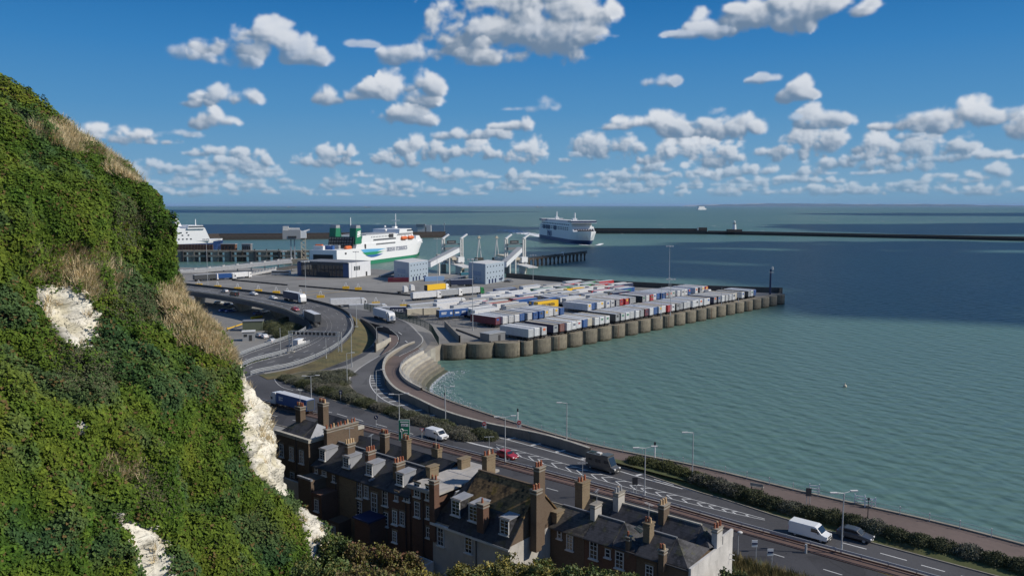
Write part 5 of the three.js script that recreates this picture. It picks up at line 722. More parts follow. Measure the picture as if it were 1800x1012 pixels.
{ const t = thing('terminal_building', 'low terminal with dark glass front and curved white end', 'building', at(613, 488.5).setY(5)), B = block(t, 'b', at(524, 484.5), at(613, 488.5), at(651, 483.5), 0, 9.4, mat([.03, .04, .055], .3), cladWhite, M.midgrey);
  const n = 13; for (let k = 0; k < n; k++) onFace(t, B.a, B.b, (k + .7) / (n + .4), 4.2, B.a.distanceTo(B.b) / n * .78, 6.8, M.glass, 'window', .22); onFace(t, B.a, B.b, .03, 4.6, 3.2, 8.4, mat([.03, .06, .16], .5), 'picture_panel', .3); onFace(t, B.a, B.b, .95, 4.6, 4.2, 8.4, mat([.04, .08, .19], .5), 'picture_panel', .3); onFace(t, B.a, B.b, .5, 1.6, 10, 3, M.dark, 'entrance', .5);
  for (const k of [.26, .36, .46]) onFace(t, B.b, B.c, k, 5.6, 1.5, 2.6, M.glass, 'window'); onFace(t, B.b, B.c, .8, 1.4, 1.6, 2.8, M.dark, 'door'); part(t, 'roof_edge', bar(V3(B.a.x, 9.6, B.a.z), V3(B.b.x, 9.6, B.b.z), 1.6, .5), M.grey); }
{ const t = thing('shipping_container', 'dark red shipping container before the farther slate blue building', 'container', at(700, 495.5), .1); part(t, 'body', bx(12.2, 2.6, 2.44, 0, 1.3, 0), boxM.maroon[0]); part(t, 'end_doors', bx(.08, 2.4, 2.3, 6.12, 1.3, 0), boxM.brown[0]); part(t, 'painted_mark', bx(4, .5, .03, -1, 1.8, 1.235), boxM.brown[0]); }
{ const t = thing('shipping_container', 'pale blue container beside the farther slate blue building', 'container', at(763, 493.5), .42); part(t, 'body', bx(12.2, 2.6, 2.44, 0, 1.3, 0), mat([.20, .32, .52], .5)); part(t, 'end_doors', bx(.08, 2.4, 2.3, -6.12, 1.3, 0), boxM.blue[0]); }
{ const t = thing('shipping_container', 'small teal container behind the nearer slate blue building', 'container', at(817, 488), .42); part(t, 'body', bx(6.1, 3.2, 2.44, 0, 1.6, 0), mat([.03, .16, .22], .5)); part(t, 'end_doors', bx(.08, 2.9, 2.3, -3.07, 1.6, 0), M.dark); }

// ───────────────────────── berth bridges ─────────────────────────
function linkspan(u, label) {
  const base = at(u, 471, 3).setY(0), t = thing('ferry_linkspan', label, 'ferry bridge', base, .55, 'white framed ferry berth bridges');
  const tower = (x, z) => { const p = part(t, 'tower', [bx(1.0, 22, .9, x - .9, 15, z), bx(1.0, 22, .9, x + .9, 15, z), ...[6, 9, 12, 15, 18, 21, 24].map(y => bx(1.8, .35, .5, x, y, z))], M.offwhite); const cap = bx(6.2, 1.1, 1.6, 0, 0, 0, 0, .55); part(p, 'cap', cap.translate(x + 2.0, 26.8, z), M.white); };
  tower(-7, -1); tower(7, 2); part(t, 'portal_beam', [bx(13, 2.0, 1.5, 0, 17.8, .5), bx(13, .8, 1.5, 0, 21, .5)], M.midgrey); part(t, 'sign_board', bx(7.5, 2.2, .3, -1.5, 22.8, 1.6), M.dark); part(t, 'painted_mark', bx(5, .7, .05, -1.5, 22.7, 1.78), M.midgrey);
  part(t, 'platform', [bx(14, .5, 6, 0, 12, -2), bx(12, .4, 6, 0, 7.5, -3)], M.grey); part(t, 'ramp', bar(V3(-2, 6.2, 14), V3(1, 8.5, -26), 7, 1.0), M.offwhite); part(t, 'ramp', bar(V3(-2, 10.5, 10), V3(1, 11.5, -24), 6, 1.4), M.cream); part(t, 'ramp_rail', [bar(V3(-5.6, 7.6, 14), V3(-2.6, 9.8, -26), .2, 1.2), bar(V3(1.6, 7.6, 14), V3(4.6, 9.8, -26), .2, 1.2)], M.offwhite); part(t, 'pier', [bx(3, 9, 3, -7, 1.5, -1), bx(3, 9, 3, 7, 1.5, 2)], M.concrete); part(t, 'approach', [bar(V3(-3, 5.4, 30), V3(-1.5, 6.4, 12), 8, .8), bx(1, 6, 8, -2, 2.4, 14)], M.offwhite); part(t, 'hoist_cabin', bx(5, 4, 4, 2, 9.8, 9), M.white);
  const far = atDepth(u + 9, 439, 548), near = at(u < 850 ? 752 : 886, 489, 5), A = V3(near.x, 13.2, near.z - 3).sub(base).applyAxisAngle(V3(0, 1, 0), -.55), Bq = far.sub(base).applyAxisAngle(V3(0, 1, 0), -.55);
  part(t, 'walkway', bar(A, Bq, 3.2, 3.2), cladWhite); part(t, 'walkway_roof', bar(A.clone().add(V3(0, 1.8, 0)), Bq.clone().add(V3(0, 1.8, 0)), 3.6, .35), M.grey); for (const k of [.35, .7]) { const p = A.clone().lerp(Bq, k); part(t, 'walkway_leg', bx(.8, p.y, .8, p.x, p.y / 2, p.z), M.offwhite); }
}
linkspan(795, 'white framed berth bridge between the two slate blue buildings'); linkspan(905, 'white framed berth bridge behind the nearer slate blue building');
for (const [u, l] of [[842, 'left'], [873, 'right']]) { const p = at(u, 457, 0), t = thing('mooring_mast', `${u < 850 ? 'A shaped lattice mast nearer the terminal' : 'A shaped lattice mast nearer the pier'} between the berth bridges`, 'mast', p, .4); part(t, 'leg', rod(V3(-2.4, -1, 0), V3(0, 20, 0), .5, .4), M.offwhite); part(t, 'leg', rod(V3(2.4, -1, 0), V3(0, 20, 0), .5, .4), M.offwhite); part(t, 'head', [bx(2.6, 1.4, 2.2, 0, 20.6, 0), bx(1.2, 1, 1.2, 0, 21.7, 0)], M.cream); part(t, 'footing', bx(7, 3, 5, 0, .8, 0), M.darkConcrete); }
{ // dark piled jetty
  const t = thing('piled_jetty', 'dark timber piled jetty reaching into the harbour', 'jetty'), a = at(927, 470, 0), b = at(1032, 457, 0), n = 15, d = b.clone().sub(a).normalize(), s = V3(-d.z, 0, d.x); part(t, 'deck', bar(V3(a.x, 6.4, a.z).addScaledVector(s, -4), V3(b.x, 6.9, b.z).addScaledVector(s, -4), 8.5, .9), M.timber);
  part(t, 'rail', bar(V3(a.x, 7.6, a.z), V3(b.x, 8.1, b.z), .15, .9), M.dark);
  for (let k = 0; k < n; k++) { const p = a.clone().lerp(b, (k + .3) / n); for (const o of [0, -8]) { const q = p.clone().addScaledVector(s, o); part(t, 'pile', [bx(1.0, 8, 1.0, 0, 3, 0), rod(V3(-2, -1, 0), V3(2, 6, 0), .28), rod(V3(2, -1, 0), V3(-2, 6, 0), .28)], M.timber, V3(q.x, 0, q.z), Math.atan2(-d.z, d.x)); } }
  for (const k of [.15, .3, .5, .66, .8, .95]) { const p = a.clone().lerp(b, k).addScaledVector(s, -4); part(t, 'bollard', merge([cy(.5, .7, 1.2), bx(1.6, .3, 1.6, 0, .1, 0)]), M.darkConcrete, V3(p.x, 6.9, p.z)); } part(t, 'cabin', bx(2, 2.6, 2, 0, 1.3, 0), M.white, V3(mix(a.x, b.x, .56), 7, mix(a.z, b.z, .56) + 3 * s.z * -1)); part(t, 'head_block', bx(5, 9, 5, 0, 3, 0), M.paleConcrete, a.clone().addScaledVector(d, -3)); }
{ // concrete trestle berth by the ferry on the left
  const t = thing('concrete_jetty', 'long concrete trestle jetty with square openings beyond the port road', 'jetty'), a = at(285, 459.5, 0), b = at(560, 459.5, 0), n = 13; part(t, 'deck', bar(V3(a.x, 9.2, a.z), V3(b.x, 9.2, b.z), 9, 1.6), M.concrete); part(t, 'beam', bar(V3(a.x, 5.2, a.z + 3), V3(b.x, 5.2, b.z + 3), 4, 1.6), M.concrete);
  for (let k = 0; k < n; k++) { const p = a.clone().lerp(b, (k + .5) / n); part(t, 'pier', [bx(4.2, 10, 8, 0, 4, 0), bx(1.2, 10.4, 9.4, 3.2, 4.2, 0)], k % 3 ? M.concrete : M.timber, V3(p.x, 0, p.z)); if (k % 2) part(t, 'fender', bx(1.6, 9, 1.6, 0, 5, 5), M.dark, V3(p.x + 4, 0, p.z)); part(t, 'bollard', cy(.4, .7, 1.2), M.dark, V3(p.x + 2, 10, p.z)); }
  const c = at(300, 459.5, 0), e = at(370, 459.5, 0), w = thing('fender_wall', 'tall brown ribbed fender wall before the white ferry', 'wall'); part(w, 'panel', bar(V3(c.x, 11.5, c.z - 6), V3(e.x, 11.5, e.z - 6), 1.5, 7), M.rust); for (let k = 0; k < 14; k++) { const p = c.clone().lerp(e, k / 13); part(w, 'rib', bx(.6, 7.4, .5, 0, 11.5, 0), M.timber, V3(p.x, 0, p.z - 5.1)); }
  for (const [u, k] of [[400, 0], [432, 1]]) { const g = thing('jetty_shed', k ? 'dark boxy shed at the end of the trestle jetty' : 'open sided brown shed on the trestle jetty', 'shed', at(u, 459.5, 0).setY(9.9)); part(g, 'wall', bx(k ? 8 : 13, 5.4, 5, 0, 2.7, -4), k ? M.midgrey : M.rust); part(g, 'roof', bx(k ? 8.6 : 13.6, .5, 5.8, 0, 5.7, -4), M.grey); for (let q = 0; q < 4; q++) part(g, 'opening', bx(k ? 1.2 : 2, 3, .2, (q - 1.5) * (k ? 1.9 : 3), 2.3, -1.45), M.black); }
}
{ // passenger tower at the first berth, with its sloping gangways
  const t = thing('berth_tower', 'grey boxed passenger tower on stilts beside the green and white ferry', 'tower', at(514, 463, 0), .2); part(t, 'cabin', bx(15, 7.6, 8, 0, 25, 0), M.grey); part(t, 'sign_board', bx(7, 1.8, .3, .5, 23, 4.2), M.dark); part(t, 'roof_cabin', [bx(4.5, 3.4, 5, -5, 30.5, 0), bx(9, 1.6, 3, 2, 30, 0)], M.offwhite); part(t, 'side_cabin', [bx(5, 6, 5, 9.6, 25, 1), bx(5, 1.2, 2, 12.5, 28.4, 1, 0, .3)], M.white);
  for (const x of [-1, 2]) part(t, 'leg', bx(1, 22, 1, x, 11, 0), M.galv); const lat = []; for (let y = 0; y < 22; y += 3.6) lat.push(rod(V3(7.6, y, 1), V3(11.4, y + 3.6, 1), .22), rod(V3(11.4, y, 1), V3(7.6, y + 3.6, 1), .22)); part(t, 'lattice_leg', [bx(.5, 22, .5, 7.6, 11, 1), bx(.5, 22, .5, 11.4, 11, 1), ...lat], M.cream); part(t, 'footing', bx(22, 5, 10, 2, 1.5, 0), M.concrete);
  const ramp = (label, a, b, w, h) => { const g = thing('gangway', label, 'gangway'); part(g, 'deck', bar(a, b, w, h), M.offwhite); const ps = []; for (let k = 0; k <= 8; k++) { const p = a.clone().lerp(b, k / 8); if (p.y > 6.5) part(g, 'leg', bx(.7, p.y - 3, .7, 0, (p.y - 3) / 2, 0), M.galv, V3(p.x, 2.5, p.z)); ps.push(bx(.25, 1.2, w + .2, p.x, p.y + h / 2 + .4, p.z)); } part(g, 'rail', [bar(a.clone().add(V3(0, h / 2 + .9, w / 2)), b.clone().add(V3(0, h / 2 + .9, w / 2)), .12, .3), ...ps], M.grey); };
  ramp('long white sloping gangway up to the berth tower', at(318, 479, 5), at(512, 458.5, 11.5), 5, 2.6); ramp('short white gangway beside the coach', at(440, 482, 5.5), at(484, 473.5, 8), 4, 1.6);
  const lp = thing('ramp_bridge', 'dark approach bridge behind the terminal', 'bridge'); part(lp, 'deck', bar(at(668, 486, 5.2), at(700, 476, 8.5), 7, 1.2), M.midgrey); part(lp, 'deck', bar(at(455, 480, 5.2), at(520, 468, 8), 8, 1.2), M.darkConcrete); part(lp, 'deck', bar(at(790, 494, 5.2), at(830, 478, 7), 7, 1.2), M.midgrey); }
// ───────────────────────── breakwaters and light ─────────────────────────
{
  const wallOf = (label, P, h, w, m, cap) => { const t = thing('breakwater', label, 'breakwater'); part(t, 'wall', wallAlong(P.map(p => V3(p.x, -3, p.z)), w, h + 3), m); part(t, 'parapet', wallAlong(side(P, -w * .35).map(p => V3(p.x, h, p.z)), w * .2, cap), m); return t; };
  const stone = mat([.085, .07, .06], .95, { map: T.concrete }), e = wallOf('long brown breakwater behind the berths with a white hut at its end', PX([[180, 427], [385, 421.5], [500, 420.5], [640, 419], [784, 417]], 0), 5.5, 14, stone, 3.5);
  const hp = at(742, 416, 0), g = thing('signal_station', 'white and dark signal station on the breakwater end', 'building', V3(hp.x, 5.5, hp.z)); part(g, 'wall', bx(14, 10, 8, 0, 5, 0), M.offwhite); part(g, 'upper_cabin', bx(14, 4, 9, -2, 12, 0), M.grey); part(g, 'annex', bx(9, 13, 8, 10, 6.5, 0), M.offwhite); part(g, 'roof', bx(15, .8, 10, -2, 14.4, 0), M.grey); const mp = at(781, 415, 0); const ms = thing('beacon_mast', 'thin beacon mast at the tip of the brown breakwater', 'mast', V3(mp.x, 5.5, mp.z)); part(ms, 'pole', cy(.6, .4, 14), M.grey); part(ms, 'lantern', bx(2, 2, 2, 0, 15, 0), M.offwhite);
  wallOf('outer breakwater, its higher dark half behind the incoming ferry', PX([[1000, 410], [1130, 410.5], [1243, 411.3]], 0), 6.5, 13, stone, 3); wallOf('outer breakwater, its long low half running out of the picture', PX([[1244, 411.4], [1285, 412], [1450, 415.5], [1659, 420], [1950, 426.5]], 0), 4.6, 13, mat([.06, .055, .052], .95, { map: T.concrete }), 1.2);
  const lp = at(1291, 412.3, 0), l = thing('lighthouse', 'small white lighthouse standing on the outer breakwater', 'lighthouse', V3(lp.x, 4.5, lp.z)); part(l, 'base', bx(24, 4.5, 12, 0, 2.25, 0), stone); part(l, 'tower', cy(3.4, 2.5, 10, 0, 4.5, 0, 16), M.white); part(l, 'gallery', cy(3.4, 3.4, .6, 0, 14.3, 0, 16), M.dark); part(l, 'lantern', cy(1.7, 1.7, 2.6, 0, 14.9, 0, 12), M.offwhite); part(l, 'dome', new THREE.SphereGeometry(1.8, 12, 8, 0, 6.3, 0, 1.57).translate(0, 17.5, 0), M.white);
  const hb = at(1235, 411.3, 0), hh = thing('breakwater_hut', 'dark hut with one pale end on the outer breakwater', 'hut', V3(hb.x, 6.5, hb.z)); part(hh, 'wall', bx(15, 5, 6, 0, 2.5, 0), stone); part(hh, 'end_wall', bx(1.2, 5.2, 6.2, -8.2, 2.6, 0), M.offwhite);
}
// far coast, low and pale
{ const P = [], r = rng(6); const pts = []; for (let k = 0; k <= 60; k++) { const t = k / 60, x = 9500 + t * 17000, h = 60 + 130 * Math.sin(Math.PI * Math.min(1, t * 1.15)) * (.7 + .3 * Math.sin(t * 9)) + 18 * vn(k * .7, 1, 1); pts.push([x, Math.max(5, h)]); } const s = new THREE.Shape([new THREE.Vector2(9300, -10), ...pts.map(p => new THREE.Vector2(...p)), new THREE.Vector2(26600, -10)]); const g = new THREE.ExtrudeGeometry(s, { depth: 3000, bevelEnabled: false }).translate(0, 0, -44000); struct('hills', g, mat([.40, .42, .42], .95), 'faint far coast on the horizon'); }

// ───────────────────────── ferries ─────────────────────────
function hull(Ln, B, deck, low, o = {}) {          // stern at x = 0, bow at x = Ln; returns geometry between two levels
  const n = 36, m = 6, pos = [], idx = [], half = (t, y) => { const f = (y - 0) / 14; const start = o.start ?? .70, end = 1 - .05 * (1 - Math.min(1, Math.max(0, f))); let w = 1; if (t > start) { const q = Math.min(1, (t - start) / (end - start)); w = Math.pow(Math.max(0, 1 - Math.pow(q, 1.7 + f * 1.1)), .9); } if (t < .06) w *= .93 + t; return B / 2 * w; };
  const yTop = t => deck + (o.sheer || 0) * sst(.75, 1, t);
  const row = (s) => { const st = pos.length / 3; for (let i = 0; i <= n; i++) { const t = i / n; for (let j = 0; j <= m; j++) { const y = mix(low, yTop(t), j / m); pos.push(t * Ln * (1 - .02 * (1 - (y + 1) / (deck + 1)) * sst(.8, 1, t)), y, s * half(t, y)); } } for (let i = 0; i < n; i++) for (let j = 0; j < m; j++) { const a = st + i * (m + 1) + j, b = a + m + 1; s > 0 ? idx.push(a, b, a + 1, a + 1, b, b + 1) : idx.push(a, a + 1, b, a + 1, b + 1, b); } return st; };
  const r = row(1), l = row(-1); for (let i = 0; i < n; i++) { const a = r + i * (m + 1) + m, b = l + i * (m + 1) + m, c = a + m + 1, d = b + m + 1; idx.push(a, c, b, b, c, d); } for (let j = 0; j < m; j++) { idx.push(r + j, r + j + 1, l + j, l + j, r + j + 1, l + j + 1); }
  const g = new THREE.BufferGeometry(); g.setAttribute('position', new THREE.Float32BufferAttribute(pos, 3)); g.setIndex(idx); const h = g.toNonIndexed(); h.computeVertexNormals(); h.setAttribute('uv', new THREE.Float32BufferAttribute(new Float32Array(h.attributes.position.count * 2), 2)); return h;
}
const shipWhite = mat([.72, .73, .74], .45), shipGlass = mat([.02, .03, .045], .3);
const raked = (x0, x1, y0, y1, w, front = 0, rear = 0) => profile([[x0, y0], [x1, y0], [x1 - front, y1], [x0 + rear, y1]], w, 0);
const rowWin = (t, x0, x1, y, z, n, w, h, dir = 1) => { const g = bx(w, h, .3); for (let k = 0; k < n; k++) part(t, 'window', g, shipGlass, V3(mix(x0, x1, n === 1 ? 0 : k / (n - 1)), y, z)); };
{ // moored ferry seen from its quarter
  const S = at(568, 471.5, 0), B = at(738, 448.5, 0), Ln = S.distanceTo(B), t = thing('ferry', 'white and green ferry moored stern on beside the terminal', 'ferry', S, heading(S, B));
  part(t, 'hull', hull(Ln, 27, 14.6, 3.2, { start: .74, sheer: 2.4 }), shipWhite); part(t, 'boot_top', hull(Ln, 26.8, 3.2, -1.5, { start: .72 }), mat([.02, .19, .10], .5));
  const sup = part(t, 'superstructure', raked(28, Ln - 30, 13.6, 18, 26.6, 4, 2), shipWhite); part(sup, 'upper_deck', raked(38, Ln - 38, 18, 24.6, 25.6, 5, 3), shipWhite); part(sup, 'bridge', raked(Ln - 72, Ln - 43, 24.6, 28.4, 27.6, 4, 1), shipWhite); part(sup, 'bridge_window', raked(Ln - 56, Ln - 43.6, 26.2, 27.6, 27.9, 1.5, 0), shipGlass);
  part(sup, 'top_deck', raked(50, Ln - 74, 24.6, 25.4, 22, 0, 0), M.grey);
  // dark glazed stern face of the superstructure
  const sf = part(sup, 'stern_glazing', bx(.6, 10.5, 23.5, 27.2, 19, 0, 0, -.28), M.dark); for (let i = 0; i < 4; i++) for (let j = 0; j < 9; j++) part(sf, 'pane', bx(.3, 1.9, 1.9, 26.2 + (i - 1.5) * .72 * 1 - .2, 15.3 + i * 2.5, -9.8 + j * 2.45, 0, -.28), M.glass);
  for (const z of [-9.6, 9.6]) { const f = part(t, 'funnel', profile([[29, 18], [40, 18], [38.6, 31.2], [31, 31.2]], 6.4, .5), M.green); part(f, 'funnel_top', profile([[31.1, 31.2], [38.5, 31.2], [37.8, 33.6], [31.8, 33.6]], 5.6), M.grey); if (z > 0) { part(f, 'emblem', profile([[-2.9, -2.6], [2.4, -1.9], [3.0, 3], [-2.4, 2.2]], .2), M.white, V3(34.6, 26.2, 3.3)); for (const [ex, ey] of [[-1.7, 1.2], [1.7, 1.9], [-1.7, -1.3], [1.6, -.6], [0, -1.5]]) part(f, 'emblem_mark', bx(.9, .6, .06), M.green, V3(34.6 + ex, 26.2 + ey, 3.43)); } f.position.z = z; }
  rowWin(t, 60, 100, 20.4, 12.9, 22, 1.2, 1.3); rowWin(t, 64, 98, 16.6, 13.35, 18, 1.2, 1.2); rowWin(t, 104, Ln - 46, 23.2, 12.9, 14, .9, .9); rowWin(t, 56, 92, 23.0, 12.9, 14, .8, .8);
  for (const x of [Ln - 62, Ln - 48]) { const b = part(t, 'lifeboat', new THREE.CapsuleGeometry(1.7, 7.5, 5, 10).rotateZ(Math.PI / 2), M.orange, V3(x, 19.9, 13.5)); part(b, 'davit', [bx(.4, 3.6, .5, -3.4, 1.4, -.4), bx(.4, 3.6, .5, 3.4, 1.4, -.4)], M.white); } part(t, 'lifeboat', new THREE.CapsuleGeometry(1.8, 6, 5, 10).rotateZ(Math.PI / 2), M.orange, V3(19, 15.6, 11.5)); part(t, 'lifeboat', new THREE.CapsuleGeometry(1.6, 5, 5, 10).rotateX(Math.PI / 2), M.orange, V3(12, 17, -11));
  part(t, 'deck_house', [bx(8, 4, 6, 12, 15.4, -11), bx(26, .4, 22, 14, 13.9, 0)], M.offwhite); part(t, 'side_recess', bx(9, 3.2, .4, 92, 23, 12.7), M.dark); part(t, 'side_door', bx(2.4, 4, .3, 44, 15.6, 13.4), M.dark); part(t, 'side_door', bx(4, 1.6, .3, 13, 11.4, 13.3), M.dark);
  part(t, 'mast', [cy(.6, .4, 22, 40, 18, 2), cy(.5, .3, 14, Ln - 52, 28.4, 0), bx(.5, .5, 8, Ln - 52, 36, 0), bx(5, 1.6, 3, Ln - 54, 29.6, 0)], M.white); part(t, 'radar_dome', [new THREE.SphereGeometry(1.4, 10, 8).translate(Ln - 80, 27.6, 4), new THREE.SphereGeometry(1, 10, 8).translate(Ln - 64, 30.5, -5)], M.white); part(t, 'stern_ramp', bar(V3(-12, 5.5, 0), V3(1, 6.5, 0), 16, .8), M.grey);
  part(t, 'stern_opening', bx(.5, 5.5, 18, -.1, 8.2, 0), M.black); part(t, 'bow_bulwark', raked(Ln - 32, Ln - 14, 13.6, 21, 20, 8, 3), shipWhite);
  part(t, 'lettering', letters('IRISH FERRIES', 3.4, 'serif_bold', .15, 1.15), mat([.09, .11, .19], .6), V3(102, 11, 13.55));
  // waves along the side in light blue, green and dark blue
  const wave = (c, y, h, x0, x1, nm) => { const s = new THREE.Shape(); s.moveTo(x0, y + h * .8); s.bezierCurveTo(x0 + 12, y + h * .9, x0 + 20, y + h * .8, x1, y + 1.4); s.bezierCurveTo(x0 + 34, y + 2.4, x0 + 24, y - h * .7, x0 + 10, y - h * .4); s.bezierCurveTo(x0 + 5, y, x0 + 3, y + h * .4, x0, y + h * .8); part(t, 'painted_wave', new THREE.ExtrudeGeometry(s, { depth: .12, bevelEnabled: false }), c, V3(0, 0, nm)); };
  wave(mat([.10, .36, .60], .5), 10.4, 3.4, 36, 86, 13.5); wave(mat([.02, .25, .11], .5), 8.4, 2.6, 39, 82, 13.56); wave(mat([.03, .12, .32], .5), 6.6, 1.8, 44, 74, 13.62);
  for (let k = 0; k < 4; k++) part(t, 'deck_lorry', bx(3, 3.6, 9, 4 + k * 4.6, 15.9, -6 + (k % 2) * 6), [boxM.white, boxM.blue, boxM.white, boxM.grey][k][0]);
}
{ // incoming ferry
  const S = at(963, 417, 0), B = at(1042, 431, 0), Ln = S.distanceTo(B) * .97, W = 30, t = thing('ferry', 'white ferry with dark blue foot steaming into the harbour', 'ferry', S, heading(S, B));
  part(t, 'hull', hull(Ln, W, 15, 5, { start: .80, sheer: 2 }), shipWhite); part(t, 'boot_top', hull(Ln, W - .3, 5, -1.5, { start: .78 }), mat([.015, .04, .14], .5)); const s = part(t, 'superstructure', raked(8, Ln - 34, 15, 22, W - .6, 6, 3), shipWhite); part(s, 'upper_deck', raked(14, Ln - 44, 22, 27, W - 3, 4, 2), shipWhite); part(s, 'top_deck', raked(30, Ln - 70, 27, 29.6, W - 12, 2, 2), M.offwhite);
  for (const x of [16, Ln - 52]) { const b = part(s, 'bridge', raked(x, x + 18, 27, 30.4, W + 4, 2, 2), shipWhite); part(b, 'bridge_window', raked(x - .4, x + 18.2, 28.2, 29.8, W + 4.4, 1, 1), mat([.012, .02, .06], .3)); }
  for (const y of [17.5, 20, 24]) for (let k = 0; k < 16; k++) part(t, 'window', bx(6, 1.5, .3), mat([.025, .05, .11], .4), V3(26 + k * (Ln - 90) / 15, y, (y > 22 ? W - 3 : W - .6) / 2 + .1)); for (const [x, w] of [[40, 14], [66, 26], [112, 14]]) part(t, 'lifeboat_recess', bx(w, 6, .5), mat([.03, .06, .13], .6), V3(x, 18.5, W / 2 + .05));
  part(t, 'lettering', letters('P&O', 8, 'serif_bold', .3, 1.2), mat([.03, .07, .19], .6), V3(78, 9.6, W / 2 + .15)); for (let k = 0; k < 8; k++) part(t, 'window', bx(.4, 2, 2.6), mat([.10, .10, .13], .4), V3(Ln - 35.6, 18.4, -12 + k * 3.4)); part(t, 'bow_recess', [bx(8, 3, 20, Ln - 26, 16.4, 0)], M.dark);
  part(t, 'mast', [cy(1.2, .7, 12, 60, 29, 0), cy(1.2, .8, 11, Ln - 82, 29, 0), bx(6, 3, 6, Ln - 84, 31, 0), bx(5, 4, 5, 62, 31, 0)], M.white);
}
{ // ferry half hidden by the cliff
  const S = at(105, 449, 0), B = at(392, 438, 0), Ln = S.distanceTo(B), W = 28, t = thing('ferry', 'white ferry with navy hull half hidden by the ivy cliff', 'ferry', S, heading(S, B)); part(t, 'hull', hull(Ln, W, 9.2, -1.5, { start: .72, sheer: 1.2 }), mat([.015, .045, .15], .5)); part(t, 'bulwark', hull(Ln * .995, W + .2, 11, 8.2, { start: .74, sheer: 1.5 }), shipWhite); const s = part(t, 'superstructure', raked(6, Ln - 20, 11, 25, W, 6, 3), shipWhite); part(s, 'upper_deck', raked(16, Ln - 52, 25, 28, W - 3, 4, 2), shipWhite); const b = part(s, 'bridge', raked(Ln - 46, Ln - 27, 24.5, 28.2, W + 4, 2, 1), shipWhite); part(b, 'bridge_window', raked(Ln - 45, Ln - 27.2, 26.0, 27.4, W + 4.3, 1, 0), shipGlass);
  for (const y of [13.4, 17.6, 20.4]) rowWin(t, Ln - 90, Ln - 46 + (20 - y) * .6, y, W / 2 + .05, y === 13.4 ? 12 : 8, 1.8, 1.3); rowWin(t, Ln - 120, Ln - 100, 18, W / 2 + .05, 5, 2, 2); rowWin(t, Ln - 100, Ln - 60, 23.4, W / 2 + .05, 22, .8, .8);
  part(t, 'mast', [profile([[Ln - 52, 27], [Ln - 46, 27], [Ln - 51, 36], [Ln - 55, 36]], 2), cy(1.6, .9, 13, Ln - 88, 28, 0), cy(.6, .4, 7, Ln - 32, 28, 3), bx(9, 4, 8, Ln - 88, 30, 0), bx(6, 1, 9, Ln - 88, 36, 0), bx(7, 2, 7, Ln - 68, 29, 0)], M.white); part(t, 'radar_dome', [new THREE.SphereGeometry(1.6, 10, 8).translate(Ln - 84, 31.5, 3), new THREE.SphereGeometry(1.6, 10, 8).translate(Ln - 78, 31.5, -2)], M.white);
}
{ const p = at(1226, 368.6, 0), g = thing('ferry', 'tiny white ferry far out near the horizon', 'ferry', p, .5); part(g, 'hull', hull(140, 30, 16, -1, {}), shipWhite); part(g, 'superstructure', raked(10, 110, 16, 38, 28, 14, 4), shipWhite); for (const [u, l] of [[505, 'pale'], [640, 'fainter'], [943, 'dark']]) { const q = at(u, 364.6, 0), h = thing('cargo_ship', `${l === 'dark' ? 'speck of a ship on the horizon above the incoming ferry' : l === 'pale' ? 'low cargo ship on the horizon above the first ferries' : 'faint cargo ship on the horizon above the green funnels'}`, 'ship', q, .3); part(h, 'hull', hull(180, 28, 14, -1, {}), M.midgrey); part(h, 'superstructure', raked(8, 30, 14, 38, 24, 2, 2), M.offwhite); } }

// ───────────────────────── street lamps, masts, signs, fences ─────────────────────────
function lamp(u, v, top, heads, label, e = 5, tall = false) {
  const p = at(u, v, e), q = hit(u, top, p, V3(0, 0, 1)), h = q.y - e, t = thing(tall ? 'light_mast' : 'street_lamp', label, tall ? 'mast' : 'lamp post', p, 0, tall ? 'tall light masts' : 'street lamps'), sc = tall ? 1.3 : 1;
  part(t, 'pole', [cy(.11 * sc, .065 * sc, h, 0, 0, 0, 8), cy(.17 * sc, .15 * sc, 1.2, 0, 0, 0, 8)], M.galv); const dir = heads === 'two' ? [-1, 1] : heads === 'left' ? [-1] : heads === 'right' ? [1] : [];
  for (const d of dir) { const a = part(t, 'arm', rod(V3(0, h - .05, 0), V3(d * 1.1, h + .12, -d * .3), .05), M.galv); part(a, 'lantern', new THREE.BoxGeometry(.95, .14, .36).translate(d * 1.45, h + .13, -d * .36), M.offwhite); }
  if (heads === 'crown') { part(t, 'head_frame', [bx(3.2, .14, .3, 0, h, 0), bx(.3, .14, 3.2, 0, h, 0)], M.galv); for (const [x, z] of [[-1.5, 0], [1.5, 0], [0, 1.5], [0, -1.5]]) part(t, 'floodlight', bx(.8, .5, .8, x, h - .2, z), M.offwhite); } return t;
}
lamp(1479.5, 973, 866, 'two', 'twin armed lamp post beside the large white panel van'); lamp(1217, 848, 760, 'left', 'single armed lamp post at the promenade hedge'); lamp(1133, 878, 787, 'two', 'twin armed lamp post beyond the brick terrace'); lamp(996, 788, 708, 'left', 'single armed lamp post at the end of the sea wall'); lamp(888, 817, 733, 'two', 'twin armed lamp post beside the red hatchback'); lamp(783, 748, 681, 'right', 'single armed lamp post on the verge above the small white van'); lamp(702, 767, 693, 'two', 'twin armed lamp post behind the green road sign'); lamp(661.5, 705, 651, 'right', 'single armed lamp post inside the slip road bend'); lamp(547, 707, 661, 'two', 'twin armed lamp post above the long blue lorry'); lamp(610, 676, 621, 'right', 'single armed lamp post on the verge beside the slip road'); lamp(618, 645, 575, 'right', 'lamp post at the foot of the embankment'); lamp(662, 612, 575, 'right', 'lamp post beside the short tan stone wall'); lamp(493, 623, 576, 'none', 'slim pole between the junction roads'); lamp(573, 632, 594, 'none', 'slim pole on the embankment behind the gantry'); lamp(626.5, 571, 527, 'right', 'lamp post at the top of the ramp bend', 8.5); lamp(1417, 972, 966, 'none', 'short pole on the kerb by the white panel van');
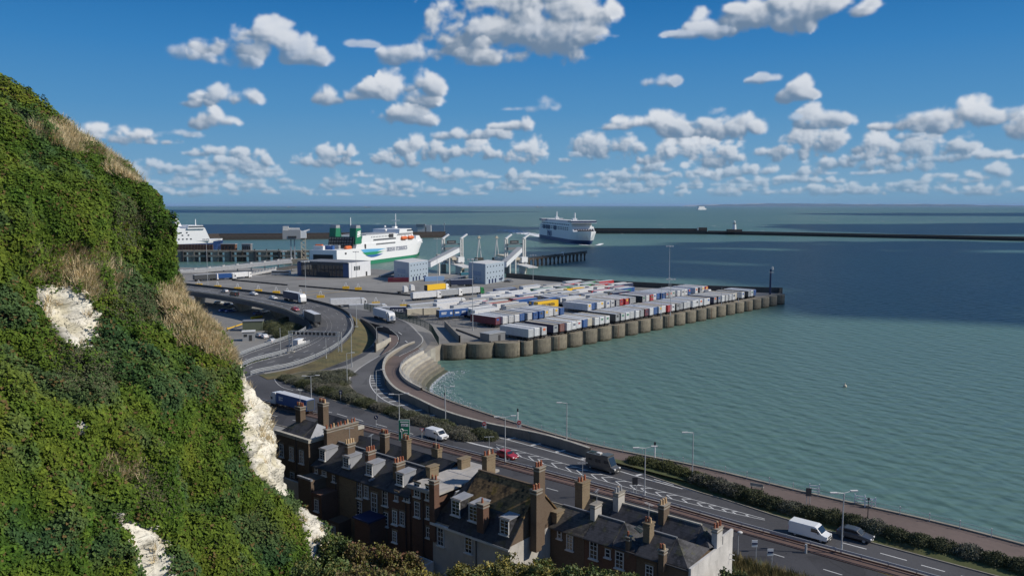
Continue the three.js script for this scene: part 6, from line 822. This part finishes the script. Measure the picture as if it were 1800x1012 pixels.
lamp(537.5, 532, 459, 'crown', 'light mast before the terminal glass', 5, true); lamp(831, 581, 455, 'crown', 'light mast rising beside the blue lorries', 5, true); lamp(1176, 519, 432, 'crown', 'light mast behind the trailer lanes', 5, true); lamp(1178.5, 555, 490, 'crown', 'light mast among the quayside trailers', 5, true); lamp(365, 507, 420, 'crown', 'light mast close to the cliff edge', 5, true); lamp(626, 488, 442, 'crown', 'light mast at the white end of the terminal', 5, true); lamp(768.5, 499, 419, 'crown', 'light mast by the pale blue container', 5, true); lamp(499, 474, 441, 'crown', 'light mast near the berth tower', 5, true); lamp(937, 495, 448, 'crown', 'light mast at the corner of the harbour wall', 5, true); for (const [u, v, top, l] of [[1162, 560, 503, 'first'], [1268.5, 536, 505, 'second'], [1298.5, 531, 508, 'third']]) lamp(u, v, top, 'none', `${l} slim pole among the quayside trailers from the corner`);
{ const t = thing('beacon_post', 'dark navigation beacon post on the pier tip', 'beacon', at(1354, 518)); part(t, 'pole', cy(.5, .42, 13, 0, 0, 0, 10), M.navy); part(t, 'lantern', [cy(.5, .5, 1.6, .8, 12.6, 0, 8), bx(2.4, .15, 1.6, .3, 11.4, 0)], M.offwhite); }
{ // sign gantry over the junction
  const a = at(511, 620), b = at(597.5, 622.5), t = thing('sign_gantry', 'white lattice gantry spanning the junction road', 'gantry'); for (const p of [a, b]) { const g = []; for (let y = 0; y < 6; y += 1.2) g.push(bar(V3(p.x - .5, 5 + y, p.z), V3(p.x + .5, 6.2 + y, p.z), .12), bx(1, .12, .12, p.x, 6.2 + y, p.z)); part(t, 'leg', [bx(.2, 6.8, .2, p.x - .5, 8.4, p.z), bx(.2, 6.8, .2, p.x + .5, 8.4, p.z), ...g], M.offwhite); part(t, 'footing', bx(2, .5, 2, p.x, 5.2, p.z), M.paleConcrete); }
  const A = V3(a.x, 11.8, a.z), B = V3(b.x, 11.8, b.z), g = [bar(A, B, .2), bar(A.clone().add(V3(0, -1.3, 0)), B.clone().add(V3(0, -1.3, 0)), .2)]; for (let k = 0; k <= 15; k++) { const p = A.clone().lerp(B, k / 15); g.push(bx(.16, 1.3, .16, p.x, p.y - .65, p.z)); } part(t, 'truss', g, M.offwhite); for (let k = 0; k < 11; k++) { const p = A.clone().lerp(B, (k + 1) / 12.4); part(t, 'signal_panel', bx(.75, .8, .2, p.x, p.y - .65, p.z + .2), M.dark); }
}
function roadSign(u, v, label, build) { const t = thing('road_sign', label, 'road sign', at(u, v)); build(t); }
roadSign(711, 806, 'large green direction sign behind the slate terrace', t => { const y = 5.2; for (const x of [-.5, .5]) part(t, 'post', bx(.12, 6, .12, x, 2.4, -.12), M.galv); part(t, 'panel', bx(2.0, 3.9, .08, 0, y, 0), M.white); part(t, 'panel_face', bx(1.86, 3.76, .04, 0, y, .05), mat([.0, .22, .12], .5)); part(t, 'painted_mark', [bx(1.5, .22, .03, .05, 6.72, .08), bx(.7, .14, .03, .3, 4.7, .08), bx(.5, .12, .03, .2, 4.42, .08), bx(.95, .14, .03, .4, 4.12, .08), bx(1.0, .16, .03, .4, 3.66, .08)], M.white); part(t, 'symbol_dots', [bx(.14, .14, .03, -.2, 6.08, .11), bx(.14, .14, .03, .25, 6.12, .11)], M.dark); part(t, 'ferry_symbol', bx(1.3, .5, .03, .1, 6.15, .085), M.white); part(t, 'roundabout_symbol', [new THREE.TorusGeometry(.26, .07, 6, 16).translate(-.45, 5.2, .08), bx(.14, 1.6, .03, -.45, 4.2, .08), bx(1.0, .14, .03, .15, 5.2, .08)], M.white); });
for (const [u, v, l] of [[851, 766, 'no entry sign facing the slip lane at the island tip'], [912.5, 764, 'no entry sign on the sea wall side of the slip lane']]) roadSign(u, v, l, t => { part(t, 'post', cy(.05, .05, 2.6), M.galv); part(t, 'panel', bx(.9, 1.5, .05, 0, 2.2, 0), M.offwhite); part(t, 'disc', new THREE.CylinderGeometry(.4, .4, .04, 18).rotateX(1.5708).translate(0, 2.45, .05), M.red); part(t, 'bar_mark', bx(.5, .12, .03, 0, 2.45, .08), M.white); });
roadSign(661, 752, 'small blue round sign by the guardrail', t => { part(t, 'post', cy(.05, .05, 2.1), M.galv); part(t, 'disc', new THREE.CylinderGeometry(.42, .42, .05, 18).rotateX(1.5708).translate(0, 2.2, .04), M.navy); part(t, 'arrow_mark', bx(.12, .4, .03, 0, 2.2, .08, 0, .6), M.white); });
roadSign(741.5, 775, 'warning triangle sign behind the small white van', t => { part(t, 'post', cy(.05, .05, 1.9), M.galv); part(t, 'panel', new THREE.CylinderGeometry(.55, .55, .05, 3).rotateX(1.5708).rotateZ(0).translate(0, 2.2, 0), M.red); part(t, 'panel_face', new THREE.CylinderGeometry(.36, .36, .03, 3).rotateX(1.5708).translate(0, 2.2, .04), M.white); });
roadSign(598.5, 706, 'small dark square sign among the verge shrubs', t => { part(t, 'post', cy(.05, .05, 2.2), M.galv); part(t, 'panel', bx(.7, 1.0, .05, 0, 2.2, 0), M.navy); part(t, 'symbol', bx(.3, .3, .03, 0, 2.25, .04), M.offwhite); });
for (const [u, v, l] of [[1116, 873, 'dark backed sign on twin posts by the chevrons'], [1421, 893, 'dark backed sign on twin posts by the promenade hedge']]) roadSign(u, v, l, t => { for (const x of [-.25, .25]) part(t, 'post', cy(.05, .05, 2.4, x, 0, -.05), M.galv); part(t, 'panel', bx(.85, 1.2, .06, 0, 2.5, 0), M.dark); });
for (const [u, v, h, l] of [[1326, 984, 0, 'blue and white estate agent board nearer the gable wall'], [1353.5, 1000, 0, 'blue and white estate agent board nearer the access road']]) { const t = thing('sale_board', l, 'sign board', at(u, v)); part(t, 'post', bx(.08, 2.2, .08, .25, 1.1, 0), M.offwhite); part(t, 'board', bx(.75, .9, .05, 0, 2.2, .05), M.white); part(t, 'stripe', bx(.7, .22, .03, 0, 2.2, .09), M.navy); }
{ const t = thing('wall_lamp_post', 'white cowl lamp post beside the gable wall', 'lamp post', at(1297, 985)); part(t, 'pole', cy(.06, .05, 3.6), M.galv); part(t, 'lantern', new THREE.SphereGeometry(.25, 10, 8).scale(1.4, .8, 1).translate(.2, 3.7, 0), M.offwhite); }
for (const [u, v, top, l] of [[782, 715, 682, 'first'], [910, 745, 726, 'second'], [1151, 808, 780, 'third']]) { const t = thing('lifebuoy_post', `${l} white post with dark head on the promenade from the cove`, 'post', at(u, v, 5.6)); part(t, 'pole', cy(.11, .11, 2.6), M.white); part(t, 'head', bx(.32, .6, .32, 0, 2.9, 0), M.dark); }
for (const [u, v, l] of [[1432, 868, 'white gate at the promenade steps nearer the hedge sign'], [1512, 887, 'first white gate post past the promenade steps'], [1530, 892, 'second white gate post past the promenade steps']]) { const t = thing('promenade_gate', l, 'gate', at(u, v, 5.6), -.3); for (const y of [.4, .85, 1.3]) part(t, 'bar', bx(1.5, .14, .08, 0, y, 0), M.white); for (const x of [-.7, .7]) part(t, 'post', bx(.14, 1.6, .14, x, .8, 0), M.white); }
{ const t = thing('promenade_lamp', 'dark slender post on the red promenade', 'post', at(1526, 911, 5.6)); part(t, 'pole', cy(.07, .05, 2.8), M.dark); part(t, 'head', bx(.25, .3, .25, 0, 2.9, 0), M.dark); const b = thing('bench', 'weathered timber bench on the promenade', 'bench', at(1331, 860, 5.6), -.5); part(b, 'seat', bx(2, .08, .5, 0, .46, 0), M.paleConcrete); part(b, 'backrest', bx(2, .5, .07, 0, .8, .25), M.paleConcrete); for (const x of [-.8, .8]) part(b, 'leg', bx(.1, .46, .45, x, .23, 0), M.dark); }
// lane frames on yellow blocks
{
  const A = [[105, 175], [292, 192], [490, 212], [695, 233], [872, 250], [982, 262], [1112, 272], [1310, 292], [1560, 203], [1683, 213]].map(([x, y]) => [330 + x / 5.62, 470 + y / 5.62]).concat([[660.5, 534], [710, 538.5], [855.5, 551]]);
  A.forEach(([u, v], i) => { const t = thing('lane_marker', `white A frame on yellow block, ${ordinal(i)} from the cliff across the apron`, 'lane marker', at(u, v + 1.2), .15, 'yellow footed lane markers'); part(t, 'block', new THREE.BoxGeometry(3.6, 1.25, 1.4).translate(0, .62, 0), M.yellow); part(t, 'frame', [bar(V3(-.85, 1, 0), V3(-.2, 3.3, 0), .16), bar(V3(.85, 1, 0), V3(.2, 3.3, 0), .16), bx(1.0, .14, .14, 0, 2.1, 0), bx(.6, .5, .14, 0, 3.1, 0)], M.white); });
  const row = (label, u0, v0, u1, v1, n) => { const t = thing('lane_divider', label, 'lane divider'), a = at(u0, v0), b = at(u1, v1); for (let k = 0; k < n; k++) { const p = a.clone().lerp(b, k / (n - 1)); part(t, 'divider_block', bx(2.0, .7, .8, 0, .35, 0), k % 2 ? M.dark : M.black, p, -.2); } };
  row('row of black lane blocks nearest the berth tower', 410, 493, 502, 501.5, 22); row('long row of black lane blocks across the apron', 528, 503.5, 652, 514, 28); row('row of black lane blocks running to the lorry queue', 640, 512.5, 732, 521, 22); row('row of black lane blocks behind the lorry queue', 745, 521, 812, 528, 16);
  const ym = [line(PX([[500, 516.5], [600, 507.5]]), .7, .014), line(PX([[535, 519], [630, 509]]), .7, .014), line(PX([[900, 503], [940, 499]]), .8, .014), line(PX([[870, 508], [925, 503]]), .5, .014)]; struct('road_marking', merge(ym), M.yellowPaint, 'yellow lines painted on the apron'); struct('road_marking', line(PX([[520, 490], [560, 490.5]]), 1.2, .014), M.redPaint);
  const bays = []; for (let k = 0; k < 16; k++) { const a = Q(-4 + k * 9.5, 41.5), b = Q(2 + k * 9.5, 41.5); bays.push(line([a, b], .18, .014)); } for (let k = 0; k < 12; k++) bays.push(line([Q(-60 + k * 3.8, 92), Q(-60 + k * 3.8, 112)], .16, .014)); struct('road_marking', merge(bays), M.paint, 'white bay lines of the trailer park');
}
{ // tall mesh fence round the port exit, parapets of the ramp and flyover
  const mesh = new THREE.MeshStandardMaterial({ color: col(.02, .045, .04), roughness: .7 });
  const fence = (label, P, h, gap, m = mesh) => { const t = thing('mesh_fence', label, 'fence'), S = smooth(P, gap); for (let i = 0; i < S.length; i++) part(t, 'post', bx(.14, h, .14, 0, h / 2, 0), m, S[i]); for (let i = 0; i + 1 < S.length; i++) { const g = [], a = S[i], b = S[i + 1]; for (const k of [.06, .3, .55, .8, .97]) g.push(bar(a.clone().add(V3(0, h * k, 0)), b.clone().add(V3(0, h * k, 0)), .06)); for (let q = 1; q < 9; q++) { const p = a.clone().lerp(b, q / 9); g.push(bx(.07, h, .07, p.x, p.y + h / 2, p.z)); } part(t, 'panel', g, m); } };
  fence('dark green mesh fence round the outside of the slip road', PX([[640, 543, 7.4], [684, 555, 7.2], [716, 565, 7], [742, 574, 6.6], [756, 582, 5.6], [764, 594, 5.2], [771, 606, 5.2]]), 2.6, 3);
  fence('grey mesh fence along the apron above the slip road', PX([[690, 553], [740, 563], [790, 572], [838, 577]]), 2.4, 3.2, M.midgrey);
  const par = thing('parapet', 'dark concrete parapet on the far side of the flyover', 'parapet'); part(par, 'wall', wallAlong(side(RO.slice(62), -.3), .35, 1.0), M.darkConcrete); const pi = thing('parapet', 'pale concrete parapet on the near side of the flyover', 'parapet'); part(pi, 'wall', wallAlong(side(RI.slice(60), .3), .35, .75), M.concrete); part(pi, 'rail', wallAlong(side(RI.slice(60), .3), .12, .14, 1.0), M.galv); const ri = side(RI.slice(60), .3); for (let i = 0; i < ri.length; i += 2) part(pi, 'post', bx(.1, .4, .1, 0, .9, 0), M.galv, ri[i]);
  const rail = (label, P, step) => { const t = thing('guardrail', label, 'guardrail'); for (const h of [.45, .85, 1.2]) part(t, 'rail', wallAlong(P, .1, .16, h), M.galv); const S = smooth(P, step); for (const p of S) part(t, 'post', bx(.14, 1.4, .14, 0, .7, 0), M.galv, p); };
  rail('curved white railing round the outside of the ramp', side(RO.slice(14, 64), -.5), 2.4); rail('guardrail between the two junction roads', RI.map((p, i) => p.clone().lerp(RO[i], .49)).slice(3, 36), 3); rail('guardrail beside the car lot under the flyover', side(RI.slice(6, 44), .4), 3);
  for (const [i, l] of [[86, 'nearer the ramp'], [96, 'in the middle'], [106, 'closest to the cliff']]) { const a = RI[i].clone().lerp(RO[i], .5), t = thing('flyover_pier', `tapered concrete flyover pier ${l}`, 'pier', V3(a.x, 5, a.z), heading(RI[i], RO[i])); const w = RI[i].distanceTo(RO[i]); part(t, 'shaft', profile([[-w * .16, 0], [w * .16, 0], [w * .36, 4.9], [-w * .36, 4.9]], 1.6), M.paleConcrete); }
  const hut = thing('toll_hut', 'small grey kiosk in the lot under the flyover', 'hut', at(437, 598), .3); part(hut, 'wall', bx(4, 3, 3, 0, 1.5, 0), M.grey); part(hut, 'roof', bx(4.4, .25, 3.4, 0, 3.12, 0), M.offwhite); part(hut, 'door', bx(.9, 2, .1, .6, 1, 1.52), M.dark); part(hut, 'window', bx(1, .8, .1, -1, 1.9, 1.52), M.glass);
  const sh = thing('green_shed', 'dull green cabin beside the kiosk', 'shed', at(445, 580), .2); part(sh, 'wall', bx(7, 3.4, 4, 0, 1.7, 0), mat([.12, .14, .09], .8)); part(sh, 'roof', bx(7.3, .2, 4.3, 0, 3.5, 0), M.midgrey); const yb = thing('height_barrier', 'yellow height barrier bar in the car lot', 'barrier'); part(yb, 'bar', bar(at(398, 578, 6.2), at(432, 567, 6.2), .35), M.yellow); for (const [u, v] of [[399, 581.5], [431, 571]]) part(yb, 'post', bx(.25, 1.4, .25, 0, .7, 0), M.yellow, at(u, v)); const y2 = thing('height_barrier', 'yellow traffic barrier beside the flyover pier', 'barrier'); part(y2, 'bar', bar(at(441, 559, 5.8), at(460, 556, 5.8), .8), M.yellow); part(y2, 'foot', bx(.5, .5, .5, 0, .2, 0), M.yellow, at(450, 559));
}
// ───────────────────────── shrubs and hedges ─────────────────────────
{
  const r = rng(51), L = [globalThis.leafCluster(41, 8, .22, .15), globalThis.leafCluster(43, 8, .2, .17)], lm = new THREE.MeshStandardMaterial({ color: 0xffffff, roughness: .75, side: THREE.DoubleSide }), core = mat([.065, .07, .03], 1), C = new THREE.Color(), Mx = new THREE.Matrix4(), q = new THREE.Quaternion();
  function shrub(name, label, cat, group, p, rx, ry, rz, turn, tone, n) {
    const t = thing(name, label, cat, p, turn, group); const g = new THREE.IcosahedronGeometry(1, 3), a = g.attributes.position; for (let i = 0; i < a.count; i++) { const v = V3(a.getX(i), a.getY(i), a.getZ(i)), k = .84 + .22 * fbm(v.x * 2.2 + p.x, v.y * 2.2, v.z * 2.2 + p.z, 3); a.setXYZ(i, v.x * k * rx, Math.max(-.1, v.y) * k * ry, v.z * k * rz); } g.computeVertexNormals(); part(t, 'stems', g, core);
    const I = new THREE.InstancedMesh(L[n % 2], lm, n); for (let i = 0; i < n; i++) { const th = r() * 6.283, y = r(), w = Math.sqrt(1 - y * y), k = .9 + .18 * r() + .22 * fbm(Math.cos(th) * w * 2.2 + p.x, y * 2.2, Math.sin(th) * w * 2.2 + p.z, 3), s = .9 + .6 * r(); q.setFromEuler(new THREE.Euler(r() * 6, r() * 6, r() * 6)); Mx.compose(V3(Math.cos(th) * w * k * rx, y * k * ry + .05, Math.sin(th) * w * k * rz), q, V3(s, s, s)); I.setMatrixAt(i, Mx); const f = .65 + .7 * r(); C.setRGB(tone[0] * f, tone[1] * f, tone[2] * f); I.setColorAt(i, C); } I.name = 'foliage'; I.userData.kind = 'stuff'; I.castShadow = I.receiveShadow = true; t.add(I);
  }
  const tones = [[.085, .092, .05], [.10, .105, .072], [.06, .07, .025], [.12, .115, .085], [.05, .06, .02]];
  const low = smooth(PX([[500, 671], [530, 683], [560, 694], [620, 712], [700, 735], [780, 759], [846, 775]]), 5.2), up = smooth(PX([[560, 672], [600, 683], [650, 708], [705, 727], [765, 747], [820, 766]]), 7); low.forEach((p, i) => shrub('shrub', `dark shrub, ${ordinal(i)} from the cliff along the verge beside the main road`, 'shrub', 'shrubs along the verge', p.clone().add(V3(.2, .1, -2.0)), 2.9 + r() * .8, 1.0 + r() * .6, 1.9, -TH, tones[i % 5], 620)); up.forEach((p, i) => shrub('shrub', `grey green shrub, ${ordinal(i)} from the cliff along the verge beside the slip road`, 'shrub', 'grey shrubs along the verge', p.clone().add(V3(-.6, .1, 1.6)), 3.4, .8 + r() * .5, 2.0, -TH, tones[(i + 1) % 2 ? 1 : 3], 560)); [[585, 668], [600, 660], [565, 664], [590, 676]].forEach(([u, v], i) => shrub('shrub', `silvery mound shrub, ${ordinal(i)} on the grass of the verge`, 'shrub', 'mounds on the verge', at(u, v, 5.1), 3.6, 1.5, 2.4, .2, tones[1], 560));
  const hd = smooth(PX([[1120, 822], [1180, 836], [1240, 858], [1300, 878], [1360, 896], [1430, 915], [1500, 933], [1580, 955], [1680, 980], [1800, 1012], [1900, 1040]]), 2.9); hd.forEach((p, i) => shrub('hedge_bush', `${i < 5 ? 'bright green' : 'dark'} bush, ${ordinal(i)} from the sea wall end along the promenade hedge`, 'hedge bush', 'bushes of the promenade hedge', p.clone().setY(5.2).add(V3(.3, 0, -.8)), 2.2, 1.25 + r() * .5, 1.5, -TH, i < 5 ? [.075, .085, .02] : tones[[2, 4, 1, 4][i % 4]], 460));
  [[1235, 848], [1262, 856], [1290, 866]].forEach(([u, v], i) => shrub('hedge_bush', `grey bush, ${ordinal(i)} of three on the promenade side of the hedge`, 'hedge bush', 'grey bushes by the promenade', at(u, v, 5.5), 2.4, 1.2, 1.6, -TH, tones[3], 460));
  [[500, 592], [512, 582], [488, 585], [475, 578], [522, 575], [505, 572]].forEach(([u, v], i) => shrub('bush', `dark bush, ${ordinal(i)} on the bank below the flyover ramp`, 'bush', 'bushes below the ramp', at(u, v, 5.1), 4.4, 3.0, 3.2, .4, tones[i % 2 ? 4 : 2], 620));
  // rough grass by the gable and access road
  const bl = []; { const rr = rng(4); for (let k = 0; k < 16; k++) { const a = rr() * 6.283, x = (rr() - .5) * .6, z = (rr() - .5) * .6, l = .35 + .5 * rr(); bl.push(x - .025, 0, z, x + .025, 0, z, x + Math.cos(a) * .25, l, z + Math.sin(a) * .25); } } const bg = new THREE.BufferGeometry(); bg.setAttribute('position', new THREE.Float32BufferAttribute(bl, 3)); bg.setAttribute('uv', new THREE.Float32BufferAttribute(new Float32Array(bl.length / 3 * 2), 2)); bg.computeVertexNormals(); const I = new THREE.InstancedMesh(bg, lm, 5200); for (let i = 0; i < 5200; i++) { const p = TP(-6 + r() * 50, 12 + r() * 11.2, 5.02); q.setFromEuler(new THREE.Euler(0, r() * 6, 0)); const s = .8 + .9 * r(); Mx.compose(p, q, V3(s, s, s)); I.setMatrixAt(i, Mx); const f = .7 + .6 * r(); C.setRGB(.19 * f, .15 * f, .05 * f); if (r() < .3) C.setRGB(.06 * f, .08 * f, .02 * f); I.setColorAt(i, C); } stuff('rough_grass', 'straw coloured rough grass beside the access road', 'grass', I);
}
// ───────────────────────── surf, wakes and white horses ─────────────────────────
{
  const r = rng(61), fm = mat([.74, .76, .76], .8), C = [], g = new THREE.CircleGeometry(1, 7).rotateX(-Math.PI / 2); { const a = g.attributes.position; for (let i = 1; i < a.count; i++) { const k = .6 + .7 * r(); a.setXYZ(i, a.getX(i) * k, 0, a.getZ(i) * k); } a.setY(0, .12); g.computeVertexNormals(); }
  const put = (name, label, list) => { const I = new THREE.InstancedMesh(g, fm, list.length), Mx = new THREE.Matrix4(), q = new THREE.Quaternion(); list.forEach(([p, a, b, t], i) => { q.setFromAxisAngle(V3(0, 1, 0), t); Mx.compose(p, q, V3(a, 1, b)); I.setMatrixAt(i, Mx); }); stuff(name, label, 'foam', I); };
  const caps = []; for (let k = 0; k < 620; k++) { const d = 1250 + 5200 * Math.pow(r(), 1.6), x = (r() * 1.5 - .78) * d; const s = .8 + 1.8 * r() * r(); caps.push([V3(x, .12, -d), s * (3 + 3.5 * r()), s * (1.2 + d / 1600), .35 + (r() - .5) * .5]); } put('whitecaps', 'scattered whitecaps on the open sea', caps.filter(([p]) => { const b = bearingOf(p); return !(b[1] > 411 - (b[0] < 800 ? -4 : 0)); }));
  const surf = [], edge = smooth(coveFoot, .35); for (const p of edge) for (let k = 0; k < 9; k++) { const o = Math.pow(r(), 3.2) * 8; surf.push([V3(p.x + o * .8 + (r() - .3), .10 + r() * .05, p.z - o * .3 + (r() - .5)), .10 + .22 * r() * (o < 1.2 ? 1.6 : .7), .04 + .06 * r(), -.95 + r() * .5]); } put('surf', 'white surf washing the foot of the stepped sea wall', surf);
  const S = at(963, 417, 0), B = at(1042, 431, 0), d = S.clone().sub(B).normalize(), n = V3(-d.z, 0, d.x), wk = []; for (let k = 0; k < 900; k++) { const t = Math.pow(r(), 1.5) * 420, w = 10 + t * .06; const p = S.clone().addScaledVector(d, t - 6).addScaledVector(n, (r() + r() - 1) * w); wk.push([V3(p.x, .15, p.z), 2 + 4 * r(), 1.2 + 1.5 * r(), Math.atan2(-d.z, d.x)]); } for (let k = 0; k < 160; k++) { const t = r() * 46, p = B.clone().addScaledVector(d, t - 8).addScaledVector(n, (r() < .5 ? -1 : 1) * (2 + t * .42 + r() * 4)); wk.push([V3(p.x, .3, p.z), 1.5 + 2 * r(), 1.2 + r(), r() * 6]); } put('wake', 'white wake of the incoming ferry', wk);
  { const b = solo('buoy', 'tiny pale buoy floating in the near harbour', 'buoy', [new THREE.SphereGeometry(.5, 10, 8).translate(0, .2, 0), cy(.12, .08, .7, 0, .5, 0, 6)], M.cream, at(1486, 680, 0)); }
}

// ───────────────────────── overhead cumulus whose shadows lie on the water, and the sea air ─────────────────────────
{
  const r = rng(71), cm = mat([.8, .8, .8], 1);
  const ball = seed => { const g = new THREE.IcosahedronGeometry(1, 2), a = g.attributes.position; for (let i = 0; i < a.count; i++) { const v = V3(a.getX(i), a.getY(i), a.getZ(i)), k = .85 + .35 * fbm(v.x * 1.7 + seed, v.y * 1.7, v.z * 1.7, 3); a.setXYZ(i, v.x * k, (v.y < 0 ? v.y * .35 : v.y) * k, v.z * k); } g.computeVertexNormals(); return g; };
  const balls = [1, 2, 3].map(ball);
  function cumulus(marks, alt, n, size) {            // marks: outline of the shadow on the water
    const P = marks.map(p => at(p[0], p[1], 0)), x0 = Math.min(...P.map(p => p.x)), x1 = Math.max(...P.map(p => p.x)), z0 = Math.min(...P.map(p => p.z)), z1 = Math.max(...P.map(p => p.z)), L = P.map(p => [p.x, p.z]), k = alt / SUN.y, out = [];
    let tries = 0; while (out.length < n && tries++ < n * 40) { const x = mix(x0, x1, r()), z = mix(z0, z1, r()); if (!inside(x, z, L)) continue; const s = size * (.45 + .8 * r()); out.push(balls[out.length % 3].clone().scale(s * (1 + .6 * r()), s * .7, s).rotateY(r() * 6.28).translate(x + SUN.x * k, alt + (r() - .5) * size * .3, z + SUN.z * k)); }
    struct('cloud', merge(out), cm, 'white cumulus high over the harbour');
  }
  cumulus([[935, 449], [1010, 438], [1100, 431], [1250, 425], [1660, 425], [1900, 430], [1900, 585], [1640, 560], [1450, 535], [1400, 500], [1150, 480], [1040, 470], [960, 462]], 1300, 330, 38);
  cumulus([[250, 396], [520, 394], [800, 396], [950, 399], [900, 409], [700, 413], [420, 414], [250, 416]], 1500, 330, 70);
  cumulus([[1380, 395], [1560, 394], [1900, 392], [1900, 409], [1660, 411], [1450, 405]], 1500, 300, 70);
  cumulus([[150, 368.5], [500, 369], [760, 370.5], [900, 372.5], [760, 374.5], [480, 374.3], [150, 374.5]], 2600, 240, 260);
  cumulus([[1420, 375.5], [1660, 374.5], [1900, 374], [1900, 379], [1600, 379]], 2000, 170, 170);
  scene.fog = new THREE.FogExp2(new THREE.Color(.42, .62, .92), 0.000014);
}

renderer.render(scene, camera);
